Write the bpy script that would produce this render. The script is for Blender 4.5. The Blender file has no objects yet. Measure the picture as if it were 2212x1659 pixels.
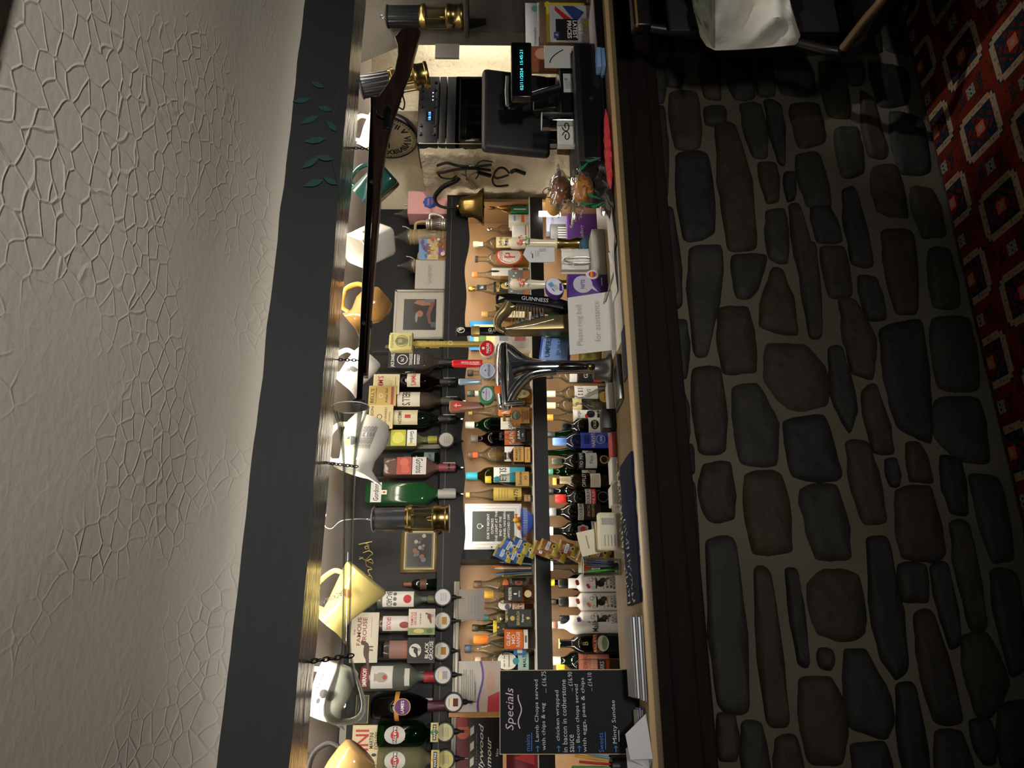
import bpy, bmesh, math, random
from math import sin, cos, pi, radians, sqrt, atan2
from mathutils import Vector, Matrix, noise
random.seed(7)
SC = bpy.context.scene
COL = SC.collection
# ------------------------------------------------------------------ camera (phone held sideways: picture up = right of the bar)
F, TH, PIT, E = 1600.0, radians(19.7), radians(1.04), 1.5
FW = Vector((sin(TH)*cos(PIT), cos(TH)*cos(PIT), -sin(PIT)))
RT = Vector((cos(TH), -sin(TH), 0))
UP = RT.cross(FW)
cd = bpy.data.cameras.new('camera'); cam = bpy.data.objects.new('camera', cd); COL.objects.link(cam)
cd.sensor_fit = 'HORIZONTAL'; cd.sensor_width = 36; cd.lens = F/2212*36; cd.clip_start = .02
xa, ya, za = -UP, RT, -FW
cam.matrix_world = Matrix(((xa.x, ya.x, za.x, 0), (xa.y, ya.y, za.y, 0), (xa.z, ya.z, za.z, E), (0, 0, 0, 1)))
SC.camera = cam
def at(px, py, Y):
    d = FW + RT*((829.5-py)/F) + UP*((1106-px)/F)
    t = Y/d.y
    return Vector((d.x*t, Y, E+d.z*t))
def atz(px, py, Z):
    d = FW + RT*((829.5-py)/F) + UP*((1106-px)/F)
    t = (Z-E)/d.z
    return Vector((d.x*t, d.y*t, Z))
# ------------------------------------------------------------------ world, lights, exposure
w = bpy.data.worlds.new('world'); SC.world = w; w.use_nodes = True
bg = w.node_tree.nodes['Background']; bg.inputs[0].default_value = (.75, .85, 1, 1); bg.inputs[1].default_value = .02
vs = SC.view_settings
vs.view_transform = 'Standard'; vs.look = 'None'; vs.exposure = 0; vs.gamma = 1; vs.use_curve_mapping = False
SC.cycles.use_denoising = True
SC.cycles.max_bounces = 10; SC.cycles.transparent_max_bounces = 40; SC.cycles.transmission_bounces = 10
SC.cycles.sample_clamp_indirect = 4
def area(name, loc, target, sx, sy, power, col, spread=180):
    l = bpy.data.lights.new(name, 'AREA'); l.shape = 'RECTANGLE'; l.size = sx; l.size_y = sy; l.energy = power; l.color = col
    l.spread = radians(spread)
    o = bpy.data.objects.new(name, l); COL.objects.link(o); o.location = loc
    o.rotation_euler = (Vector(target)-Vector(loc)).to_track_quat('-Z', 'Y').to_euler()
    return o
area('ceiling_fill', (.5, -2.6, .7), (.75, 2.0, 2.28), .6, .3, 15, (1, .95, .88), 58)  # added fill, unseen, brightens the ceiling and spares the stone wall
area('room_fill', (-.8, -2.7, 1.6), (.8, 2.0, .6), 1.2, .9, 1.7, (.95, .98, 1))  # soft fill added behind the camera for the room's ambient light
sl = bpy.data.lights.new('patch_spot', 'SPOT'); sl.energy = 80; sl.spot_size = radians(19); sl.spot_blend = .8; sl.shadow_soft_size = .03; sl.color = (1, .97, .92)  # unseen spot added for the daylight patch on rug and cloth
so = bpy.data.objects.new('patch_spot', sl); COL.objects.link(so); so.location = (2.25, .25, 2.15)
so.rotation_euler = (Vector((1.88, 1.64, .46))-Vector(so.location)).to_track_quat('-Z', 'Y').to_euler()
# ------------------------------------------------------------------ materials
def lin(c):
    if isinstance(c, str):
        c = [int(c[i:i+2], 16)/255 for i in (0, 2, 4)]
    return tuple((x/12.92 if x <= .04045 else ((x+.055)/1.055)**2.4) for x in c) + (1,)
MC = {}
def mat(hexc, rough=.5, metal=0, name=None, spec=.5, bump=None, emit=0, coat=0, var=None, sheen=0):
    key = (hexc, rough, metal, spec, str(bump), emit, coat, str(var))
    if key in MC: return MC[key]
    m = bpy.data.materials.new(name or ('paint_'+hexc)); m.use_nodes = True
    n = m.node_tree.nodes; L = m.node_tree.links; b = n['Principled BSDF']
    c = lin(hexc)
    b.inputs['Base Color'].default_value = c; b.inputs['Roughness'].default_value = rough; b.inputs['Metallic'].default_value = metal
    b.inputs['Specular IOR Level'].default_value = spec
    if coat: b.inputs['Coat Weight'].default_value = coat; b.inputs['Coat Roughness'].default_value = .08
    if emit: b.inputs['Emission Color'].default_value = c; b.inputs['Emission Strength'].default_value = emit
    if bump or var:
        tc = n.new('ShaderNodeTexCoord'); mp = n.new('ShaderNodeMapping'); L.new(tc.outputs['Object'], mp.inputs[0])
        if bump:
            sc, st, str_ = bump
            mp.inputs['Scale'].default_value = st
            no = n.new('ShaderNodeTexNoise'); no.inputs['Scale'].default_value = sc; no.inputs['Detail'].default_value = 5
            L.new(mp.outputs[0], no.inputs[0])
            bp = n.new('ShaderNodeBump'); bp.inputs['Strength'].default_value = str_; bp.inputs['Distance'].default_value = .01
            L.new(no.outputs[0], bp.inputs['Height']); L.new(bp.outputs[0], b.inputs['Normal'])
        if var:
            c2, sc, st = var
            mp2 = n.new('ShaderNodeMapping'); L.new(tc.outputs['Object'], mp2.inputs[0]); mp2.inputs['Scale'].default_value = st
            no2 = n.new('ShaderNodeTexNoise'); no2.inputs['Scale'].default_value = sc; no2.inputs['Detail'].default_value = 6
            L.new(mp2.outputs[0], no2.inputs[0])
            rp = n.new('ShaderNodeValToRGB'); rp.color_ramp.elements[0].position = .35; rp.color_ramp.elements[1].position = .66
            rp.color_ramp.elements[0].color = c; rp.color_ramp.elements[1].color = lin(c2)
            L.new(no2.outputs[0], rp.inputs[0]); L.new(rp.outputs[0], b.inputs['Base Color'])
    MC[key] = m
    return m
def glass(hexc, name=None, ior=1.45, rough=.02, edge=.7, rim_light=.35, inner_light=0):
    """thin clear glass: tinted see-through with a fresnel shine"""
    key = ('g', hexc, ior, rough, edge, rim_light, inner_light)
    if key in MC: return MC[key]
    m = bpy.data.materials.new(name or 'glass_'+hexc); m.use_nodes = True
    n = m.node_tree.nodes; L = m.node_tree.links; n.remove(n['Principled BSDF']); out = n['Material Output']
    t = n.new('ShaderNodeBsdfTransparent'); lw = n.new('ShaderNodeLayerWeight'); lw.inputs[0].default_value = .35
    mx = n.new('ShaderNodeMix'); mx.data_type = 'RGBA'; c = lin(hexc)
    mx.inputs[6].default_value = c; mx.inputs[7].default_value = tuple(x*edge for x in c[:3])+(1,)
    L.new(lw.outputs['Facing'], mx.inputs[0]); L.new(mx.outputs[2], t.inputs[0])
    g = n.new('ShaderNodeBsdfGlossy'); g.inputs['Roughness'].default_value = rough
    fr = n.new('ShaderNodeFresnel'); fr.inputs[0].default_value = ior
    mu = n.new('ShaderNodeMath'); mu.operation = 'MULTIPLY'; mu.inputs[1].default_value = .6; L.new(fr.outputs[0], mu.inputs[0])
    mi = n.new('ShaderNodeMixShader'); L.new(mu.outputs[0], mi.inputs[0]); L.new(t.outputs[0], mi.inputs[1]); L.new(g.outputs[0], mi.inputs[2])
    if rim_light:  # pale diffuse part stands in for light refracted at rims and inside drinks
        tl = n.new('ShaderNodeBsdfTranslucent'); df = n.new('ShaderNodeBsdfDiffuse'); ad = n.new('ShaderNodeMixShader'); ad.inputs[0].default_value = .5
        hc = tuple(.35+.65*x for x in c[:3])+(1,); tl.inputs[0].default_value = hc; df.inputs[0].default_value = hc
        L.new(tl.outputs[0], ad.inputs[1]); L.new(df.outputs[0], ad.inputs[2])
        pw = n.new('ShaderNodeMath'); pw.operation = 'POWER'; pw.inputs[1].default_value = 3; L.new(lw.outputs['Facing'], pw.inputs[0])
        m3 = n.new('ShaderNodeMath'); m3.operation = 'MULTIPLY'; m3.operation = 'MULTIPLY_ADD'; m3.inputs[1].default_value = rim_light; m3.inputs[2].default_value = inner_light; L.new(pw.outputs[0], m3.inputs[0])
        mh = n.new('ShaderNodeMixShader'); L.new(m3.outputs[0], mh.inputs[0]); L.new(mi.outputs[0], mh.inputs[1]); L.new(ad.outputs[0], mh.inputs[2]); mi = mh
    L.new(mi.outputs[0], out.inputs[0]); MC[key] = m
    return m
def wood(c1, c2, scale, stretch, rough=.45, bump=.15, name='wood', spec=.5):
    key = ('w', c1, c2, scale, stretch, rough)
    if key in MC: return MC[key]
    m = mat(c1, rough, 0, name+'_'+c1, spec, (scale*2, stretch, bump), 0, 0, (c2, scale, stretch)); MC[key] = m
    return m
# ------------------------------------------------------------------ mesh builder
class MB:
    def __init__(s): s.v = []; s.f = []; s.fm = []; s.fs = []; s.mats = []; s.M = None
    def add(s, vs, fs, m, M=None, smooth=False):
        if m not in s.mats: s.mats.append(m)
        k = s.mats.index(m); b = len(s.v)
        M = M if M is not None else s.M
        if M is not None: vs = [M @ Vector(v) for v in vs]
        s.v += [tuple(v) for v in vs]
        for f in fs: s.f.append(tuple(i+b for i in f)); s.fm.append(k); s.fs.append(smooth)
        return s
    def box(s, x0, x1, y0, y1, z0, z1, m, M=None, bev=0, seg=2):
        if bev:
            bm = bmesh.new(); bmesh.ops.create_cube(bm, size=1)
            for v in bm.verts: v.co = Vector(((x0+x1)/2+v.co.x*(x1-x0), (y0+y1)/2+v.co.y*(y1-y0), (z0+z1)/2+v.co.z*(z1-z0)))
            bmesh.ops.bevel(bm, geom=bm.edges[:], offset=bev, segments=seg, affect='EDGES', profile=.5)
            bm.verts.index_update()
            s.add([v.co.copy() for v in bm.verts], [[v.index for v in f.verts] for f in bm.faces], m, M, seg > 1); bm.free()
            return s
        vs = [(x, y, z) for x in (x0, x1) for y in (y0, y1) for z in (z0, z1)]
        return s.add(vs, [(0, 1, 3, 2), (4, 6, 7, 5), (0, 4, 5, 1), (2, 3, 7, 6), (0, 2, 6, 4), (1, 5, 7, 3)], m, M)
    def lathe(s, prof, m, M=None, seg=20, sx=1, sy=1, sq=0, smooth=True, off=(0, 0)):
        vs = []; fs = []; n = len(prof)
        for r, z in prof:
            for k in range(seg):
                a = 2*pi*(k+.5)/seg; c, q = cos(a), sin(a)
                t = 1 if not sq else 1/(abs(c)**sq+abs(q)**sq)**(1/sq)
                vs.append((off[0]+r*t*c*sx, off[1]+r*t*q*sy, z))
        for i in range(n-1):
            for k in range(seg):
                k2 = (k+1) % seg
                fs.append((i*seg+k, i*seg+k2, (i+1)*seg+k2, (i+1)*seg+k))
        if prof[0][0] > 1e-5: fs.append(tuple(range(seg-1, -1, -1)))
        if prof[-1][0] > 1e-5 and prof[-1] != prof[0]: fs.append(tuple((n-1)*seg+k for k in range(seg)))
        return s.add(vs, fs, m, M, smooth)
    def shell(s, prof, m, M=None, **k):   # open profile, no caps
        seg = k.get('seg', 20); b = len(s.f)
        s.lathe(prof, m, M, **k)
        # drop caps
        caps = [i for i in range(b, len(s.f)) if len(s.f[i]) == seg]
        for i in reversed(caps): del s.f[i]; del s.fm[i]; del s.fs[i]
        return s
    def tube(s, pts, r, m, M=None, seg=8, closed=False, smooth=True, flat=1):
        pts = [Vector(p) for p in pts]; n = len(pts); vs = []; fs = []
        rr = r if isinstance(r, (list, tuple)) else [r]*n
        t0 = (pts[1]-pts[0]).normalized()
        nrm = t0.orthogonal().normalized()
        for i, p in enumerate(pts):
            if closed: t = (pts[(i+1) % n]-pts[i-1]).normalized()
            else: t = (pts[min(i+1, n-1)]-pts[max(i-1, 0)]).normalized()
            nrm = (nrm-t*nrm.dot(t))
            if nrm.length < 1e-6: nrm = t.orthogonal()
            nrm.normalize(); bn = t.cross(nrm)
            for k in range(seg):
                a = 2*pi*k/seg
                vs.append(p+nrm*cos(a)*rr[i]+bn*sin(a)*rr[i]*flat)
        for i in range(n if closed else n-1):
            i2 = (i+1) % n
            for k in range(seg):
                k2 = (k+1) % seg
                fs.append((i*seg+k, i*seg+k2, i2*seg+k2, i2*seg+k))
        if not closed:
            fs.append(tuple(range(seg-1, -1, -1))); fs.append(tuple((n-1)*seg+k for k in range(seg)))
        return s.add(vs, fs, m, M, smooth)
    def prism(s, poly, y0, y1, m, M=None, smooth=False):   # polygon in x-z pushed along y
        n = len(poly)
        vs = [(x, y0, z) for x, z in poly]+[(x, y1, z) for x, z in poly]
        fs = [tuple(range(n)), tuple(range(2*n-1, n-1, -1))]+[(i, i+n, (i+1) % n+n, (i+1) % n) for i in range(n)]
        return s.add(vs, fs, m, M, smooth)
    def ball(s, c, r, m, M=None, seg=14, sx=1, sy=1, sz=1):
        k = seg//2
        vs = [Vector(c)+Vector((r*sx*sin(pi*i/k)*cos(2*pi*j/seg), r*sy*sin(pi*i/k)*sin(2*pi*j/seg), r*sz*cos(pi*i/k))) for i in range(k+1) for j in range(seg)]
        fs = [(i*seg+j, (i+1)*seg+j, (i+1)*seg+(j+1) % seg, i*seg+(j+1) % seg) for i in range(k) for j in range(seg)]
        return s.add(vs, fs, m, M, True)
    def grid(s, fn, nu, nv, m, M=None, smooth=True):
        vs = [fn(i/nu, j/nv) for i in range(nu+1) for j in range(nv+1)]
        fs = [(i*(nv+1)+j, (i+1)*(nv+1)+j, (i+1)*(nv+1)+j+1, i*(nv+1)+j+1) for i in range(nu) for j in range(nv)]
        return s.add(vs, fs, m, M, smooth)
    def build(s, name, parent=None, loc=None, rot=None):
        me = bpy.data.meshes.new(name); me.from_pydata(s.v, [], s.f)
        for m in s.mats: me.materials.append(m)
        me.polygons.foreach_set('material_index', s.fm); me.polygons.foreach_set('use_smooth', s.fs)
        me.validate(); me.update()
        if any(s.fs): me.set_sharp_from_angle(angle=radians(50))
        o = bpy.data.objects.new(name, me); COL.objects.link(o)
        if parent: o.parent = parent
        if loc is not None: o.location = loc
        if rot is not None: o.rotation_euler = rot
        return o
def thing(name, label, cat, loc=(0, 0, 0), rot=(0, 0, 0), group=None):
    o = bpy.data.objects.new(name, None); COL.objects.link(o); o.location = loc; o.rotation_euler = rot
    o.empty_display_size = .02
    return tag(o, label, cat, group)
def tag(o, label, cat, group=None):
    o['label'] = label; o['category'] = cat
    if group: o['group'] = group
    return o
def struct(o): o['kind'] = 'structure'; return o
def arc(cx, cz, r, a0, a1, n, y=0, sx=1, sz=1):
    return [Vector((cx+r*sx*cos(radians(a0+(a1-a0)*i/n)), y, cz+r*sz*sin(radians(a0+(a1-a0)*i/n)))) for i in range(n+1)]
def spline(pts, n=6):
    P = [Vector(p) for p in pts]; P = [2*P[0]-P[1]]+P+[2*P[-1]-P[-2]]; out = []
    for i in range(1, len(P)-2):
        for k in range(n):
            t = k/n; a, b, c, d = P[i-1], P[i], P[i+1], P[i+2]
            out.append(.5*((2*b)+(c-a)*t+(2*a-5*b+4*c-d)*t*t+(3*b-a-3*c+d)*t**3))
    return out+[P[-2]]
# ------------------------------------------------------------------ lettering
TC = {}
def glyphs(txt, bold=0, shear=0):
    k = (txt, bold, shear)
    if k not in TC:
        c = bpy.data.curves.new('t', 'FONT'); c.body = txt; c.align_x = 'CENTER'; c.resolution_u = 2; c.fill_mode = 'FRONT'
        c.offset = bold; c.shear = shear
        o = bpy.data.objects.new('t', c); me = bpy.data.meshes.new_from_object(o)
        vs = [(v.co.x, v.co.y) for v in me.vertices]; fs = [tuple(p.vertices) for p in me.polygons]
        bpy.data.objects.remove(o); bpy.data.curves.remove(c); bpy.data.meshes.remove(me)
        xs = [v[0] for v in vs] or [0, 1]; ys = [v[1] for v in vs] or [0, 1]
        cx, cy, h = (min(xs)+max(xs))/2, (min(ys)+max(ys))/2, max(ys)-min(ys) or 1
        TC[k] = ([((x-cx)/h, (y-cy)/h) for x, y in vs], fs, (max(xs)-min(xs))/h)
    return TC[k]
def flat(y=0):
    return lambda x, z, o: (x, y-o, z)
def cyl(r, off=0):
    return lambda x, z, o: ((r+o)*sin(x/r), off-(r+o)*cos(x/r), z)
class Ink:
    """flat shapes and lettering laid on a surface S(x, z, lift)"""
    def __init__(s, mb, S, M=None, lift=.0004): s.mb, s.S, s.M, s.k, s.d = mb, S, M, 1, lift
    def up(s): s.k += 1; return s.k*s.d
    def rect(s, x, z, w, h, m, n=None, rot=0):
        o = s.up(); n = n or (8 if w > .012 else 3); c, q = cos(rot), sin(rot)
        def fn(i, j):
            a, b = w*(i-.5), h*(j-.5); return s.S(x+a*c-b*q, z+a*q+b*c, o)
        s.mb.grid(fn, n, 1, m, s.M, True); return s
    def poly(s, pts, m):
        o = s.up(); s.mb.add([s.S(x, z, o) for x, z in pts], [tuple(range(len(pts)))], m, s.M); return s
    def disc(s, x, z, r, m, rz=None, n=20):
        rz = rz or r; o = s.up(); vs = [s.S(x, z, o)]
        for q in (.35, .7, 1): vs += [s.S(x+q*r*cos(2*pi*i/n), z+q*rz*sin(2*pi*i/n), o) for i in range(n)]
        fs = [(0, 1+i, 1+(i+1) % n) for i in range(n)]
        for k in (0, 1): fs += [(1+k*n+i, 1+k*n+n+i, 1+k*n+n+(i+1) % n, 1+k*n+(i+1) % n) for i in range(n)]
        s.mb.add(vs, fs, m, s.M); return s
    def ring(s, x, z, r, t, m, rz=None, n=24, a0=0, a1=360):
        o = s.up(); rz = rz or r; vs = []
        full = a1-a0 >= 360; k = n if full else n+1
        for i in range(k):
            a = radians(a0+(a1-a0)*i/n)
            vs += [s.S(x+r*cos(a), z+rz*sin(a), o), s.S(x+(r-t)*cos(a), z+(rz-t)*sin(a), o)]
        fs = [(2*i, 2*i+1, (2*i+3) % (2*k), (2*i+2) % (2*k)) for i in range(k if full else n)]
        s.mb.add(vs, fs, m, s.M); return s
    def line(s, pts, t, m):
        o = s.up(); vs = []; n = len(pts)
        for i, p in enumerate(pts):
            a = pts[max(i-1, 0)]; b = pts[min(i+1, n-1)]; dx, dz = b[0]-a[0], b[1]-a[1]; l = sqrt(dx*dx+dz*dz) or 1
            nx, nz = -dz/l*t/2, dx/l*t/2
            vs += [s.S(p[0]+nx, p[1]+nz, o), s.S(p[0]-nx, p[1]-nz, o)]
        s.mb.add(vs, [(2*i, 2*i+1, 2*i+3, 2*i+2) for i in range(n-1)], m, s.M); return s
    def text(s, t, x, z, h, m, w=None, bold=0, shear=0, rot=0, bend=0):
        vs, fs, wd = glyphs(t, bold, shear); o = s.up(); k = h
        kx = w/wd if w else h; c, q = cos(rot), sin(rot)
        out = []
        for a, b in vs:
            a *= kx; b *= k
            if bend: b -= bend*a*a
            out.append(s.S(x+a*c-b*q, z+a*q+b*c, o))
        s.mb.add(out, fs, m, s.M); return s
W = mat('f2efe6', .6, name='white_paper'); K = mat('0b0b0d', .5, name='black_ink')
BLK = mat('16171a', .45, name='black_plastic'); GOLD = mat('b8923f', .28, 1, 'gold_foil'); CHR = mat('e6e6e6', .13, 1, 'chrome')
BRASS = mat('9c8752', .27, 1, 'brass'); STEEL = mat('8d8f90', .3, 1, 'steel'); IRON = mat('2a2a2b', .5, .7, 'iron')
CREAM = mat('e9dcb4', .6, name='cream_paper'); RED = mat('b51f24', .5, name='red_ink'); DGRN = mat('1d3a2b', .5); BLUE = mat('2350a8', .5)
GREY = mat('8f8d88', .6); ORNG = mat('d9661f', .5); TAN = mat('c79a55', .5); PURP = mat('5a2a82', .5); DBL = mat('16233f', .6)
# ================================================================== the setting
def plaster(name, hexc, scale, strength, rough=.85, cracks=True, hex2=None):
    m = mat(hexc, rough, 0, name, .2, None, 0, 0, (hex2, 1.3, (1, 1, 1)) if hex2 else None); m = m.copy(); m.name = name
    n = m.node_tree.nodes; L = m.node_tree.links; b = n['Principled BSDF']
    tc = n.new('ShaderNodeTexCoord')
    no = n.new('ShaderNodeTexNoise'); no.inputs['Scale'].default_value = scale*2.2; no.inputs['Detail'].default_value = 4
    L.new(tc.outputs['Object'], no.inputs[0])
    bp = n.new('ShaderNodeBump'); bp.inputs['Strength'].default_value = strength*.4; bp.inputs['Distance'].default_value = .01
    L.new(no.outputs[0], bp.inputs['Height'])
    last = bp
    if cracks:
        wob = n.new('ShaderNodeVectorMath'); wob.operation = 'ADD'
        no3 = n.new('ShaderNodeTexNoise'); no3.inputs['Scale'].default_value = 9
        L.new(tc.outputs['Object'], no3.inputs[0])
        sc3 = n.new('ShaderNodeVectorMath'); sc3.operation = 'SCALE'; sc3.inputs[3].default_value = .035
        L.new(no3.outputs['Color'], sc3.inputs[0]); L.new(tc.outputs['Object'], wob.inputs[0]); L.new(sc3.outputs[0], wob.inputs[1])
        v = n.new('ShaderNodeTexVoronoi'); v.feature = 'DISTANCE_TO_EDGE'; v.inputs['Scale'].default_value = scale
        L.new(wob.outputs[0], v.inputs['Vector'])
        mr = n.new('ShaderNodeMapRange'); mr.inputs[1].default_value = 0; mr.inputs[2].default_value = .07; mr.inputs[3].default_value = 1; mr.inputs[4].default_value = 0
        L.new(v.outputs['Distance'], mr.inputs[0])
        n2 = n.new('ShaderNodeTexNoise'); n2.inputs['Scale'].default_value = 2.1; n2.inputs['Detail'].default_value = 2; L.new(tc.outputs['Object'], n2.inputs[0])
        m2 = n.new('ShaderNodeMapRange'); m2.inputs[1].default_value = .44; m2.inputs[2].default_value = .58; m2.inputs[3].default_value = .06; m2.inputs[4].default_value = 1
        L.new(n2.outputs[0], m2.inputs[0])
        mu = n.new('ShaderNodeMath'); mu.operation = 'MULTIPLY'; L.new(mr.outputs[0], mu.inputs[0]); L.new(m2.outputs[0], mu.inputs[1])
        b2 = n.new('ShaderNodeBump'); b2.inputs['Strength'].default_value = strength; b2.inputs['Distance'].default_value = .006
        L.new(mu.outputs[0], b2.inputs['Height']); L.new(bp.outputs[0], b2.inputs['Normal']); last = b2
    L.new(last.outputs[0], b.inputs['Normal'])
    return m
CZ = 2.275
pl = plaster('ceiling_plaster', 'c9c3b6', 19, .38, hex2='bdb6a8')
mb = MB()
prof = [(-2.8, CZ), (.5, CZ), (1.0, CZ), (1.4, CZ), (1.75, CZ-.002), (1.85, CZ-.012), (1.93, CZ-.03), (1.985, CZ-.05), (2.02, CZ-.07), (2.03, CZ-.088)]
XS = [-2.5+6.5*i/80 for i in range(81)]
vs_ = []; fs_ = []
for i, (y, z) in enumerate(prof):
    for x in XS: vs_.append((x, y+(0 if i else 0), z+(.004*noise.noise(Vector((x*6, y*3, 0))) if i > 3 else 0)))
nx = len(XS)
for i in range(len(prof)-1):
    for k in range(nx-1): fs_.append((i*nx+k, i*nx+k+1, (i+1)*nx+k+1, (i+1)*nx+k))
mb.add(vs_, fs_, pl, None, True)
struct(mb.build('ceiling'))
bamboo = plaster('ceiling_paper', 'efe2d6', 60, .3, .8, False)
mb = MB(); mb.box(-2.5, 4, 2.2, 3.6, 2.125, 2.14, bamboo); struct(mb.build('ceiling_bar'))
mb = MB(); mb.box(-2.5, 4, -2.9, 4.2, -.05, 0, wood('221a15', '2e241c', 4, (1, 9, 1), .5)); struct(mb.build('floor'))
# dark beam over the bar front, painted face and varnished underside
def beam(name, x0, x1, y0, y1, z0, z1, mf, mu, n=120, amp=.006):
    mb = MB(); vs = []; q = [(y0, z1), (y0, (z0+z1)/2), (y0, z0), ((y0+y1)/2, z0), (y1, z0), (y1, (z0+z1)/2), (y1, z1)]
    for i in range(n+1):
        x = x0+(x1-x0)*i/n
        for j, (y, z) in enumerate(q):
            a = amp*noise.noise(Vector((x*5, j*3.1, 2)))
            vs.append((x, y+a*.6, z+(a if z < z1 else 0)))
    f1 = []; f2 = []
    for i in range(n):
        for j in range(6):
            (f2 if j in (2, 3) else f1).append((i*7+j, i*7+j+1, (i+1)*7+j+1, (i+1)*7+j))
    mb.add(vs, f1, mf, None, False); b = len(mb.v)
    mb.add(vs, f2, mu, None, True)
    return struct(mb.build(name))
bf = mat('282b2d', .6, 0, 'beam_paint', .4, (30, (.3, 1, 1), .12))
bu = wood('3b3937', '5d5a57', 26, (.22, 1, 1), .2, .5, 'beam_varnish')
beam('ceiling_beam', -1.5, 3.4, 2.03, 2.2, 2.01, 2.2, bf, bu)
beam('ceiling_beam', -2.4, 3.6, .64, .84, 2.235, 2.3, bf, bf)
# flat teal leaf shapes on the beam face near the right end
mb = MB(); teal = mat('2b4847', .45, 0, 'leaf_teal', .4)
ik = Ink(mb, flat(2.026), lift=.0003)
def leaf(x, z, l, a):
    c, q = cos(a), sin(a); p = [(0, 0), (.3, .16), (.6, .17), (1, 0), (.6, -.17), (.3, -.16)]
    ik.poly([(x+l*(u*c-v*q), z+l*(u*q+v*c)) for u, v in p], teal)
for (px, py, l, a) in ((672, 214, .055, 100), (700, 190, .05, 60), (690, 250, .06, 120), (718, 240, .05, 70), (705, 300, .065, 100), (728, 285, .05, 40), (690, 340, .06, 130), (722, 345, .055, 80), (700, 390, .06, 110), (730, 400, .05, 60)):
    p = at(px, py, 2.026); leaf(p.x, p.z, l*1.15, radians(a))
for a, b in (((735, 190), (708, 300)), ((708, 300), (735, 420))):
    ik.line([(at(*a, 2.026).x, at(*a, 2.026).z), (at(*b, 2.026).x, at(*b, 2.026).z)], .0018, teal)
o = mb.build('trim_1'); struct(o)
# cream plastered walls at the right of the bar
cw = plaster('cream_plaster', 'd8cdb2', 24, 2.2, .8, False, 'cdc0a2')
plan = [(2.13, 3.6), (2.16, 3.44), (2.3, 3.39), (2.44, 3.34), (2.46, 3.27), (2.475, 2.96), (2.72, 2.92), (2.98, 2.78)]
mb = MB(); vs_ = []; fs_ = []; NZ = 70
fine = []
for (x0, y0), (x1, y1) in zip(plan, plan[1:]):
    for k in range(14): fine.append((x0+(x1-x0)*k/14, y0+(y1-y0)*k/14))
for (x, y) in fine:
    for j in range(NZ+1):
        z = .9+1.25*j/NZ
        a = .009*noise.noise(Vector((x*22, y*22, z*13)))+.016*noise.noise(Vector((x*6, y*6, z*4)))
        vs_.append((x-a, y-a*.7, z))
for i in range(len(fine)-1):
    for j in range(NZ): k = i*(NZ+1)+j; fs_.append((k, k+1, k+NZ+2, k+NZ+1))
mb.add(vs_, fs_, cw, None, True); struct(mb.build('wall_right'))
XC, XE = at(1000, 336, 2.8).x, at(1000, 311, 2.74).x
mb = MB()
def blockfn(i, j):
    z = .97+(at(906, 325, 2.78).z-.97)*j; a = .012*noise.noise(Vector((i*9, z*17, 3)))+.01*noise.noise(Vector((i*30, z*40, 8)))
    if i < .55: return (XC-a, 3.5-(3.5-2.8)*i/.55, z)
    if i < .72: u = (i-.55)/.17; return (XC+(.05)*u-a*.5, 2.8-.05*u-a*.5, z)
    u = (i-.72)/.28; return (XC+.05+(XE-XC-.05)*u, 2.75-.01*u-a*(1-u), z)
mb.grid(blockfn, 70, 60, cw); zt_ = at(906, 325, 2.78).z
mb.add([(XC, 3.5, zt_), (XC, 2.8, zt_), (XE, 2.75, zt_), (XE, 3.5, zt_)], [(0, 1, 2, 3)], cw)
struct(mb.build('wall_alcove'))
mb = MB(); mb.box(-2.5, 2.6, 3.55, 3.6, 0, 2.14, mat('1b1a19', .7)); struct(mb.build('wall_back'))
# dark rough pillar at the right end
pm = plaster('pillar_render', '4b4740', 16, .8, .75, False, '3c3934')
x0 = at(900, 97, 2.5).x; PX0 = x0
mb = MB(); vs_ = []; fs_ = []; n = 40
q = [(x0+.27, 2.72), (x0+.16, 2.64), (x0, 2.5), (x0+.03, 2.46), (x0+.3, 2.45), (x0+.7, 2.45), (x0+.7, 2.72)]
for i in range(n+1):
    z = 1.12+1.01*i/n
    for j, (x, y) in enumerate(q):
        a = .014*noise.noise(Vector((j*2.3, z*9, 1))); e = max(0, (z-1.9))*.55 if j < 3 else 0
        vs_.append((x+a-e, y+a, z))
for i in range(n):
    for j in range(6): fs_.append((i*7+j, i*7+j+1, i*7+j+8, i*7+j+7))
mb.add(vs_, fs_, pm, None, True); struct(mb.build('wall_pillar'))
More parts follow.
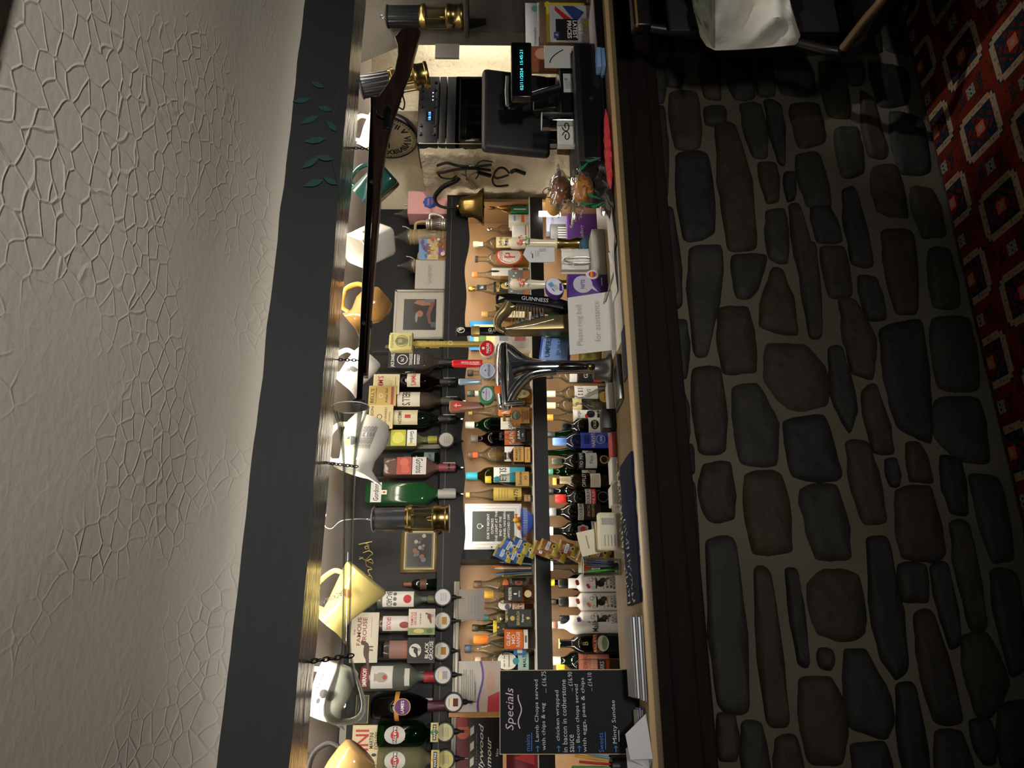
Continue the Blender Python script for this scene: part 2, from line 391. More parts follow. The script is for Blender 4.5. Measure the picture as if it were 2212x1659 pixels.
# ------------------------------------------------------------------ stone front of the bar
mortar = plaster('lime_mortar', '615d4f', 70, 1.0, .95, False, '4a473b')
YW = 2.10
mb = MB()
def wallfn(i, j):
    x, z = -1.6+5.2*i, .944*j
    return (x, YW+.006*noise.noise(Vector((x*14, z*14, 0))), z)
mb.grid(wallfn, 200, 60, mortar)
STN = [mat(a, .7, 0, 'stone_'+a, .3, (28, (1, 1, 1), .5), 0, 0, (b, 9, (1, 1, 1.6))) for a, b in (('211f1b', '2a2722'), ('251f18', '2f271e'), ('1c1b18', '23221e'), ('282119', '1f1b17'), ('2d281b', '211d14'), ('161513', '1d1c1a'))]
def stone(pts, m, h=.016):
    c = Vector((sum(p[0] for p in pts)/len(pts), sum(p[1] for p in pts)/len(pts)))
    P = [Vector(p) for p in pts]
    for it in range(3):
        Q = []
        for i in range(len(P)):
            a, b = P[i], P[(i+1) % len(P)]
            k = .11 if it == 0 else .25
            Q += [a.lerp(b, k), a.lerp(b, 1-k)]
        P = Q
    P = [p+(p-c).normalized()*(.0135+.006*noise.noise(Vector((p.x*30, p.y*30, 5)))) for p in P]
    rad = min((p-c).length for p in P); rings = []
    for ins, up in ((0, -.004), (.10, .45), (.28, .8), (.55, 1.0), (.8, 1.05)):
        ring = []
        for p in P:
            d = (c-p); ln = d.length; q = p+d.normalized()*min(ins*rad, ln*.95) if ln > 1e-6 else p
            ring.append((q.x, YW-up*h*(1+.35*noise.noise(Vector((q.x*25, q.y*25, 1)))), q.y))
        rings.append(ring)
    n = len(P); vs = [v for r in rings for v in r]; fs = []
    for i in range(len(rings)-1):
        for k in range(n): fs.append((i*n+k, (i+1)*n+k, (i+1)*n+(k+1) % n, i*n+(k+1) % n))
    fs.append(tuple((len(rings)-1)*n+k for k in range(n)))
    mb.add(vs, fs, m, None, True)
OY = {'A': 0, 'B': 500, 'C': 1019}
ST = '''A 205,345 285,345 290,480 215,480;A 220,525 380,520 395,825 255,830;A 430,610 525,600 530,690 435,690;A 475,700 590,700 660,950 720,1385 540,1400 500,900
A 255,870 440,855 480,1310 300,1350;A 615,590 740,590 770,880 690,880;A 750,570 850,590 870,920 830,900;A 900,590 1060,590 1090,800 950,820;A 1060,350 1190,370 1240,660 1110,650
A 1150,725 1275,720 1310,970 1190,985;A 1290,520 1360,560 1440,880 1330,870;A 1450,620 1640,680 1680,970 1510,970;A 720,920 820,930 830,1120 770,1130;A 872,980 920,980 920,1110 885,1120
A 930,880 1060,860 1130,1160 990,1150;A 1190,1080 1260,1050 1370,1490 1240,1480;A 1350,950 1490,930 1560,1220 1390,1180;A 1570,1060 1690,1060 1770,1310 1640,1330
A 765,1190 870,1180 885,1470 780,1440;A 890,1160 950,1150 1060,1590 960,1600;A 1020,1170 1120,1165 1185,1340 1050,1360;A 1070,1400 1200,1390 1240,1660 1120,1660;A 150,1175 245,1170 300,1720 190,1720
B 330,90 510,90 520,200 440,690 360,700;B 575,140 770,140 680,370 600,370;B 1400,0 1590,0 1615,450 1490,450;A 700,350 800,330 810,530 720,530;A 840,330 1000,340 1040,530 850,530
A 390,300 480,320 510,560 420,540;A 520,330 650,330 700,540 590,560;A 1210,380 1300,350 1300,470 1230,460;A 1340,350 1560,400 1550,580 1400,600;A 80,380 185,380 190,570 90,570;A 80,610 200,600 215,1120 110,1140
B 500,440 660,430 710,780 520,790;B 800,210 860,230 950,580 720,530;B 950,90 1040,60 1080,590 1000,590;B 1170,390 1260,390 1370,600 1360,820 1240,780 1210,560;B 1280,260 1380,270 1430,480 1330,480
B 1680,110 1790,100 1850,420 1700,430;B 1400,560 1640,490 1680,1000 1690,1180 1500,1090 1430,800;B 1690,490 1900,490 1960,880 1730,880;B 220,510 320,510 320,820 230,800;B 350,780 510,770 540,1230 385,1230
B 200,860 300,870 335,1180 220,1170;B 580,880 720,860 820,1080 820,1300 620,1300;B 770,640 980,650 1090,780 1110,970 880,990 770,830;B 1110,660 1190,660 1270,1000 1230,1120 1150,980
B 1300,910 1380,860 1480,1240 1360,1230;B 870,1080 1090,1030 1180,1370 1100,1390 920,1370;B 1710,950 1960,940 2010,1290 1860,1280 1720,1160;B 230,1210 340,1210 350,1340 240,1330
B 420,1320 560,1300 580,1600 440,1610 400,1480;C 640,20 850,10 910,440 690,450;C 950,100 1160,80 1240,470 1040,480;B 1210,1190 1340,1190 1440,1620 1300,1630;B 1440,1300 1490,1290 1500,1410 1460,1410
B 1560,1200 1620,1200 1690,1390 1570,1390;B 1740,1270 1850,1290 1890,1580 1790,1560;C 1900,30 2070,40 2150,480 2030,500;C 240,60 370,60 385,760 300,770;C 1490,110 1690,90 1760,440 1700,490 1530,480
C 1790,290 1900,290 2000,880 1900,880;C 420,390 600,380 670,1300 620,1340 490,1310;C 690,540 790,560 900,1420 760,1400;C 870,560 940,560 1005,1080 940,1060;C 1010,640 1100,570 1280,580 1310,900 1200,930 1050,900
C 1320,380 1450,370 1560,1080 1490,1150 1390,1000;C 1510,530 1650,530 1660,720 1540,710;C 1680,540 1780,520 1850,940 1790,980;C 1590,800 1700,790 1870,1390 1690,1390;C 1860,930 2010,920 2120,1190 2020,1370 1940,1350
C 2010,560 2170,570 2209,1100 2130,1140;C 1070,1010 1120,1020 1115,1090 1070,1080;C 1210,1010 1330,1020 1470,1340 1440,1480 1230,1420;C 950,1180 1130,1170 1210,1360 1190,1620 1000,1620
C 1490,1210 1600,1200 1690,1800 1560,1830;C 1710,1480 1860,1460 1960,1900 1750,1900;C 1910,1410 2020,1400 2040,1620 1980,1620;C 2070,1330 2209,1300 2260,1659 2090,1659;C 500,1380 590,1380 595,1600 510,1600
C 630,1430 740,1420 780,1800 660,1800;C 820,1510 930,1490 970,1790 840,1790;C 1250,1550 1430,1530 1480,1800 1300,1800;C 310,790 400,800 450,1900 340,1900;C 2220,300 2330,300 2420,900 2260,900'''
for i, sdef in enumerate(ST.replace('\n', ';').split(';')):
    k, *pp = sdef.split()
    pts = []
    for p in pp:
        cx, cy = map(float, p.split(','))
        q = at(1360+cx/2.596, OY[k]+cy/2.596, YW); pts.append((q.x, max(.005, q.z)))
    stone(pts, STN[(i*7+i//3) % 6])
# plainer stones either side of the traced stretch
for side, x0, x1 in (('l', -1.5, -.34), ('r', 2.02, 3.5)):
    z = .02
    while z < .93:
        h = random.uniform(.08, .14); x = x0
        while x < x1-.1:
            wd = random.uniform(.12, .34); wd = min(wd, x1-x)
            j = lambda: random.uniform(-.01, .01)
            if not (side == 'r' and x < 2.2 and False):
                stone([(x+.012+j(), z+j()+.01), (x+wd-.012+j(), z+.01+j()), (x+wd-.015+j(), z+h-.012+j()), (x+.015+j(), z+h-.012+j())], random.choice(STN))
            x += wd
        z += h
struct(mb.build('wall_front'))
# ------------------------------------------------------------------ bar counter
ctop = wood('64563c', '78674a', 5, (.5, 9, 1), .42, .12, 'oak')
dark = wood('130e0c', '1b1310', 6, (.6, 6, 6), .8, .3, 'dark_oak', .15)
rim = mat('c8a878', .35, 0, 'pale_oak', .5)
YC = 2.033
ct = thing('bar_counter', 'long oak topped bar counter on the stone wall', 'counter', (0, 0, 0))
mb = MB(); mb.box(-1.5, 3.5, YC, 2.48, 1.09, 1.12, ctop, None, .004); mb.build('worktop', ct)
mb = MB(); mb.box(-1.5, 3.5, YC-.006, YC+.002, 1.106, 1.1205, rim, None, .002); mb.build('edge_strip', ct)
mb = MB()
mb.box(-1.5, 3.5, YC+.008, YC+.06, 1.052, 1.092, dark, None, .006); mb.box(-1.5, 3.5, YC+.022, YC+.07, .985, 1.053, dark, None, .006); mb.box(-1.5, 3.5, YC+.035, YC+.1, .945, .987, dark, None, .008)
mb.build('fascia', ct)
mb = MB(); mb.box(-1.5, 3.5, 2.39, 2.47, .95, 1.09, dark); mb.build('back_panel', ct)
# ------------------------------------------------------------------ shelving behind the bar
ply = wood('94704a', 'a37d54', 7, (.9, 1, .25), .5, .05, 'veneer')
blk = mat('0f1011', .55, 0, 'black_paint', .4, (40, (1, 1, 1), .1))
YS, SX0, SX1 = 3.05, -1.2, at(1100, 425, 3.05).x
ZT, ZPB, ZM, ZMB, ZL = 1.745, 1.646, 1.354, 1.302, 1.0
sh = thing('back_bar_shelving', 'black painted back bar shelving with wooden back panels behind the counter', 'shelving')
def P(name, *boxes, par=sh):
    mb = MB()
    for b in boxes: mb.box(*b)
    return mb.build(name, par)
P('backboard', (SX0, at(850, 452, 3.29).x, 3.29, 3.31, ZT, 2.124, blk))
XB = at(900, 752, 3.1).x
P('optic_board', (SX0, XB, 3.10, 3.12, ZPB+.03, 2.1, blk))
P('top_rail', (SX0, at(730, 1560, 3.1).x, 3.085, 3.1, 2.075, 2.1, mat('9d9a94', .5)))
P('shelf', (SX0, SX1, YS+.012, 3.29, ZT-.02, ZT, blk))
P('shelf', (SX0, SX1, YS+.004, 3.27, ZMB, ZM-.004, blk), (SX0, SX1, YS+.004, YS+.012, ZMB-.012, ZMB, blk), (SX0, SX1, YS, 3.29, ZM-.004, ZM, mat('e6e2da', .4)))  # white top layer stands in for the bright lit shelf edge
P('shelf', (SX0, SX1+.62, 2.74, 3.5, ZL-.03, ZL, blk))
xd = at(1100, 1197, YS).x; xr = SX1
for a, b in ((SX0, xd-.02), (xd+.02, SX1)):
    P('back_panel', (a, b, 3.27, 3.29, ZL, ZPB+.08, ply))
P('upright', (xd-.02, xd+.02, YS+.01, 3.28, ZL, ZPB+.05, blk))
P('upright', (SX1-.01, SX1+.006, YS+.03, 3.28, ZL, ZPB+.05, ply))
mb = MB()
n = 150; top = []; bot = []
for i in range(n+1):
    x = SX0+(SX1-SX0)*i/n; top.append((x, ZT)); bot.append((x, ZPB+.007*sin(x*9)+.006*sin(x*23+1)))
for i in range(n): mb.prism([bot[i], bot[i+1], top[i+1], top[i]], YS-.012, YS+.012, blk)
mb.build('pelmet', sh)
mb = MB(); mb.box(SX0, SX1-.015, YS-.016, YS-.011, ZT-.024, ZT-.021, mat('55534f', .35)); mb.build('pelmet_highlight', sh)  # grey strip drawn as the thin highlight along the pelmet
# LED tapes that light the bottles
def led(name, label, x0, x1, y0, y1, z0, z1, e):
    mb = MB(); mb.box(x0, x1, y0, y1, z0, z1, mat('fdf3e2', .5, 0, 'led', .5, None, e)); return tag(mb.build(name), label, 'light strip')
led('led_strip', 'led tape behind the wavy pelmet over the upper bottle shelf', SX0, SX1-.03, YS+.014, YS+.024, ZPB+.03, ZPB+.045, 38)
led('led_strip', 'led tape under the middle shelf over the lower bottles', SX0, SX1-.03, YS+.013, YS+.023, ZMB-.011, ZMB-.001, 38)
led('led_strip', 'led tape on the back of the beam above the hanging jugs', -1.1, 2.75, 2.203, 2.215, 2.055, 2.08, 42)
p = at(1165, 453, 3.0); p2 = at(1212, 453, 3.0)
led('led_strip', 'short bright upright led tape at the right end of the lower shelf', p.x-.012, p.x+.012, 3.03, 3.04, p2.z, p.z, 14)
p = PX0
led('led_strip', 'unseen glowing strip added behind the dark pillar to light the cream wall', p+.285, p+.297, 2.735, 2.745, 1.3, 1.9, 50)  # hidden strip added to brighten the cream wall
# ================================================================== builders for the many things
def panel(name, label, cat, px0, px1, py0, py1, Y, th, m, ink=None, group=None, base=None, yaw=0, lean=0, bev=.001, parent=None, roll=0):
    """upright card / box / sign: front face at Y, edges read off the photo, real thickness th"""
    pm_, qm = (px0+px1)/2, (py0+py1)/2
    xl, xr = at(pm_, py1, Y).x, at(pm_, py0, Y).x; zt, zb = at(px0, qm, Y).z, at(px1, qm, Y).z
    if base is not None: zb = base
    Wd, H = xr-xl, zt-zb
    if yaw: Wd /= cos(yaw)
    mb = MB(); mb.box(-Wd/2, Wd/2, 0, th, 0, H, m, None, min(bev, th*.3, Wd*.2), 1)
    if ink: ink(Ink(mb, lambda x, z, o: (x, -o, z+H/2)), Wd, H)
    o = mb.build(name, parent, ((xl+xr)/2, Y, zb), (lean, roll, yaw))
    return tag(o, label, cat, group) if label else o
def prismb(mb, poly, y0, y1, m, bev, M=None):
    bm = bmesh.new(); n = len(poly)
    a = [bm.verts.new((x, y0, z)) for x, z in poly]; f = bm.faces.new(a)
    r = bmesh.ops.extrude_face_region(bm, geom=[f]); vv = [g for g in r['geom'] if isinstance(g, bmesh.types.BMVert)]
    for v in vv: v.co.y = y1
    bmesh.ops.recalc_face_normals(bm, faces=bm.faces[:])
    ed = [e for e in bm.edges if abs(e.verts[0].co.y-e.verts[1].co.y) < 1e-6]
    bmesh.ops.bevel(bm, geom=ed, offset=bev, segments=2, affect='EDGES', profile=.5)
    bm.verts.index_update()
    mb.add([v.co.copy() for v in bm.verts], [[v.index for v in g.verts] for g in bm.faces], m, M, True); bm.free()
def pts_(Y, *pp, dx=0, dz=0):
    return [at(a, b, Y) for a, b in pp]
def rel(o, pts): return [Vector(p)-Vector(o) for p in pts]
# ------------------------------------------------------------------ jugs hanging under the beam
def jug(label, px, py, Y, H, R, tilt, prof, mo, mi, rim=None, sq=0, spout=.4, hand=1.0, hr=.006, deco=None, yaw=0, group='jugs hanging under the beam', hm=None):
    c = at(px, py, Y)
    t = thing('water_jug', label, 'jug', c, (0, radians(tilt), radians(yaw)), group)
    mb = MB(); seg = 40; P_ = [(r*R, (z-.5)*H) for r, z in prof]
    th = .0035; inn = [(max(r-th, .0), z+(th if i == 0 else 0)) for i, (r, z) in enumerate(P_)]
    def put(pp, m, flip=False):
        vs = []
        for r, z in pp:
            for k in range(seg):
                a = 2*pi*k/seg; cc, q = cos(a), sin(a); f = 1 if not sq else 1/(abs(cc)**sq+abs(q)**sq)**(1/sq)
                x, y = r*f*cc, r*f*q; u = max(0, (z/H+.5-.72)/.28)
                if u > 0 and spout:
                    g = math.exp(-(a-pi)**2/.14)
                    x -= R*spout*u*u*g
                    vs.append((x, y*(1-.35*g*u), z+.12*H*u*g*spout)); continue
                vs.append((x, y, z))
        n = len(pp)
        fs = [(i*seg+k, i*seg+(k+1) % seg, (i+1)*seg+(k+1) % seg, (i+1)*seg+k) for i in range(n-1) for k in range(seg)]
        mb.add(vs, fs, m, None, True); return vs
    a = put(P_, mo); b = put(inn, mi)
    n = len(P_); ra = a[-seg:]; rb = b[-seg:]
    mb.add(ra+rb, [(k, (k+1) % seg, seg+(k+1) % seg, seg+k) for k in range(seg)], rim or mo, None, True)
    if deco: deco(mb, R, H)
    mb.build('jug_body', t)
    def rad(zf):
        for (r0, z0), (r2, z2) in zip(prof, prof[1:]):
            if z0 <= zf <= z2 and z2 > z0: return R*(r0+(r2-r0)*(zf-z0)/(z2-z0))
        return R*prof[-1][0]
    mb = MB(); h = spline([(rad(.88)-.002, 0, .38*H), (rad(.88)+.5*hand*R, 0, .40*H), (rad(.5)+.75*hand*R, 0, .1*H), (rad(.4)+.5*hand*R, 0, -.2*H), (rad(.25)-.002, 0, -.28*H)], 7)
    mb.tube(h, hr, hm or mo, None, 8, flat=1.5); mb.build('handle', t)
    # wire cup hook up to the boarded ceiling
    hx = Matrix.Rotation(radians(yaw), 3, 'Z') @ Matrix.Rotation(radians(tilt), 3, 'Y') @ Vector(h[len(h)//2])
    return t, c+hx
def cup_hook(p, label):
    mb = MB(); z1 = 2.126-p.z
    mb.tube([(0.009, 0, .004), (.008, 0, -.006), (0, 0, -.010), (-.008, 0, -.004), (-.006, 0, .008), (0, 0, .016), (0, 0, max(z1, .02))], .0016, IRON, None, 6)
    tag(mb.build('cup_hook', None, p), label, 'hook', 'hooks holding the jugs')
WPOT = mat('d6d2c8', .12, 0, 'white_glaze', .6); BPOT = mat('8d6a3c', .14, 0, 'brown_glaze', .6); YPOT = mat('cbbb74', .14, 0, 'yellow_glaze', .6)
GPOT = mat('14312c', .1, 0, 'green_glaze', .6); GIN = mat('5fa890', .15, 0, 'pale_green_glaze'); DIN = mat('3c372f', .2, 0, 'dark_glaze'); OIN = mat('c98a35', .2, 0, 'amber_glaze'); TANP = mat('caa367', .15, 0, 'tan_glaze')
straight = [(0, 0), (.86, 0), (.95, .02), (1, .1), (1, .5), (.97, .8), (1.0, 1)]
belly = [(0, 0), (.6, 0), (.68, .02), (.9, .16), (1, .34), (.95, .52), (.72, .68), (.58, .78), (.6, .9), (.74, 1)]
cone = [(0, 0), (.9, 0), (1, .03), (.98, .12), (.8, .4), (.62, .68), (.55, .82), (.62, 1)]
squat = [(0, 0), (.8, 0), (.95, .04), (1, .2), (.96, .5), (.84, .75), (.82, .88), (.88, 1)]
def words(*items):
    def d(mb, R, H):
        for az, S_ in ((0, cyl(R*1.01)),):
            M = Matrix.Rotation(radians(az), 4, 'Z'); ik = Ink(mb, S_, M)
            for it in items:
                if it[0] == 'T': ik.text(it[1], it[2]*R, it[3]*H, it[4]*H, it[5], it[6]*R if len(it) > 6 else None, .01, rot=radians(it[7] if len(it) > 7 else 90))
                else: ik.disc(it[1]*R, it[2]*H, it[3]*R, it[4], it[5]*R)
    return d
SM = mat('4a4a48', .5)
YJ = 2.36
hooks = []
def J(*a, **k):
    t, p = jug(*a, **k); cup_hook(p, 'small iron hook holding the '+a[0].split(' hang')[0].split(' at the')[0])
    return t
J('white jug with a dark inside hanging behind the gun stock near the clock', 812, 288, YJ, .14, .055, -62, squat, WPOT, DIN, spout=.5, yaw=-28)
J('square dark green jug with pale green inside hanging behind the gun barrel', 812, 402, YJ, .145, .052, -42, straight, GPOT, GIN, mat('cfe0d4', .2), sq=5, spout=.15, yaw=-25)
J('square white jug hanging between the green jug and the brown jug', 800, 528, YJ, .15, .056, -52, straight, WPOT, WPOT, sq=6, spout=.4, yaw=35, deco=words(('T', 'Whyte & Mackay', .2, -.1, .07, RED, 1.1, 100), ('D', -.1, .15, .2, SM, .16)))
J('round brown and cream jug with a narrow neck hanging over the picture frame', 795, 668, YJ, .155, .062, -40, belly, BPOT, mat('efe6d2', .2), mat('f4efe2', .2), spout=.5, yaw=-12, hm=OIN)
J('white jug with a small dark cat emblem hanging behind the gun muzzle', 772, 800, YJ, .135, .052, -50, squat, WPOT, WPOT, spout=.8, yaw=-10, deco=words(('D', 0, .05, .24, SM, .16), ('D', .2, .14, .13, SM, .13), ('D', -.28, -.05, .08, SM, .16)))
J('large pale jug covered in small printed words hanging behind the yard glass mouth', 782, 962, YJ, .185, .074, -72, [(0, 0), (.7, 0), (.82, .02), (1, .2), (.98, .42), (.8, .7), (.72, .84), (.82, 1)], WPOT, WPOT, spout=.7, hand=.8, deco=words(*[('T', 'SCOTCH WHISKY BLENDED SINCE', -.55+.13*i, -.12+.02*i, .05, SM, 1.0, 90) for i in range(5)], ('D', .25, .05, .26, SM, .2), ('D', .4, .1, .14, mat('b8a15c', .4), .14)))
J('yellow jug with a black maker mark hanging behind the middle of the yard glass', 752, 1296, YJ, .18, .078, -52, cone, YPOT, OIN, spout=.45, hand=.8, deco=words(('T', 'MACKINLAY', .35, .1, .09, K, 1.1, 60), ('D', .0, -.1, .22, mat('a8763a', .4), .14)))
J('white jug with two small terriers on it hanging behind the yard glass bulb', 715, 1492, YJ, .15, .06, -70, squat, WPOT, WPOT, spout=.5, deco=words(('D', .1, .05, .2, K, .2), ('D', -.25, .05, .2, SM, .22), ('D', .2, .2, .09, K, .12), ('T', 'BLACK & WHITE', .5, 0, .07, K, 1.3)))
J('tan and black jug at the far left end of the hanging row', 742, 1672, YJ, .15, .06, -50, squat, TANP, DIN, spout=.9, hm=K, deco=words(('D', .2, .1, .4, K, .3)))
# ------------------------------------------------------------------ long gun on chains
YG = 2.17
def outline(pp, Y): return [(at(a, b, Y).x, at(a, b, Y).z) for a, b in pp]
c0 = at(815, 430, YG); gun = thing('long_gun', 'old long barrelled gun with dark wooden stock slung under the beam', 'gun', c0)
rel2 = lambda poly: [(x-c0.x, z-c0.z) for x, z in poly]
stk = [(868, 68), (900, 65), (909, 72), (905, 88), (896, 120), (886, 158), (872, 190), (862, 226), (850, 256), (840, 300), (832, 340), (824, 395), (820, 470), (812, 560), (803, 670), (796, 780), (794, 815), (786, 815), (788, 740), (794, 640), (802, 520), (806, 440), (806, 330), (806, 214), (819, 213), (838, 186), (852, 160), (860, 125), (859, 102), (853, 86)]
gw = wood('20140f', '2e1f18', 14, (1, 5, 5), .3, .1, 'walnut')
mb = MB(); prismb(mb, rel2(outline(stk, YG)), -.02, .02, gw, .009); mb.build('stock', gun)
mb = MB(); A_, B_ = at(809, 214, YG)-c0, at(776, 862, YG)-c0
mb.tube([A_, A_.lerp(B_, .03), A_.lerp(B_, .5), B_.lerp(A_, .004), B_], [.0145, .0125, .0105, .0095, .011], mat('1b1d20', .22, .9, 'gun_metal'), None, 14); mb.build('barrel', gun)
mb = MB(); q = at(838, 262, YG)-c0
prismb(mb, [(q.x-.05, q.z-.012), (q.x+.03, q.z-.014), (q.x+.045, q.z), (q.x+.03, q.z+.014), (q.x-.05, q.z+.012)], -.027, -.019, mat('24272b', .3, .8), .002)
mb.tube([(q.x-.01, -.03, q.z+.01), (q.x, -.034, q.z+.03), (q.x+.018, -.034, q.z+.034)], [.006, .006, .004], IRON); mb.build('lock', gun)
mb = MB(); g = rel(c0, pts_(YG, (862, 232), (871, 236), (874, 222), (870, 206), (873, 198)))
mb.tube(spline(g, 5), .0028, IRON); mb.tube(rel(c0, pts_(YG, (855, 222), (862, 218), (867, 220))), .002, IRON); mb.build('trigger_guard', gun)
mb = MB(); a = at(788, 868, YG)-c0; b = at(763, 866, YG)-c0; mb.tube([b, b.lerp(a, .2), b.lerp(a, .8), a], [.004, .008, .008, .004], IRON, None, 8); mb.build('muzzle_band', gun)
mb = MB(); mb.tube(rel(c0, pts_(YG, (800, 395), (822, 396))), .014, IRON, None, 10); mb.build('barrel_band', gun)
mb = MB(); mb.tube(rel(c0, pts_(YG, (783, 700), (803, 701))), .012, IRON, None, 10); mb.build('barrel_band', gun)
def chain(label, a, b, link=.013, wire=.0016):
    mb = MB(); d = b-a; n = max(2, int(d.length/(link*.78)))
    for i in range(n):
        p = a.lerp(b, (i+.5)/n); M = Matrix.Translation(p) @ d.to_track_quat('X', 'Z').to_matrix().to_4x4() @ Matrix.Rotation(radians(90*(i % 2)+20), 4, 'X')
        mb.tube([(link*.5*cos(u)*1.15, link*.3*sin(u), 0) for u in [2*pi*k/12 for k in range(12)]], wire, IRON, M, 5, True)
    return tag(mb.build('hanging_chain', None), label, 'chain')
chain('short iron chain holding the gun beside the clock', at(745, 318, YG)+Vector((0, 0, .02)), at(806, 322, YG))
chain('short iron chain holding the gun near its muzzle', at(702, 775, YG)+Vector((0, 0, .03)), at(790, 779, YG))
# ------------------------------------------------------------------ yard of ale glass
a = at(757, 880, 2.14); b = at(744, 1567, 2.14); L_ = (b-a).length
CG = glass('f8faf8', 'clear_glass', edge=.85, rim_light=.45)
yd = thing('yard_glass', 'long clear yard of ale glass with round bulb hung on chains under the beam', 'glass', a, (b-a).to_track_quat('Z', 'Y').to_euler())
pr_ = [(.056, 0), (.05, .02), (.041, .05), (.033, .09), (.0245, .15), (.019, .22), (.0165, .32), (.0145, .45), (.0125, .58), (.0118, .70), (.0125, .76), (.016, .80), (.026, .845), (.040, .885), (.051, .92), (.0555, .945), (.054, .968), (.044, .988), (.026, .998), (0, 1)]
mb2 = MB(); mb2.shell([(r, z*L_) for r, z in pr_], CG, None, seg=36)
mb2.shell([(max(r-.0025, 0), z*L_-(.003 if z > .9 else 0)) for r, z in pr_], CG, None, seg=36); mb2.build('glass', yd)
mb = MB(); mb.tube([(.056*cos(u), .056*sin(u), 0) for u in [2*pi*k/36 for k in range(36)]], .0016, mat('e6ebe8', .08, 0, 'glass_rim'), None, 6, True); mb.build('rim', yd)
def near(px, py): return at(px, py, 2.14)
chain('rusty iron chain round the neck of the yard glass beside the printed jug', at(697, 998, 2.14)+Vector((0, 0, .01)), at(772, 1008, 2.12), .015)
chain('iron chain round the stem of the yard glass beside the yellow jug', at(655, 1432, 2.14)+Vector((0, 0, .01)), at(762, 1416, 2.12), .02, .0022)
# ------------------------------------------------------------------ miners lamps
LGL = glass('efead6', 'lamp_glass')
def miner(label, top, bot, Y, D, dark, hookto=None, tilt=None):
    a = at(*top, Y); b = at(*bot, Y); H = (a-b).length
    t = thing('miners_lamp', label, 'lamp', b, (a-b).to_track_quat('Z', 'Y').to_euler(), 'old miners lamps around the bar'); R = D/2
    mb = MB(); mb.lathe([(R*1.05, 0), (R*1.08, .01*H), (R*1.08, .04*H), (R, .05*H), (R, .14*H), (R*1.05, .15*H), (R*1.05, .19*H), (R*.9, .2*H), (R*.85, .21*H)], BRASS, None, 32); mb.ball((0, -R, .13*H), R*.24, IRON); mb.build('oil_base', t)
    mb = MB(); mb.shell([(R*.82, .2*H), (R*.82, .46*H)], LGL, None, seg=28); mb.lathe([(R*.2, .2*H), (R*.2, .26*H), (R*.05, .3*H)], BRASS, None, 12); mb.build('glass_chimney', t)
    mb = MB()
    for k in range(5): u = 2*pi*k/5+.3; mb.tube([(R*.95*cos(u), R*.95*sin(u), .19*H), (R*.95*cos(u), R*.95*sin(u), .48*H)], .0025, BRASS, None, 6)
    mb.lathe([(R*.85, .455*H), (R*1.06, .46*H), (R*1.06, .5*H), (R*.98, .51*H), (R*.98, .54*H), (R*.8, .545*H)], BRASS, None, 32); mb.build('cage', t)
    mb = MB(); seg = 44; vs = []; zz = (.545*H, .56*H, .9*H, .93*H)
    for i, z in enumerate(zz):
        for k in range(seg): u = 2*pi*k/seg; r = R*(.86+(.05 if k % 2 else 0)*(1 if dark else 0)); vs.append((r*cos(u), r*sin(u), z))
    mb.add(vs, [(i*seg+k, i*seg+(k+1) % seg, (i+1)*seg+(k+1) % seg, (i+1)*seg+k) for i in range(3) for k in range(seg)], dark or mat('55565a', .3, .8, 'lamp_steel'), None, False)
    mb.lathe([(R*.95, .92*H), (R*1.0, .935*H), (R*.9, .95*H), (R*.5, .965*H), (0, .97*H)], dark or mat('8d8f92', .25, .9, 'lamp_lid'), None, 32)
    if not dark: Ink(mb, cyl(R*.87)).disc(0, .74*H, R*.33, mat('9d8c4a', .35, .7), R*.42); Ink(mb, cyl(R*.872)).text('3', 0, .74*H, R*.3, K)
    mb.build('bonnet', t)
    mb = MB(); mb.tube([(.008*cos(u), 0, H+.0*sin(u)+.008*sin(u)) for u in [2*pi*k/14 for k in range(14)]], .002, STEEL, None, 6, True); mb.tube([(0, 0, .965*H), (0, 0, H-.006)], .003, STEEL); mb.build('ring', t)
    return t, a
YL = 2.36
miner('brass and steel miners lamp hanging on a wire beside the green gin bottle', (796, 1122), (971, 1120), YL, .083, None)
mb = MB(); w_ = [at(703, 1112, YL)+Vector((0,0,.04))]+pts_(YL, (703, 1108), (701, 1125), (703, 1138), (716, 1142), (730, 1130), (742, 1124), (770, 1121), (794, 1121)); mb.tube(spline([p+Vector((0, 0, 0)) for p in w_], 4), .0016, STEEL, None, 6)
tag(mb.build('wire_hook'), 'bent wire hook from the ceiling carrying the brass miners lamp', 'hook')
RIB = mat('232427', .25, .6, 'ribbed_black')
miner('tilted ribbed black miners lamp hanging between the gun stock and the stereo', (770, 190), (925, 162), YL, .098, RIB)
miner('dark ribbed miners lamp with brass base on the pillar at the right end', (826, 36), (1000, 36), 2.40, .095, RIB)
mb = MB(); p = at(1003, 36, 2.40); mb.box(-.06, .06, -.05, .055, -.02, 0, mat('2b2825', .7), None, .003); mb.prism([(-.012, -.02), (.012, -.02), (.012, -.09)], .02, .055, IRON); tag(mb.build('lamp_bracket', None, p), 'small dark bracket on the pillar carrying the right hand lamp', 'bracket')
mb = MB(); mb.tube(spline([Vector((at(740, 196, 2.36).x, 2.36, 2.126))]+pts_(2.36, (740, 196), (752, 192), (762, 194), (770, 190)), 4), .0016, IRON, None, 6); tag(mb.build('wire_hook'), 'short wire holding the tilted ribbed lamp under the beam', 'hook')
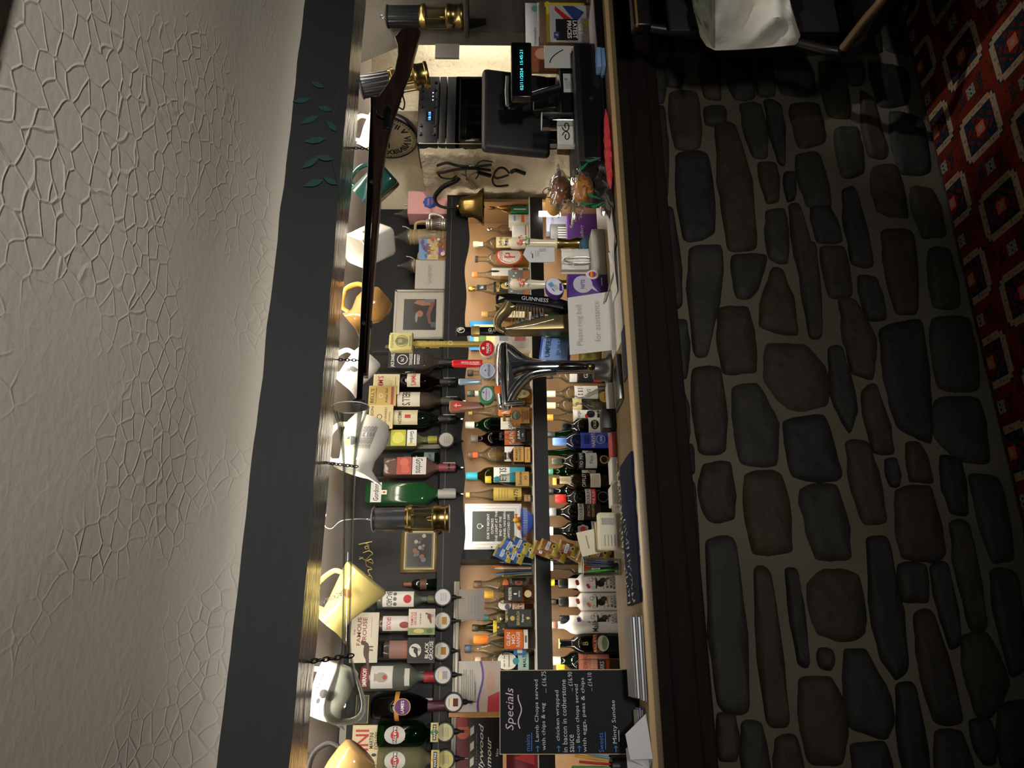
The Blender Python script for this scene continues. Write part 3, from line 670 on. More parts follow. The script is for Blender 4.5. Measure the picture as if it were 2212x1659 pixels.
# ------------------------------------------------------------------ wall clock on the cream wall
def wallpt(px, py, off=.0):
    d = FW + RT*((829.5-py)/F) + UP*((1106-px)/F); best = None
    for (x0, y0), (x1, y1) in zip(plan, plan[1:]):
        ex, ey = x1-x0, y1-y0; det = d.x*(-ey)+d.y*ex
        if abs(det) < 1e-9: continue
        t = (x0*(-ey)+y0*ex)/det; u = ((d.x*t-x0)*ex+(d.y*t-y0)*ey)/(ex*ex+ey*ey)
        if -.001 <= u <= 1.001 and t > 0 and (best is None or t < best[0]):
            l = sqrt(ex*ex+ey*ey); best = (t, Vector((ey/l, -ex/l, 0)))
    t, n = best; 
    if n.y > 0: n = -n
    return Vector((d.x*t, d.y*t, E+d.z*t))+n*off, atan2(n.x, -n.y), n
c, az, nn = wallpt(838, 283, .04)
ck = thing('wall_clock', 'round cream wall clock with black roman numerals behind the gun stock', 'clock', c, (0, 0, az)); R = .148
mb = MB(); Mx = Matrix.Rotation(radians(90), 4, 'X')
mb.lathe([(0, -.03), (R*1.0, -.03), (R*1.02, -.01), (R*1.03, .005), (R*.99, .012), (R*.975, .005), (0, .004)], mat('1a1816', .3), Mx, 48); mb.build('case', ck)
mb = MB(); FACE = mat('e6d9b4', .5, 0, 'clock_paper'); mb.lathe([(0, .0055), (R*.98, .0055)], FACE, Mx, 48)
ik = Ink(mb, flat(-.006)); ik.ring(0, 0, R*.96, R*.012, K, n=48); ik.ring(0, 0, R*.88, R*.01, K, n=48)
for i in range(60):
    u = 2*pi*i/60; ik.k = 2; ik.rect(R*.92*sin(u), R*.92*cos(u), R*(.035 if i % 5 == 0 else .02), R*.08, K, 1, -u)
for i, s_ in enumerate(('XII', 'I', 'II', 'III', 'IIII', 'V', 'VI', 'VII', 'VIII', 'IX', 'X', 'XI')):
    u = 2*pi*i/12; ik.k = 4; ik.text(s_, R*.68*sin(u), R*.68*cos(u), R*.24, K, None, .03, rot=-u)
ik.text('C', .0, R*.32, R*.08, K); mb.build('dial', ck)
mb = MB()
for u, l in ((radians(112), R*.8), (radians(270), R*.5)):
    mb.prism([(-.004*cos(u), .004*sin(u)), (l*sin(u)*.6-.007*cos(u), l*cos(u)*.6+.007*sin(u)), (l*sin(u), l*cos(u)), (l*sin(u)*.6+.007*cos(u), l*cos(u)*.6-.007*sin(u)), (.004*cos(u), -.004*sin(u))], -.013, -.011, K)
mb.lathe([(0, .0), (.008, .0), (.006, .016), (0, .017)], BRASS, Mx, 12); mb.build('hands', ck)
# ------------------------------------------------------------------ stereo and glass fronted cabinet
YH = 2.74; xl, xr = at(950, 309, YH).x, at(950, 165, YH).x; zt, zm, zb = at(903, 240, YH).z, at(985, 240, YH).z, 1.0
cab = thing('glass_cabinet', 'black glass fronted cabinet of tumblers under the stereo behind the till', 'cabinet', ((xl+xr)/2, YH, zb)); Wd = xr-xl; Hc = zm-zb
mb = MB(); mb.box(-Wd/2, Wd/2, 0, .006, Hc-.02, Hc, BLK); mb.box(-Wd/2, Wd/2, .0, .18, Hc-.014, Hc, BLK); mb.box(-Wd/2, Wd/2, 0, .18, 0, .04, BLK); mb.box(-Wd/2, -Wd/2+.012, 0, .18, .04, Hc, BLK); mb.box(Wd/2-.012, Wd/2, 0, .18, .04, Hc, BLK); mb.box(-Wd/2, Wd/2, .17, .18, 0, Hc, mat('8c8f8a', .6, 0, 'cabinet_back')); mb.box(-Wd/2, Wd/2, .01, .17, Hc-.15, Hc-.143, BLK)
mb.build('carcass', cab)
mb = MB(); mb.box(-Wd/2+.012, Wd/2-.012, .002, .006, .04, Hc-.02, glass('b4b8b4', 'smoked_glass')); mb.build('door', cab)
TG = glass('f2f5f3', 'tumbler_glass', edge=.8)
def tumbler(name, label, cat, loc, R, H, group=None, m=None, taper=.88):
    mb = MB(); mb.shell([(0, 0), (R*taper, 0), (R*taper, .004), (R, H), (R-.002, H), (R*taper-.002, .008), (0, .008)], m or TG, None, seg=22)
    mb.tube([((R-.001)*cos(u), (R-.001)*sin(u), H) for u in [2*pi*k/22 for k in range(22)]], .0011, mat('e6ebe8', .08, 0, 'glass_rim'), None, 5, True)
    return tag(mb.build(name, None, loc), label, cat, group)
for i, (dx, w_) in enumerate(((-.11, ''), (-.015, ''), (.08, ''))):
    tumbler('tumbler', 'clear tumbler on the upper shelf inside the black cabinet under the stereo', 'glass', ((xl+xr)/2+dx, YH+.07, zb+Hc-.143), .04, .1, 'tumblers in the black cabinet')
st = thing('stereo', 'black stereo with blue display and rows of knobs on the glass cabinet', 'stereo', ((xl+xr)/2, YH, zm)); Hs = zt-zm
mb = MB(); mb.box(-Wd/2, Wd/2, 0, .19, 0, Hs*.24, BLK, None, .003); mb.box(-Wd/2, Wd/2, 0, .19, Hs*.26, Hs*.44, BLK, None, .003); mb.box(-Wd/2, Wd/2, 0, .19, Hs*.46, Hs, BLK, None, .003)
ik = Ink(mb, flat(0))
for k in range(3): ik.disc(.05+.02*k, Hs*.62, .0024, mat('ffffff', .5, 0, 'lamp_white', .5, None, 4))
ik.rect(-.005, Hs*.52, Wd*.7, .0015, mat('6b6d70', .5)); ik.text('VOLUME', -.12, Hs*.55, .006, GREY); ik.text('STEREO', -.12, Hs*.9, .007, GREY)
mb.build('case', st)
mb = MB(); mb.box(-.065, -.015, -.002, .001, Hs*.6, Hs*.78, mat('0c1a33', .2)); Ink(mb, flat(-.002)).text('18:18', -.04, Hs*.69, .012, mat('5aa8ff', .5, 0, 'blue_digits', .5, None, 2.4), .044, .01); mb.build('display', st)
for k in range(12):
    mb = MB(); mb.lathe([(.007, 0), (.0065, .008), (0, .009)], mat('0e0e10', .4), Matrix.Rotation(radians(90), 4, 'X'), 14); mb.build('knob', st, (-.14+.045*(k % 6)+(.06 if k % 6 > 1 else 0), 0, Hs*(.55 if k < 6 else .9)))
# ------------------------------------------------------------------ old irons hung on the cream wall
def iron(label, cat, name, strokes, m=IRON):
    def side(a, b):
        d = FW + RT*((829.5-b)/F) + UP*((1106-a)/F); t = (XC-.022)/d.x; return Vector((d.x*t, d.y*t, E+d.z*t))
    o0 = side(*strokes[0][0][0]); mb = MB()
    for pp, r in strokes:
        P_ = [side(a, b)-o0 for a, b in pp]
        mb.tube(spline(P_, 5) if len(P_) > 2 else P_, r, m, None, 8)
    return tag(mb.build(name, None, o0), label, cat)
iron('black iron shears hanging on the cream wall beside the bell', 'tool', 'sheep_shears', [([(944, 358), (965, 352), (990, 358), (1020, 360), (1062, 356)], .006), ([(944, 374), (960, 372), (985, 366), (1020, 364), (1060, 368)], .006), ([(945, 374), (955, 384), (975, 386), (985, 380)], .004)])
iron('bright steel handcuff ring hanging on the cream wall', 'tool', 'handcuff', [([(1026, 357), (1012, 360), (1006, 372), (1010, 388), (1020, 398), (1030, 406)], .0035), ([(998, 376), (1010, 380), (1030, 372)], .003), ([(1008, 386), (1016, 392), (1030, 407)], .006)], STEEL)
iron('old iron handcuff with a turned handle hanging lowest on the cream wall', 'tool', 'handcuff', [([(1100, 374), (1090, 364), (1078, 363), (1068, 374), (1070, 384), (1080, 384), (1098, 378)], .005), ([(1068, 376), (1064, 390), (1072, 402), (1098, 400)], .005), ([(1104, 372), (1114, 368), (1134, 375)], .009)])
iron('dark iron shackle of linked plates on the cream wall', 'tool', 'shackle', [([(1030, 356), (1036, 350), (1046, 347), (1064, 350)], .003), ([(1032, 372), (1046, 376), (1060, 380)], .009), ([(1030, 362), (1034, 376), (1028, 386)], .003)])
# ------------------------------------------------------------------ bell on its bracket
bl = thing('brass_bell', 'brass bell on a curved iron bracket at the end of the top shelf', 'bell', at(1045, 447, 2.98))
mb = MB(); c = at(1045, 447, 2.98); k = 3.34/1600
mb.lathe([(41*k, 0), (42*k, .004), (38*k, .014), (30*k, .03), (25*k, .05), (22.5*k, .085), (20*k, .105), (12*k, .115), (6*k, .118), (5*k, .125), (0, .126)], BRASS, None, 40)
mb.lathe([(0, .11), (18*k, .1), (21*k, .08), (24*k, .045), (37*k, .008), (41*k, 0)], BRASS, None, 40); mb.build('bell_cup', bl)
mb = MB(); mb.tube([(0, 0, .11), (0, 0, .01)], .003, IRON); mb.ball((0, 0, .006), .011, IRON); mb.build('clapper', bl)
mb = MB(); P_ = [at(a, b, 2.98)-c for a, b in ((994, 379), (985, 390), (960, 402), (945, 416), (939, 428), (943, 440), (955, 447), (970, 449), (988, 447))]
mb.tube(spline(P_, 5), .0065, IRON, None, 8, flat=1.8); mb.tube([P_[0]+Vector((0, 0, .002)), P_[0]+Vector((.0, .17, .0))], .006, IRON)
mb.box(-.02, .02, .0, .055, .125, .133, IRON); mb.build('bracket', bl)
# ================================================================== bottles
PR = {
 'whisky': [(.0, 0), (.9, 0), (1, .02), (1, .60), (.94, .655), (.62, .72), (.36, .765), (.32, .80), (.32, .93), (.37, .935), (.37, 1)],
 'wine': [(0, 0), (.92, 0), (1, .02), (1, .60), (.97, .66), (.82, .725), (.52, .775), (.37, .82), (.35, .96), (.39, .965), (.39, 1)],
 'slim': [(0, 0), (.9, 0), (1, .02), (1, .50), (.93, .56), (.62, .68), (.38, .78), (.33, .86), (.35, 1)],
 'hock': [(0, 0), (.92, 0), (1, .02), (1, .45), (.9, .56), (.55, .72), (.38, .84), (.34, 1)],
 'square': [(0, 0), (.93, 0), (1, .02), (1, .62), (.93, .67), (.5, .74), (.36, .78), (.34, .93), (.38, .935), (.38, 1)],
 'jura': [(0, 0), (.95, 0), (1, .02), (.9, .45), (.98, .56), (.7, .66), (.34, .74), (.32, .9), (.4, .91), (.4, 1)],
 'can': [(0, 0), (.95, 0), (1, .015), (1, .63), (.95, .66), (.6, .70), (.56, .72), (.56, .84), (.5, .85), (.5, 1)],
 'decant': [(0, 0), (.7, 0), (.9, .03), (1, .2), (.95, .4), (.6, .6), (.3, .74), (.26, .85), (.4, .9), (.4, 1)],
 'round': [(0, 0), (.7, 0), (.86, .04), (1, .3), (.98, .45), (.75, .62), (.42, .74), (.34, .8), (.34, 1)],
}
def pint(pr, z):
    for (r0, z0), (r1, z1) in zip(pr, pr[1:]):
        if z0 <= z <= z1 and z1 > z0: return r0+(r1-r0)*(z-z0)/(z1-z0)
    return pr[-1][0]
def bottle(label, py, ptop, R, prof, gm, cap=None, labels=(), Y=3.14, base=None, liq=None, group=None, inv=False, pbot=None, seg=24, name='bottle', cat='bottle', sy=None, tilt=0):
    base = ZM if base is None else base
    x = at((ptop+(pbot or ptop+100))/2, py, Y).x
    if inv:
        zt = at(ptop, py, Y).z; zb = at(pbot, py, Y).z; H = zt-zb; loc = (x, Y, zt); rot = (0, pi, 0)
    else:
        zt = at(ptop, py, Y).z; H = zt-base; loc = (x, Y, base); rot = (0, tilt, 0)
    pr = PR[prof]; sq = 6 if prof in ('square',) else (5 if prof == 'jura' else 0); sy = sy or (.8 if sq else 1)
    t = thing(name, label, cat, loc, rot, group)
    G = gm if not isinstance(gm, str) else glass(gm)
    opaque = G.node_tree.nodes.get('Principled BSDF') is not None
    capz = 1-(cap[1] if cap else 0)
    pg = [(r*R, z*H) for r, z in pr if z <= capz+.02] if cap and cap[1] > .02 else [(r*R, z*H) for r, z in pr]
    if pg[-1][1] < capz*H: pg.append((pint(pr, capz)*R, capz*H))
    mb = MB()
    if opaque: mb.lathe(pg, G, None, seg=seg if not sq else 32, sy=sy, sq=sq)
    else: mb.shell(pg, G, None, seg=seg if not sq else 32, sy=sy, sq=sq)
    mb.build('glass_body', t)
    if liq:
        hx = ''.join('%02x' % int(255*(int(liq[0][i:i+2], 16)/255)**.6) for i in (0, 2, 4)); lm = glass(hx, 'drink_'+liq[0], edge=.75, rim_light=.1, inner_light=.3 if inv else .04); z0, z1 = (.015, liq[1]) if not inv else (1-liq[1]*.98, .97)
        zs = sorted(set([z0, z1]+[z for r, z in pr if z0 < z < z1])); pl_ = [(max(.0, pint(pr, z)*R-.0028), z*H) for z in zs]
        mb = MB(); mb.lathe([(0, z0*H)]+pl_+[(0, z1*H)], lm, None, seg=seg if not sq else 32, sy=sy, sq=sq); mb.build('drink', t)
    if cap:
        rc = (pint(pr, .99)*R)*1.08+.0006; cm = cap[0] if not isinstance(cap[0], str) else mat(cap[0], .4, 0)
        mb = MB(); z0 = capz*H; dz = H-z0
        mb.lathe([(0, z0), (rc*.96, z0), (rc, z0+.05*dz), (rc, z0+.9*dz), (rc*.9, H), (0, H)], cm, None, seg=18); mb.build('cap', t)
    for lb in labels:
        z0, z1, wf, bgc = lb[:4]; zc, h = (z0+z1)/2*H, (z1-z0)*H
        rr = min(pint(pr, z0), pint(pr, z1))*R if not sq else pint(pr, (z0+z1)/2)*R
        wd = wf*2*R if sq or prof == 'x' else wf*pi*rr
        flip = lb[5] if len(lb) > 5 else False
        if sq: base_S = flat(-rr*sy-.0006)
        else:
            rm = max(pint(pr, z0+(z1-z0)*i/4) for i in range(5))*R
            base_S = cyl(rm+.0006)
        sg = -1 if flip else 1
        S = (lambda bs, zc, sg: (lambda a, b, o: bs(sg*a, zc+sg*b, o)))(base_S, zc, sg)
        mb = MB(); ik = Ink(mb, S, lift=.00025)
        if bgc: ik.rect(0, 0, wd, h, mat(bgc, .6) if isinstance(bgc, str) else bgc)
        for it in lb[4]:
            k = it[0]; c = it[-1]; c = mat(c, .55) if isinstance(c, str) else c
            if k == 'T': ik.text(it[1], it[2]*wd, it[3]*h, it[4]*h, c, it[5]*wd if it[5] else None, .012, it[6] if len(it) > 7 else 0)
            elif k == 'D': ik.disc(it[1]*wd, it[2]*h, it[3]*h, c)
            elif k == 'E': ik.disc(it[1]*wd, it[2]*h, it[3]*wd, c, it[4]*h)
            elif k == 'R': ik.rect(it[1]*wd, it[2]*h, it[3]*wd, it[4]*h, c, 4)
            elif k == 'O': ik.ring(it[1]*wd, it[2]*h, it[3]*h, it[4]*h, c)
        mb.build('label', t)
    return t
def T(s, x, z, h, w, c): return ('T', s, x, z, h, w, c)
CLR = glass('f3f6f2', 'bottle_glass', edge=.7); GRN = glass('4f9a55', 'green_bottle', edge=.6); OLV = glass('9aa862', 'olive_bottle', edge=.6)
DK = mat('070807', .06, 0, 'dark_bottle', .6); DKG = mat('0a130c', .06, 0, 'dark_green_bottle', .6); DKB = mat('0d1230', .06, 0, 'dark_blue_bottle', .6)
BRN = glass('7d4a26', 'brown_bottle', edge=.6); WHT = mat('ece9e4', .25, 0, 'white_bottle')
WH, CR, BK, GD, RD, GY = 'f0ece2', 'e6d8b0', '121214', GOLD, 'b3262b', '6a6864'
AMB, GOLDL = 'e0a44c', 'edcf8a'
def lines(n, c=GY, z0=-.1, dz=.13): return [('R', 0, z0-dz*i, .6, .03, c) for i in range(n)]
g2 = 'bottles on the middle shelf'; g3 = 'bottles on the lower shelf'; g1 = 'upturned bottles on the optics'
# ---- middle shelf, from the right end to the left
R2 = [
 ('clear rum bottle with a silver pourer beside the cream label bottle', 496, 1053, .026, 'whisky', CLR, (CHR, .12), [(.12, .45, .5, WH, [T('RUM', 0, .1, .3, .6, BK)])], 3.225, ('f0ead0', .4)),
 ('bottle with a cork and cream lettered label behind the first pump handle', 528, 1022, .036, 'whisky', CLR, ('e8deb0', .1), [(.1, .58, .62, 'ead9a4', [T('Jeffreys', 0, .32, .16, .8, BK), T('GIN', 0, .1, .12, .4, BK)]+lines(3)), (.82, .9, .9, WH, [])], 3.225, ('f2ecd2', .5)),
 ('clear bottle with an orange and white diamond P label', 560, 1026, .040, 'whisky', CLR, ('4a4440', .05), [(.12, .62, .82, None, [('E', 0, 0, .5, .5, 'd84a22'), ('E', 0, 0, .42, .43, WH), T('P', 0, -.02, .4, .28, 'd84a22'), T('POWERS', 0, .3, .13, .5, 'd84a22')])], 3.13, (GOLDL, .3)),
 ('bottle with tall white arched label and red roundel', 594, 1020, .036, 'round', CLR, ('e87a3a', .09), [(.12, .66, .6, 'f2efe0', [('E', 0, .4, .12, .16, BK), ('D', 0, -.25, .14, RD), ('R', 0, -.25, .5, .06, BK)])], 3.14, (GOLDL, .5)),
 ('bottle with black and gold label and a gold stopper behind the grey card', 624, 1012, .034, 'slim', CLR, (GOLD, .11), [(.2, .58, .72, '15130f', [T('MILLERS', 0, .32, .16, .85, 'd9b25a'), ('E', 0, -.05, .25, .25, 'd9b25a'), T('GIN', 0, -.36, .12, .4, WH)]), (.7, .86, .9, '1a1916', [T('No 1', 0, 0, .4, .5, WH)])], 3.225, ('efe9d4', .55)),
 ('small round bottle with a wooden stopper behind the harp font', 679, 1040, .038, 'round', CLR, ('c79a4a', .13), [(.1, .45, .6, CR, lines(4, GY, .3))], 3.225, ('e9c07a', .55)),
 ('clear bottle with a dark screw cap behind the red lens of the font', 806, 1010, .036, 'whisky', CLR, ('3a322a', .09), [(.14, .52, .6, 'e6dcb6', [T('VODKA', 0, .2, .2, .8, BK)]+lines(3))], 3.225, ('f2efe4', .6)),
 ('clear bottle with a banded cap behind the white lens of the font', 850, 1009, .036, 'whisky', CLR, ('2f3b2c', .12), [(.14, .5, .6, 'd8cf9f', [T('TEQUILA', 0, .2, .18, .85, BK)]+lines(3)), (.82, .88, .9, 'c9c6ac', [])], 3.18, (GOLDL, .6)),
 ('squat bottle with an oval script label beneath the font arm', 857, 1100, .044, 'round', CLR, ('4a4136', .12), [(.12, .78, .75, None, [('E', 0, 0, .5, .5, 'c8bf8c'), T('Old Parr', 0, .18, .18, .7, BK), T('XO', 0, -.16, .2, .35, BK)])], 3.08, (AMB, .7)),
 ('clear bottle with an orange label behind the green bottle', 889, 1012, .034, 'slim', CLR, ('f0c870', .06), [(.3, .52, .6, 'd97a3a', [T('No 8', 0, 0, .5, .6, WH)])], 3.225, ('f6e9d0', .4)),
 ('green bottle with white capsule and square white label', 918, 1005, .036, 'wine', GRN, ('f2f0e8', .14), [(.16, .46, .56, 'f2f0e4', [T('LAPHROAIG', 0, .02, .2, .9, BK)]+lines(2, GY, -.15))], 3.225, ('7aa84a', .6)),
 ('square bottle with an orange brown label of a misty hill before the green bottle', 902, 1086, .040, 'square', CLR, ('b8923f', .1), [(.1, .72, .9, 'b07a3c', [('E', 0, .22, .28, .24, '3c4038'), ('E', 0, .22, .24, .19, '8e9a8c'), ('E', -.02, .15, .22, .1, '55604f'), T('ISLE OF SKYE', 0, -.12, .09, .85, BK)]+lines(3, BK, -.22, .09))], 3.08, (AMB, .75)),
 ('dark brown round shouldered bottle with a ribbed cap behind the waisted bottle', 948, 1017, .038, 'wine', BRN, ('6b655c', .12), [(.18, .44, .7, 'c9622c', [T('GLAYVA', 0, .05, .3, .8, WH)])], 3.225, ('6a2c12', .62)),
 ('waisted clear bottle with black rectangular label', 943, 1079, .036, 'jura', CLR, ('3b2b20', .07), [(.22, .5, .9, '191614', [T('JURA', 0, .15, .32, .62, WH), T('10', 0, -.25, .16, .2, WH)])], 3.14, ('8a3a18', .35)),
 ('clear bottle with orange neck band and white label', 983, 1010, .039, 'whisky', CLR, ('7c5a46', .08), [(.12, .42, .66, 'eeeae0', [('R', -.1, .15, .3, .35, GY), T('JEFFERSON', 0, -.3, .12, .9, BK)]), (.84, .92, .9, 'e8683a', [])], 3.225, ('f0dca8', .55)),
 ('amber bottle with two buff labels in front of the orange banded bottle', 985, 1088, .040, 'whisky', CLR, ('3a2a20', .1), [(.3, .66, .62, 'd8a45a', [T('MONKEY', 0, .2, .22, .8, BK), T('SHOULDER', 0, -.12, .22, .85, BK)]), (.08, .27, .62, 'd8a45a', [T('BATCH 27', 0, 0, .3, .6, BK)])], 3.14, ('a8481c', .8)),
 ('olive green bottle with ringed turquoise cap and blue and white label', 1028, 1006, .040, 'wine', OLV, ('35b0c8', .18), [(.1, .58, .62, None, [('R', 0, .24, 1, .5, 'f0efe6'), ('R', 0, -.25, 1, .48, '3aa5c0'), T('ETIS', 0, .2, .22, .8, '3c4a5a'), ('D', -.3, .38, .1, '3aa5c0')])], 3.225, ('7c8038', .5)),
 ('small flared bottle with yellow cap and gold label in front of the turquoise capped bottle', 1036, 1048, .034, 'decant', CLR, ('e8c63c', .13), [(.08, .36, .8, 'c9a05a', [T('Somerset', 0, .15, .25, .8, BK), T('XO', 0, -.25, .2, .25, BK)])], 3.14, ('e0c890', .35)),
 ('tall thin necked bottle with long gold label beside the white framed sign', 1069, 1006, .032, 'hock', CLR, ('f0cf86', .06), [(.16, .58, .8, 'd4b75c', [T('1775', 0, -.3, .16, .6, BK)]+lines(4, 'a88c3c', .3, .1))], 3.225, ('f0d49a', .4)),
 ('miniature bottle with a brown label standing left of the small yellow capped bottle', 1077, 1113, .017, 'decant', CLR, ('2d2722', .12), [(.15, .5, .8, 'a88658', [T('GIN', 0, 0, .3, .5, BK)])], 3.14, ('ece4d4', .5)),
 ('clear pear shaped bottle with a silver banded dark cap left of the pen jug', 1262, 1024, .040, 'round', CLR, ('5a4632', .12), [(.42, .52, .3, None, [('E', 0, 0, .5, .5, 'c9683a')]), (.12, .38, .6, '2c2418', [T('XO', 0, 0, .5, .3, 'c9683a')])], 3.225, ('e6b46a', .45)),
 ('angular bottle with gold stopper and black square label', 1284, 1044, .036, 'square', CLR, ('d9a83c', .2), [(.24, .58, .78, '1c1d1a', [T('PENDERYN', 0, .2, .18, .85, WH), ('E', 0, -.1, .06, .1, WH), T('MYTH', 0, -.33, .1, .4, WH)]), (.06, .2, .5, None, [('E', 0, 0, .4, .5, 'cbb98a')])], 3.14, ('e8a23a', .6)),
 ('round bottle with a white portrait label and cream panel', 1308, 1037, .041, 'round', CLR, ('7a4a38', .08), [(.42, .66, .6, None, [('E', 0, 0, .42, .5, 'ece8dc'), ('D', -.15, -.2, .2, '5a4a7a')]), (.18, .4, .62, 'ecd0b4', [T('OLD', 0, .2, .3, .5, '7a4a38'), T('RYE', 0, -.2, .3, .5, '7a4a38')])], 3.225, ('d99a4e', .3)),
 ('thin bottle with a teal capsule behind the dark green labelled bottle', 1334, 1030, .033, 'slim', CLR, ('2f6a62', .2), [(.3, .5, .7, 'd9c88a', [])], 3.225, ('e6c98a', .5)),
 ('square shouldered bottle with tall dark green gilt label', 1336, 1074, .036, 'square', CLR, ('9a8a4c', .08), [(.1, .72, .9, '1f2b26', [T('BENRIACH', 0, .06, .13, .8, 'c9a95a'), ('D', 0, .3, .1, 'c9a95a'), T('Spey', 0, -.14, .1, .5, WH), ('E', 0, -.36, .08, .08, 'c9a95a')])], 3.14, ('c9902e', .6)),
 ('speckled black and yellow bottle with a dark cap', 1356, 1020, .036, 'slim', OLV, ('2f2a1c', .1), [(.22, .6, .8, '2a2a18', [('D', .1*((i*7) % 9-4), .11*((i*5) % 9-4), .04, 'c9b23a') for i in range(26)]), (.6, .66, .9, 'e0c63a', [])], 3.225, ('6a5a1c', .6)),
 ('clear bottle with flared orange capsule and orange label with white base', 1381, 1023, .040, 'slim', CLR, ('f07a1e', .24), [(.2, .5, .7, 'e06a22', [T('GLEN', 0, .28, .2, .6, WH), T('MO', 0, .02, .2, .4, WH), T('RANGIE', 0, -.24, .2, .7, WH)]), (.12, .19, .7, 'efece4', [('R', 0, 0, .3, .5, GY)])], 3.14, ('8a5a36', .35)),
 ('round bottle with navy banded silver cap and large dark lettering', 1401, 1004, .042, 'round', CLR, ('39465c', .09), [(.32, .5, .6, None, [T('Tobe', 0, 0, .6, .8, '16233f')]), (.12, .3, .6, '2f6ea0', [('R', 0, 0, .5, .4, 'd8d0b4')])], 3.225, ('f0dcae', .3)),
 ('bottle with a teal medallion and white oval label beside the specials board', 1428, 1026, .040, 'wine', CLR, ('b8a888', .1), [(.3, .62, .6, None, [('E', 0, 0, .5, .5, 'e8e4d4'), ('R', 0, .15, .6, .05, GY), ('R', 0, -.1, .6, .05, GY)]), (.1, .28, .62, '9cc0b8', [('D', 0, .7, .3, '2f8a94'), T('MALT', 0, -.1, .3, .6, BK)])], 3.225, ('2a3a34', .55)),
]
for r in R2: bottle(r[0], r[1], r[2], r[3], r[4], r[5], r[6], r[7], Y=r[8], base=ZM, liq=r[9], group=g2)
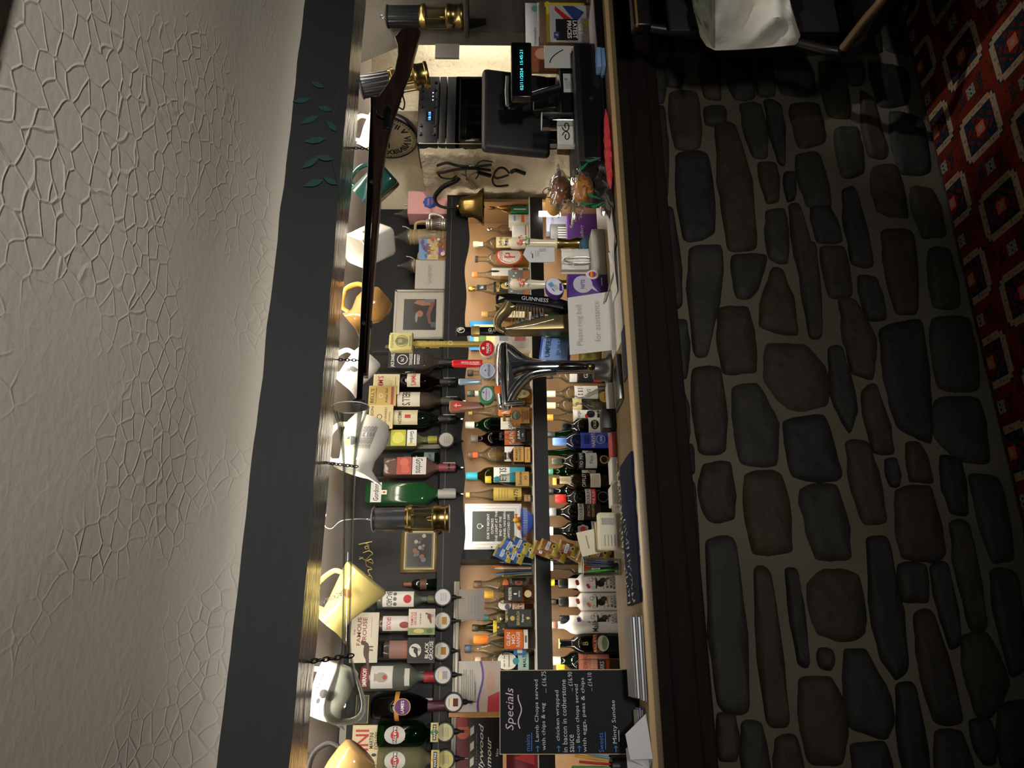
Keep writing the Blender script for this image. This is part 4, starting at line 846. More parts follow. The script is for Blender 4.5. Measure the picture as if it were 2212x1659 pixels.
# ---- lower shelf
R3 = [
 ('bottle with black and white label stack hidden beside the font column', 812, 1178, .036, 'whisky', CLR, ('2a2a2c', .12), [(.5, .62, .8, 'f0efea', []), (.24, .48, .8, '161616', [T('GIN', 0, 0, .3, .5, WH)]), (.1, .23, .8, 'c8412c', [])], 3.19, ('efe9dc', .5)),
 ('clear bottle with a white label and dark name strip right of the cross stopper bottle', 851, 1181, .037, 'whisky', CLR, ('e9e2c8', .14), [(.18, .56, .62, 'eceae6', [('R', 0, .25, .8, .2, '3a1c34'), T('MARTELL', 0, .25, .12, .65, WH), T('VS', 0, -.1, .16, .3, GY)])], 3.19, ('f3efe6', .2)),
 ('bottle with a large white cross shaped stopper', 876, 1178, .034, 'wine', CLR, ('efe6b8', .16), [(.44, .58, .7, 'ece0a4', [T('R', 0, 0, .4, .2, RD)]), (.3, .42, .7, '1d1a18', [])], 3.19, ('f0ead2', .4)),
 ('clear bottle with yellow and orange capsule and captain label', 902, 1178, .038, 'round', CLR, ('f0a83c', .12), [(.12, .58, .62, 'efece4', [T('Morgan', 0, .3, .16, .8, BK), ('D', -.1, -.02, .12, RD), ('D', .12, -.1, .14, BK), ('R', 0, -.35, .8, .08, BK)])], 3.19, ('f0dcb0', .5)),
 ('green bottle with black capsule behind the black and white labelled bottle', 939, 1179, .036, 'hock', GRN, ('23282a', .14), [(.2, .45, .6, 'efece2', [('D', 0, 0, .2, RD)])], 3.19, ('3f8a35', .6)),
 ('black bottle with large black and white flower label', 922, 1214, .040, 'wine', DK, ('141414', .12), [(.1, .5, .68, 'ece9e2', [('E', .0, .2, .26, .2, BK), T('CRUZ', 0, .2, .14, .4, WH)]+[('O', -.3+.15*i, -.25+.06*(i % 2), .12, .025, BK) for i in range(5)])], 3.10, None),
 ('dark blue cream sherry bottle with pale blue cap and blue arched label', 954, 1194, .040, 'wine', DKB, ('6f9ae0', .22), [(.1, .56, .66, '3a4fc0', [('R', 0, .28, .5, .2, '1b2a7a'), T('HARVEYS', 0, .05, .14, .85, WH), ('O', 0, -.2, .16, .015, WH), T('CREAM', 0, -.22, .08, .3, WH), ('R', 0, -.42, .4, .08, '1b2a7a')])], 3.10, None),
 ('green bottle with a small white label between the blue bottle and the silver labelled one', 978, 1180, .036, 'hock', GRN, None, [(.3, .46, .6, 'efece2', [T('LUIS', 0, 0, .3, .6, BK)])], 3.19, ('3f8a35', .65)),
 ('dark bottle with black name band and silver label with gold seal', 997, 1192, .037, 'wine', DK, ('3a3c2c', .16), [(.5, .6, .8, '141414', [T('TIO PEPE', 0, 0, .5, .8, WH)]), (.3, .48, .7, 'dcdcda', [T('Fino', 0, 0, .3, .4, GY)]), (.12, .26, .5, None, [('D', 0, 0, .5, 'b8923f'), ('D', 0, 0, .36, BK)])], 3.10, None),
 ('green bottle with round pale label behind the silver labelled bottle', 1019, 1180, .038, 'wine', GRN, ('4d8a72', .1), [(.26, .48, .6, None, [('E', 0, 0, .5, .5, 'ece9e0'), T('Croft', 0, 0, .3, .7, '2c3a4a')])], 3.19, ('3a8a3a', .7)),
 ('dark port bottle with gold cap and white square label right of the red capped bottle', 1040, 1194, .036, 'wine', mat('1d120a', .06, 0, 'tawny_bottle', .6), ('e2a93c', .06), [(.46, .58, .7, None, [T('OFFLEY', 0, 0, .5, .8, WH)]), (.26, .42, .62, 'efe8d2', lines(4, GY, .3, .18)), (.72, .9, .8, 'e6d9a8', [])], 3.10, None),
 ('dark bottle with white lettered band behind the red capped port', 1061, 1181, .036, 'wine', DK, ('2c3024', .1), [(.5, .58, .8, '141414', [T('TIO PEPE', 0, 0, .6, .8, WH)]), (.3, .48, .7, 'dcdcda', [])], 3.19, None),
 ('black port bottle with a red cap and red and white name label', 1077, 1200, .041, 'wine', DK, ('e0302a', .17), [(.44, .53, .7, 'efece6', [T('COCKBURNS', 0, 0, .6, .9, BK)]), (.36, .44, .7, 'c8283c', [T('FINE RUBY', 0, 0, .5, .7, WH)]), (.16, .33, .6, None, [('O', 0, 0, .5, .05, GY)])], 3.10, None),
 ('black port bottle with silver neck foil and dark reserve label', 1106, 1183, .041, 'wine', DK, ('5a5c5c', .12), [(.5, .58, .7, 'e6e4dc', [T('COCKBURNS', 0, 0, .6, .9, BK)]), (.26, .5, .7, '1c1b1a', [T('SPECIAL', 0, .2, .16, .6, 'c9a95a'), T('RESERVE', 0, -.05, .16, .6, 'c9a95a')])], 3.10, None),
 ('black bottle with a red and silver flower emblem behind the cream menu cards', 1147, 1184, .041, 'wine', DK, ('b8b49c', .07), [(.44, .6, .5, None, [('D', .18*cos(a*1.05), .3*sin(a*1.05), .22, 'b9b6ac') for a in range(6)]+[('D', 0, 0, .26, 'c83a34')]), (.3, .4, .7, 'd8d5cc', [T('GRAHAMS', 0, 0, .4, .7, BK)])], 3.10, None),
 ('dark rum bottle with yellow cap and blue collar behind the right hand white bottle', 1258, 1189, .034, 'whisky', DK, ('f0d02c', .06), [(.66, .76, .8, '24408a', [('R', 0, 0, .8, .3, WH)]), (.3, .5, .7, 'e8c83a', [])], 3.19, None),
 ('white bottle with black cap and red cherries beside the glass of straws', 1260, 1206, .036, 'can', WHT, ('191919', .15), 'C', 3.10, None),
 ('dark bottle with a red diagonal ribbon behind the middle white bottle', 1300, 1186, .032, 'slim', DK, ('3a2a26', .1), [(.7, .76, .9, 'd8322a', []), (.5, .6, .8, 'c83050', [])], 3.19, None),
 ('white bottle with black cap and orange fruit standing in the middle of the white three', 1300, 1207, .036, 'can', WHT, ('191919', .15), 'O', 3.10, None),
 ('tall white rum bottle with brown cap behind the white bottle with purple fruit', 1350, 1188, .038, 'wine', WHT, ('5a3a2c', .1), [(.3, .5, .6, None, [T('Malibu', 0, 0, .4, .8, BK)])], 3.10, None),
 ('white bottle with black cap and purple fruit at the left of the white three', 1340, 1209, .036, 'can', WHT, ('191919', .15), 'P', 3.10, None),
 ('black cream liqueur bottle with arched red label and landscape oval', 1390, 1206, .042, 'wine', DK, ('e0c070', .02), [(.56, .66, .5, None, [T('B', 0, 0, .8, .2, 'd9c27a')]), (.24, .52, .66, None, [('E', 0, .2, .5, .26, '8a2c1c'), ('E', 0, -.02, .5, .28, '0a0a0a'), T('BAILEYS', 0, .3, .16, .8, 'e6b87a'), ('E', 0, -.12, .36, .3, 'c9c4b0'), ('E', 0, -.2, .3, .16, '6a7a5a')])], 3.10, None),
 ('dark green bottle with a cream capsule and pink label behind the specials board edge', 1427, 1189, .040, 'wine', DKG, ('ece6d2', .14), [(.2, .62, .66, 'd8806a', [T('EDWARDS', 0, .28, .14, .8, '8a2c2a'), ('R', 0, 0, .7, .2, 'e8a890')])], 3.19, None),
 ('square bottle with yellow cap and dark name strip next to the specials board', 1444, 1202, .036, 'square', CLR, ('f0c420', .12), [(.3, .42, .9, '3a1c2c', [T('SPARKS', 0, 0, .5, .8, WH)])], 3.10, ('e2aa6a', .3)),
]
fruit = {'C': 'a8304a', 'O': 'e0784a', 'P': '6a4a9a'}
for r in R3:
    lb = r[7]
    if isinstance(lb, str):
        c = fruit[lb]
        lb = [(.02, .62, .62, None, [('E', -.05, .05, .2, .1, BK), ('E', -.05, .16, .34, .025, BK), ('E', .14, -.02, .14, .08, '3a3a3c'), ('R', .05, -.1, .4, .02, GY), ('D', -.25, .36, .04, c), ('D', -.15, .39, .04, c), ('D', .22, -.14, .035, c), ('D', -.25, -.12, .03, c), ('O', .15, .3, .05, .012, GY), ('O', .28, .22, .05, .012, GY), ('O', -.3, .24, .04, .01, GY), ('R', -.28, -.02, .2, .012, GY), ('R', .25, .06, .22, .012, GY), T('MUCKY', 0, -.22, .07, .6, BK), T('MURPHYS', 0, -.3, .07, .7, BK), T('vodka', 0, -.38, .04, .4, c)]), (.64, .78, .5, None, [('D', -.12, 0, .2, c), ('D', .12, .05, .2, c)])]
    bottle(r[0], r[1], r[2], r[3], r[4], r[5], r[6], lb, Y=r[8], base=ZL, liq=r[9], group=g3)
# ---- optics: bottles upturned on the black board
ALU = mat('a9a8a2', .35, .8, 'aluminium')
def optic(label, px, py, Y, face='d8d6cf', win=None, r=17.5, nz=26):
    c = at(px, py, Y); R = r*Y/.96/1600
    t = thing('optic_measure', label, 'optic measure', c, (0, 0, 0), 'optic measures')
    mb = MB(); Mx = Matrix.Rotation(radians(90), 4, 'X'); mb.lathe([(R*.7, -.035), (R*1.0, -.01), (R*1.06, .002), (R*1.0, .009), (R*.86, .009)], BLK, Mx, 28); mb.build('measure', t)
    mb = MB(); ik = Ink(mb, flat(-.0095)); ik.disc(0, 0, R*.86, mat(face, .25), n=28)
    if win: ik.rect(0, 0, R*.8, R*1.0, mat(win, .2)); ik.rect(0, R*.25, R*.8, R*.4, mat('e8dcb8', .3))
    else: ik.rect(0, R*.2, R*.9, R*.06, GREY); ik.text('25ml', 0, -.05*R, R*.3, GREY); ik.rect(0, -R*.35, R*.9, R*.06, GREY)
    mb.build('badge', t)
    mb = MB(); mb.lathe([(.004, -R-nz*.0014), (.005, -R-.02), (.010, -R-.012), (.011, -R+.006)], BLK, None, 14, off=(0, .012)); mb.lathe([(.002, -R-nz*.0014-.012), (.003, -R-nz*.0014)], ALU, None, 10, off=(0, .012)); mb.build('nozzle', t)
    mb = MB(); mb.box(-.008, .008, .02, 3.1-Y, -.008, .004, ALU); mb.box(-.009, .009, 3.085-Y, 3.1-Y, -.03, .16, ALU); mb.build('bracket', t)
YO = 3.0
O = [
 ('upturned square black labelled whiskey bottle at the right end of the optics', 783, 805, 985, .043, 'square', CLR, ('191715', .2), [(.2, .62, .9, '17171a', [T("JACK DANIEL'S", 0, .36, .13, .9, WH), ('O', 0, .1, .15, .02, WH), T('No.7', 0, .1, .1, .25, WH), T('TENNESSEE', 0, -.14, .09, .7, WH), ('R', 0, -.25, .6, .03, WH), T('WHISKEY', 0, -.35, .09, .6, WH)], True)], ('5a2a10', .5)),
 ('upturned dark bottle with white collar label under the cream fruit cup card', 825, 812, 985, .036, 'whisky', BRN, ('23201d', .2), [(.4, .56, .62, 'dcd4c0', [T("PIMM'S", 0, 0, .4, .8, RD)], False)], ('4a1e14', .9)),
 ('upturned whisky bottle with cream label under the gold card', 866, 805, 990, .038, 'whisky', CLR, ('4a443c', .2), [(.3, .56, .62, 'ddd5c0', [T("BELL'S", 0, -.1, .36, .85, BK)], False)], ('8a4a20', .8)),
 ('upturned green whiskey bottle with cream label under the third card from the font', 905, 800, 985, .038, 'whisky', DKG, ('2a2420', .2), [(.28, .56, .62, 'd9cfa8', [T('JAMESON', 0, -.25, .2, .85, BK), ('R', 0, .1, .2, .24, RD)], False)], None),
 ('upturned bottle with lemon label and clear sides on the optics', 950, 800, 945, .038, 'square', CLR, ('a8a23c', .14), [(.56, .7, .9, 'e6e4dc', [T('Gordons', 0, 0, .4, .85, BK), ('R', .4, 0, .1, .8, 'd9cf3a')], False), (.32, .54, .9, 'b9b83a', [('D', 0, 0, .4, 'd6d460')])], ('dede7a', .9)),
 ('upturned pink gin bottle with white name label', 1010, 800, 985, .040, 'square', CLR, ('8a3a4a', .2), [(.5, .66, .9, 'dcd8d4', [T('Gordons', 0, 0, .5, .85, BK)], False), (.32, .49, .9, 'a8483c', [('D', -.2, 0, .3, 'c9604c'), ('D', .2, .1, .3, 'c05a48')])], ('d8806a', .85)),
 ('upturned green gin bottle with white name label beside the brass lamp', 1067, 792, 985, .045, 'square', mat('1a4a26', .1, 0, 'gin_green', .6), ('b8b8b4', .2), [(.06, .18, .9, 'dddad6', [T('Gordons', 0, 0, .5, .85, BK)], True), (.18, .24, .2, 'e8e4d0', [('R', 0, 0, .4, .4, RD)])], ('3f9a4a', .9)),
 ('upturned clear rum bottle with white label and red roundel', 1295, 800, 945, .036, 'whisky', CLR, ('6a6a4c', .14), [(.2, .66, .62, 'e3e0d8', [T('BACARDI', 0, -.28, .18, .9, BK), ('D', 0, .3, .13, RD), ('D', -.3, -.1, .06, GY), ('D', 0, -.1, .06, GY), ('D', .3, -.1, .06, GY)], False)], ('c9d8c8', .9)),
 ('upturned whisky bottle with pink and white bird label under the game bird card', 1347, 800, 945, .034, 'whisky', CLR, ('6a3a30', .1), [(.2, .66, .62, 'e0d8d4', [('E', .1, .2, .2, .16, '8a3c38'), T('GROUSE', 0, -.3, .14, .8, RD)], False)], ('b8783a', .9)),
 ('upturned whisky bottle glowing red above the black bird card', 1403, 800, 945, .038, 'whisky', CLR, ('1d1d1d', .3), [(.3, .6, .62, '8a6a60', [('R', 0, .3, .9, .35, 'c05a48')])], ('6a3428', .8)),
 ('large upturned vodka bottle with silver label and red cap', 1462, 765, 945, .050, 'whisky', CLR, ('9a2a30', .16), [(.1, .2, .5, '7a2a22', [T('SMIRNOFF', 0, 0, .5, .85, WH)], True), (.22, .48, .56, 'd4d2cc', [('E', 0, 0, .2, .3, '9a9688'), ('D', 0, .15, .1, 'a8483c'), ('R', 0, -.3, .3, .08, '9a9688')]), (.62, .68, .5, 'c9c9c2', [])], ('d4e0d0', .9)),
 ('upturned dark rum bottle with purple diamond label and orange band', 1525, 808, 965, .050, 'round', glass('5a4a44', 'smoke_bottle', edge=.5), ('4a2030', .26), [(.22, .6, .5, None, [('E', 0, 0, .5, .3, 'c9a05a'), ('E', 0, 0, .46, .27, '5a2a6a'), T("LAMB'S", 0, 0, .12, .7, WH)], True), (.3, .36, .9, 'c98a3a', [])], ('2a0f0c', .8)),
 ('upturned green vermouth bottle with round silver label', 1585, 818, 950, .046, 'wine', glass('3a7a44', 'vermouth_green', edge=.6), ('3a3a40', .12), [(.12, .46, .5, None, [('E', 0, 0, .45, .5, 'c4c4c0'), ('D', 0, 0, .2, RD), ('R', 0, 0, .8, .2, BK), T('MARTINI', 0, 0, .14, .75, WH)], False)], ('7fb070', .9)),
 ('upturned pale vermouth bottle with round silver label at the left edge', 1640, 818, 950, .046, 'wine', glass('c9c890', 'vermouth_pale', edge=.6, inner_light=.25), ('23407a', .12), [(.12, .46, .5, None, [('E', 0, 0, .45, .5, 'c4c4c0'), ('D', 0, 0, .2, RD), ('R', 0, 0, .8, .2, BK), T('MARTINI', 0, 0, .14, .75, WH)], False)], ('d8d88a', .9)),
]
for r in O: bottle(r[0], r[1], r[2], r[4], r[5], r[6], r[7], r[8], Y=YO, inv=True, pbot=r[3], liq=r[9], group=g1)
for nm, px, py, fc, wn in (('under the lemon label gin', 964, 951, 'c8c6ba', None), ('under the white rum', 957, 1290, 'dedbe2', None), ('under the bird label whisky', 956, 1341, 'dad6cc', 'b88a3c'), ('under the glowing red whisky', 954, 1406, 'dad6cc', 'a87a34'), ('under the large vodka', 957, 1458, 'd6d6d6', 'a8a8ac'), ('under the dark rum', 980, 1517, 'e0dcd6', '5a2c20'), ('under the green vermouth', 961, 1581, 'c9c79a', None), ('under the pale vermouth', 962, 1640, 'cbc67a', None)):
    optic('round badged optic measure '+nm+' bottle', px, py, 2.985, fc, wn)
for nm, py, pz in (('black labelled whiskey', 783, 985), ('dark fruit cup', 825, 985), ('cream label whisky', 866, 990), ('green whiskey', 905, 985), ('pink gin', 1010, 985), ('green gin', 1067, 985)):
    c = at(pz, py, YO); t = thing('optic_measure', 'plain bracketed optic measure under the '+nm+' bottle', 'optic measure', c, (0, 0, 0), 'optic measures')
    mb = MB(); mb.lathe([(.004, -.02), (.006, -.012), (.013, -.008), (.016, .0), (.016, .022), (.013, .028)], glass('c8cac8', 'measure_glass', edge=.5), None, 18); mb.lathe([(.004, -.03), (.005, -.02)], CHR, None, 10); mb.build('measure', t)
    mb = MB(); mb.lathe([(.0175, .024), (.0175, .032), (.015, .032), (.015, .024), (.0175, .024)], CHR, None, 18); mb.build('collar', t)
    mb = MB(); mb.box(.014, .026, .016, .1, .005, .055, mat('b8b6aa', .5)); mb.box(.014, .03, .085, .1, -.02, .14, mat('b8b6aa', .5)); mb.build('bracket', t)
# ================================================================== on the top shelf
PINK = mat('e3a7a4', .6); LB = mat('2c4fa8', .5)
def ty(ik, W_, H):
    for k in range(8): ik.disc(.0+.022*cos(k*pi/4), -.01+.022*sin(k*pi/4), .014, LB)
    ik.disc(0, -.01, .028, LB); ik.text('THANK', 0, 0, .011, PINK, .042, .01); ik.text('YOU', 0, -.02, .011, PINK, .03, .01)
panel('gift_box', 'pink thank you box with a blue flower badge beside the bell bracket', 'box', 881, 963, 413, 462, 3.13, .1, PINK, ty, None, ZT)
STN1, STN2, STN3 = mat('8c7c5c', .45, 0, 'stoneware'), mat('b39a6c', .5, 0, 'buff_stoneware'), mat('5a5046', .45, 0, 'brown_stoneware')
def stein(label, py, ptop, Y, R, lid, ma, mb_, hand=1, k=1):
    x = at(ptop, py, Y).x; H = at(ptop, py, Y).z-ZT; t = thing('beer_stein', label, 'beer mug', (x, Y, ZT), (0, 0, radians(-25)), 'beer steins on the top shelf'); b = H*(.68 if lid else 1)
    mb = MB(); mb.lathe([(0, 0), (R*1.1, 0), (R*1.12, .06*b), (R*.95, .1*b), (R*1.0, .3*b), (R*.98, .55*b), (R*.88, .75*b), (R*.86, .95*b), (R*.9, b), (R*.84, b), (R*.82, .9*b), (0, .9*b)], ma, None, 28)
    for z in (.1, .2, .72, .86, .95): mb.lathe([(R*(1.0 if z < .5 else .88), z*b), (R*(1.05 if z < .5 else .93), z*b+.004), (R*(1.0 if z < .5 else .88), z*b+.008)], mb_, None, 28)
    ik = Ink(mb, cyl(R*1.01))
    for i in range(7): ik.poly([(-R*1.2+R*.4*i, .3*b), (-R*1.0+R*.4*i, .45*b+.01*(i % 2)), (-R*.85+R*.4*i, .32*b)], mb_)
    mb.build('mug_body', t)
    mb = MB(); mb.tube(spline([(R*.85, 0, .86*b), (R*1.6, 0, .82*b), (R*1.75, 0, .55*b), (R*1.4, 0, .3*b), (R*.95, 0, .22*b)], 6), .006, mb_, None, 8, flat=1.4); mb.build('handle', t)
    if lid:
        mb = MB(); mb.lathe([(R*.93, b), (R*.95, b+.008), (R*.7, b+.02), (R*.35, b+.05*k), (R*.12, b+.07*k), (R*.16, b+.078*k), (0, H)], mat('7a776e', .35, .7, 'pewter'), None, 24); mb.tube([(R*.9, 0, b), (R*1.15, 0, b+.02), (R*1.2, 0, b+.035)], .004, STEEL); mb.build('lid', t)
stein('tall carved stein with pewter lid behind the picture book', 512, 846, 3.17, .042, True, STN1, STN2)
stein('dark carved stein peeping out above the pink box', 462, 850, 3.24, .038, True, STN3, STN2)
stein('small striped mug in front of the tall carved stein', 484, 922, 3.10, .026, False, STN3, mat('c8c2b4', .3, .6))
stein('brown stein with pointed lid behind the white sign', 574, 858, 3.22, .038, True, STN3, STN2)
cols = ['c0392b', 'd9b13a', '3a6fb0', '4f8a3c', '8c5a2c', 'e0d8c0', '6a4a8a', 'd08aa0']
def book(ik, W_, H):
    rr = random.Random(3)
    ik.rect(0, H*.35, W_, H*.3, mat('6d93c0', .5)); ik.rect(0, -H*.35, W_, H*.3, mat('8a5a34', .5))
    for i in range(34): ik.disc((rr.random()-.5)*W_*.85, (rr.random()-.5)*H*.8, .004+.007*rr.random(), mat(rr.choice(cols), .5))
panel('picture_book', 'colourful crowded picture book standing in front of the steins', 'book', 905, 961, 516, 560, 3.09, .012, mat('c9b98c', .5), book, None, ZT)
def sig(ik, W_, H):
    pts = [(-.34*W_+.68*W_*i/40, .02*H+.08*H*sin(i*1.7)*(1 if i % 5 else .3)+.002*i/40) for i in range(41)]
    ik.line(pts, .0022, mat('8a8680', .5))
panel('canvas_sign', 'plain off white square canvas with a scrawled line beside the picture frame', 'sign', 897, 960, 561, 624, 3.10, .025, mat('b9b4a8', .8), sig, None, ZT)
def pic(ik, W_, H):
    ik.rect(0, 0, W_*.64, H*.64, mat('1d1c1e', .35)); F_ = mat('9c6a50', .5); F2 = mat('7a4c3a', .5); Dk = mat('2c1c18', .5)
    w2, h2 = W_*.64, H*.64
    ik.disc(w2*.18, h2*.02, w2*.2, Dk, h2*.17); ik.disc(w2*.02, h2*.0, w2*.11, F_, h2*.1); ik.disc(-w2*.1, h2*.1, w2*.16, mat('8d8a86', .4), h2*.04)
    ik.poly([(w2*.36, h2*.2), (w2*.46, h2*.1), (w2*.47, -h2*.4), (w2*.3, -h2*.42), (w2*.28, -h2*.05)], F_)
    ik.poly([(w2*.4, -h2*.46), (w2*.42, -h2*.34), (w2*.0, -h2*.2), (-w2*.3, -h2*.28), (-w2*.32, -h2*.36), (-w2*.02, -h2*.32)], F2)
    ik.rect(w2*.44, -h2*.3, w2*.1, h2*.3, mat('6a6270', .5)); ik.rect(-w2*.34, -h2*.42, w2*.18, h2*.14, mat('55585c', .4))
fr = panel('framed_picture', 'pale framed dark picture of a reclining figure on the top shelf', 'picture', 852, 957, 628, 732, 3.10, .012, mat('c6c0b0', .6), pic, None, ZT)
mb = MB()
Wf, Hf = fr.dimensions.x, fr.dimensions.z
for b in ((-Wf/2-.002, -Wf/2+.008, 0, Hf), (Wf/2-.008, Wf/2+.002, 0, Hf), (-Wf/2, Wf/2, -.0, .008), (-Wf/2, Wf/2, Hf-.008, Hf+.002)): mb.box(b[0], b[1], -.006, .012, b[2], b[3], mat('8e8b84', .35, .5, 'pewter_frame'))
mb.build('frame', fr)
mb = MB(); mb.lathe([(0, 0), (.02, 0), (.021, .02), (.012, .05), (.006, .07), (.012, .085), (.016, .1), (.012, .115), (.005, .125), (.007, .135), (0, .14)], BRASS, None, 18)
tag(mb.build('brass_figurine', None, (at(870, 613, 3.24).x, 3.24, ZT)), 'small brass knob topped figurine in the gloom behind the white sign', 'ornament')
bottle('dark bottle with banded buff labels behind the tall yellow tap handle', 752, 833, .038, 'whisky', BRN, ('8a7a50', .1), [(.1, .26, .62, 'b89a5a', []), (.32, .5, .62, 'a88a48', [T('RUM', 0, 0, .5, .5, BK)]), (.56, .64, .6, '9a3a2a', [])], Y=3.19, base=ZT, liq=('6a3418', .6))
# ================================================================== cards and signs by the optics
def card(label, px0, px1, py0, py1, Y, bg, items, edge=None, name='advert_card', cat='card', th=.003):
    def f(ik, W_, H):
        if edge: ik.rect(0, 0, W_*.97, H*.97, mat(edge, .5)); ik.rect(0, 0, W_*.93, H*.93, mat(bg, .55))
        for it in items:
            c = it[-1]; c = mat(c, .5) if isinstance(c, str) else c
            if it[0] == 'T': ik.text(it[1], it[2]*W_, it[3]*H, it[4]*H, c, it[5]*W_ if it[5] else None, .012)
            elif it[0] == 'D': ik.disc(it[1]*W_, it[2]*H, it[3]*H, c)
            elif it[0] == 'E': ik.disc(it[1]*W_, it[2]*H, it[3]*W_, c, it[4]*H)
            elif it[0] == 'R': ik.rect(it[1]*W_, it[2]*H, it[3]*W_, it[4]*H, c)
            elif it[0] == 'P': ik.poly([(x*W_, z*H) for x, z in it[1]], c)
            elif it[0] == 'O': ik.ring(it[1]*W_, it[2]*H, it[3]*H, it[4]*H, c)
    return panel(name, label, cat, px0, px1, py0, py1, Y, th, mat(bg, .55), f)
bird = lambda x, z, s, c: [('E', x, z, .2*s, .13*s, c), ('P', [(x-.18*s, z+.03*s), (x-.5*s, z-.1*s), (x-.46*s, z-.17*s), (x-.1*s, z-.12*s)], c), ('E', x+.2*s, z+.2*s, .06*s, .06*s, c), ('P', [(x+.1*s, z), (x+.16*s, z+.22*s), (x+.25*s, z+.2*s), (x+.2*s, z)], c), ('P', [(x, z-.1*s), (x-.01*s, z-.3*s), (x+.02*s, z-.3*s), (x+.03*s, z-.1*s)], c), ('P', [(x+.08*s, z-.1*s), (x+.08*s, z-.3*s), (x+.11*s, z-.3*s), (x+.11*s, z-.1*s)], c)]
card('cream fruit cup card with red lettering peeping out behind the gold whisky card', 806, 863, 808, 852, 2.957, 'd6c99c', [T("PIMM'S", 0, .22, .22, .8, RD), T('No 1', 0, -.15, .18, .3, 'c9a03c'), ('R', 0, -.35, .7, .02, GY)], 'e9e0bc')
card('gold whisky card with black heading between the fruit cup and whiskey cards', 796, 856, 833, 877, 2.950, 'c2a55a', [T("BELL'S", 0, .36, .13, .7, BK), T('Old Scotch Whisky', 0, .22, .07, .8, '5a3c1c'), ('O', 0, .05, .08, .02, 'efe0b0'), T('Arthur Bell', 0, -.15, .09, .7, '6a3c22'), ('R', 0, -.36, .86, .09, '9a3a30')], 'd8c078')
card('cream whiskey card with bold heading nearest the yard glass mouth', 796, 849, 875, 926, 2.943, 'cfbd88', [T('JAMESON', 0, .34, .15, .86, BK), ('O', 0, .05, .11, .03, '6a3c22'), T('IRISH WHISKEY', 0, -.2, .09, .82, '6a3c22'), T('Dublin', 0, -.35, .06, .4, GY)], 'e2d4a2')
card('large cream game bird card behind the yellow jug', 757, 817, 1323, 1432, 2.962, 'd9d2bd', [T('THE', .1, .36, .06, .12, '7a4a38'), T('FAMOUS', .12, .2, .15, .56, '8a3a2c'), T('GROUSE', .12, -.0, .15, .56, '8a3a2c')]+bird(-.26, -.1, .8, '4a2a22')+[('R', .2, -.25, .4, .01, GY)])
card('cream recipe card with a red bird and a green soup picture', 882, 940, 1315, 1371, 2.93, 'ded8c8', [T('FAMOUS', .12, .36, .09, .5, RD), T('GROUSE', .12, .24, .09, .5, RD), T('hot & ginger', .12, .05, .06, .45, BK), ('R', -.36, 0, .24, 1, '7a8a4a'), ('E', -.36, .1, .09, .2, 'c9b878'), ('E', -.36, -.3, .09, .12, '4a6a3a')]+bird(.2, -.28, .55, '7a2c26'))
card('black grouse card with a white moon disc', 880, 940, 1377, 1433, 2.93, '17181a', [('E', .0, .22, .26, .22, 'd6d2c8')]+bird(.0, .2, .6, '111113')+[T('BLACK', 0, -.2, .14, .62, WH), T('GROUSE', 0, -.36, .14, .72, WH)], '2b2c2e')
card('long cream vermouth sign with huge red lettering', 757, 826, 1566, 1740, 3.02, 'd8caa0', [T('MARTINI', 0, .18, .42, .88, RD), T('EXTRA DRY', .3, -.28, .13, .22, BK), T('MARTINI', .3, -.12, .13, .2, BK), T('BIANCO', -.1, -.28, .13, .2, BK), T('MARTINI', -.1, -.12, .13, .2, BK), ('E', .12, -.22, .02, .08, BK)], 'e2d6b0', 'vermouth_sign', 'sign', .012)
card('black gold edged sign behind the yard glass bulb', 768, 796, 1502, 1563, 3.03, 'c9b45a', [('R', 0, 0, .96, .9, '2a2b2c')], None, 'dark_sign', 'sign', .006)
card('small cream vermouth card with green disc above the first pale badge', 930, 947, 1561, 1603, 2.94, 'd6c98f', [('E', 0, 0, .14, .5, '2f7a4a'), ('R', 0, 0, .82, .46, BK), T('MARTINI', 0, 0, .3, .7, WH)])
card('small cream vermouth card with yellow disc above the second pale badge', 931, 949, 1620, 1663, 2.94, 'd6c98f', [('E', 0, 0, .14, .5, 'd9a83c'), ('R', 0, 0, .82, .46, BK), T('MARTINI', 0, 0, .3, .7, WH)])
# gilt framed photograph, plaque and gold script on the black board
fr = panel('framed_photograph', 'gilt framed small dark photograph on the black board beside the brass lamp', 'picture', 866, 946, 1141, 1237, 3.085, .014, mat('8c7b48', .35, .6, 'gilt'), lambda ik, W_, H: (ik.rect(0, 0, W_*.86, H*.82, mat('c0b48a', .4)), ik.rect(0, 0, W_*.8, H*.74, mat('6a5c38', .4)), ik.rect(0, 0, W_*.74, H*.66, mat('26231f', .3)), [ik.disc(.03*math.sin(i*2.1)+.004*i-.02, .018*math.cos(i*1.7), .006+.002*(i % 3), mat(['8a6a58', 'b8b0a4', '6a7a9a', 'a08a8a', '3c3a3a', '9a6a4a'][i % 6], .4)) for i in range(14)]))
def plq(ik, W_, H):
    for r_ in range(4):
        for k in range(10): ik.rect(-W_*.4+W_*.088*k, H*(.3-.2*r_), W_*.06, H*.11, mat('b8a468', .3, .8))
panel('brass_plaque', 'small embossed brass plaque under the gilt photograph', 'plaque', 946, 971, 1151, 1231, 3.08, .008, mat('7a6a3c', .4, .8, 'old_brass'), plq)
mb = MB(); o0 = at(790, 1215, 3.09)
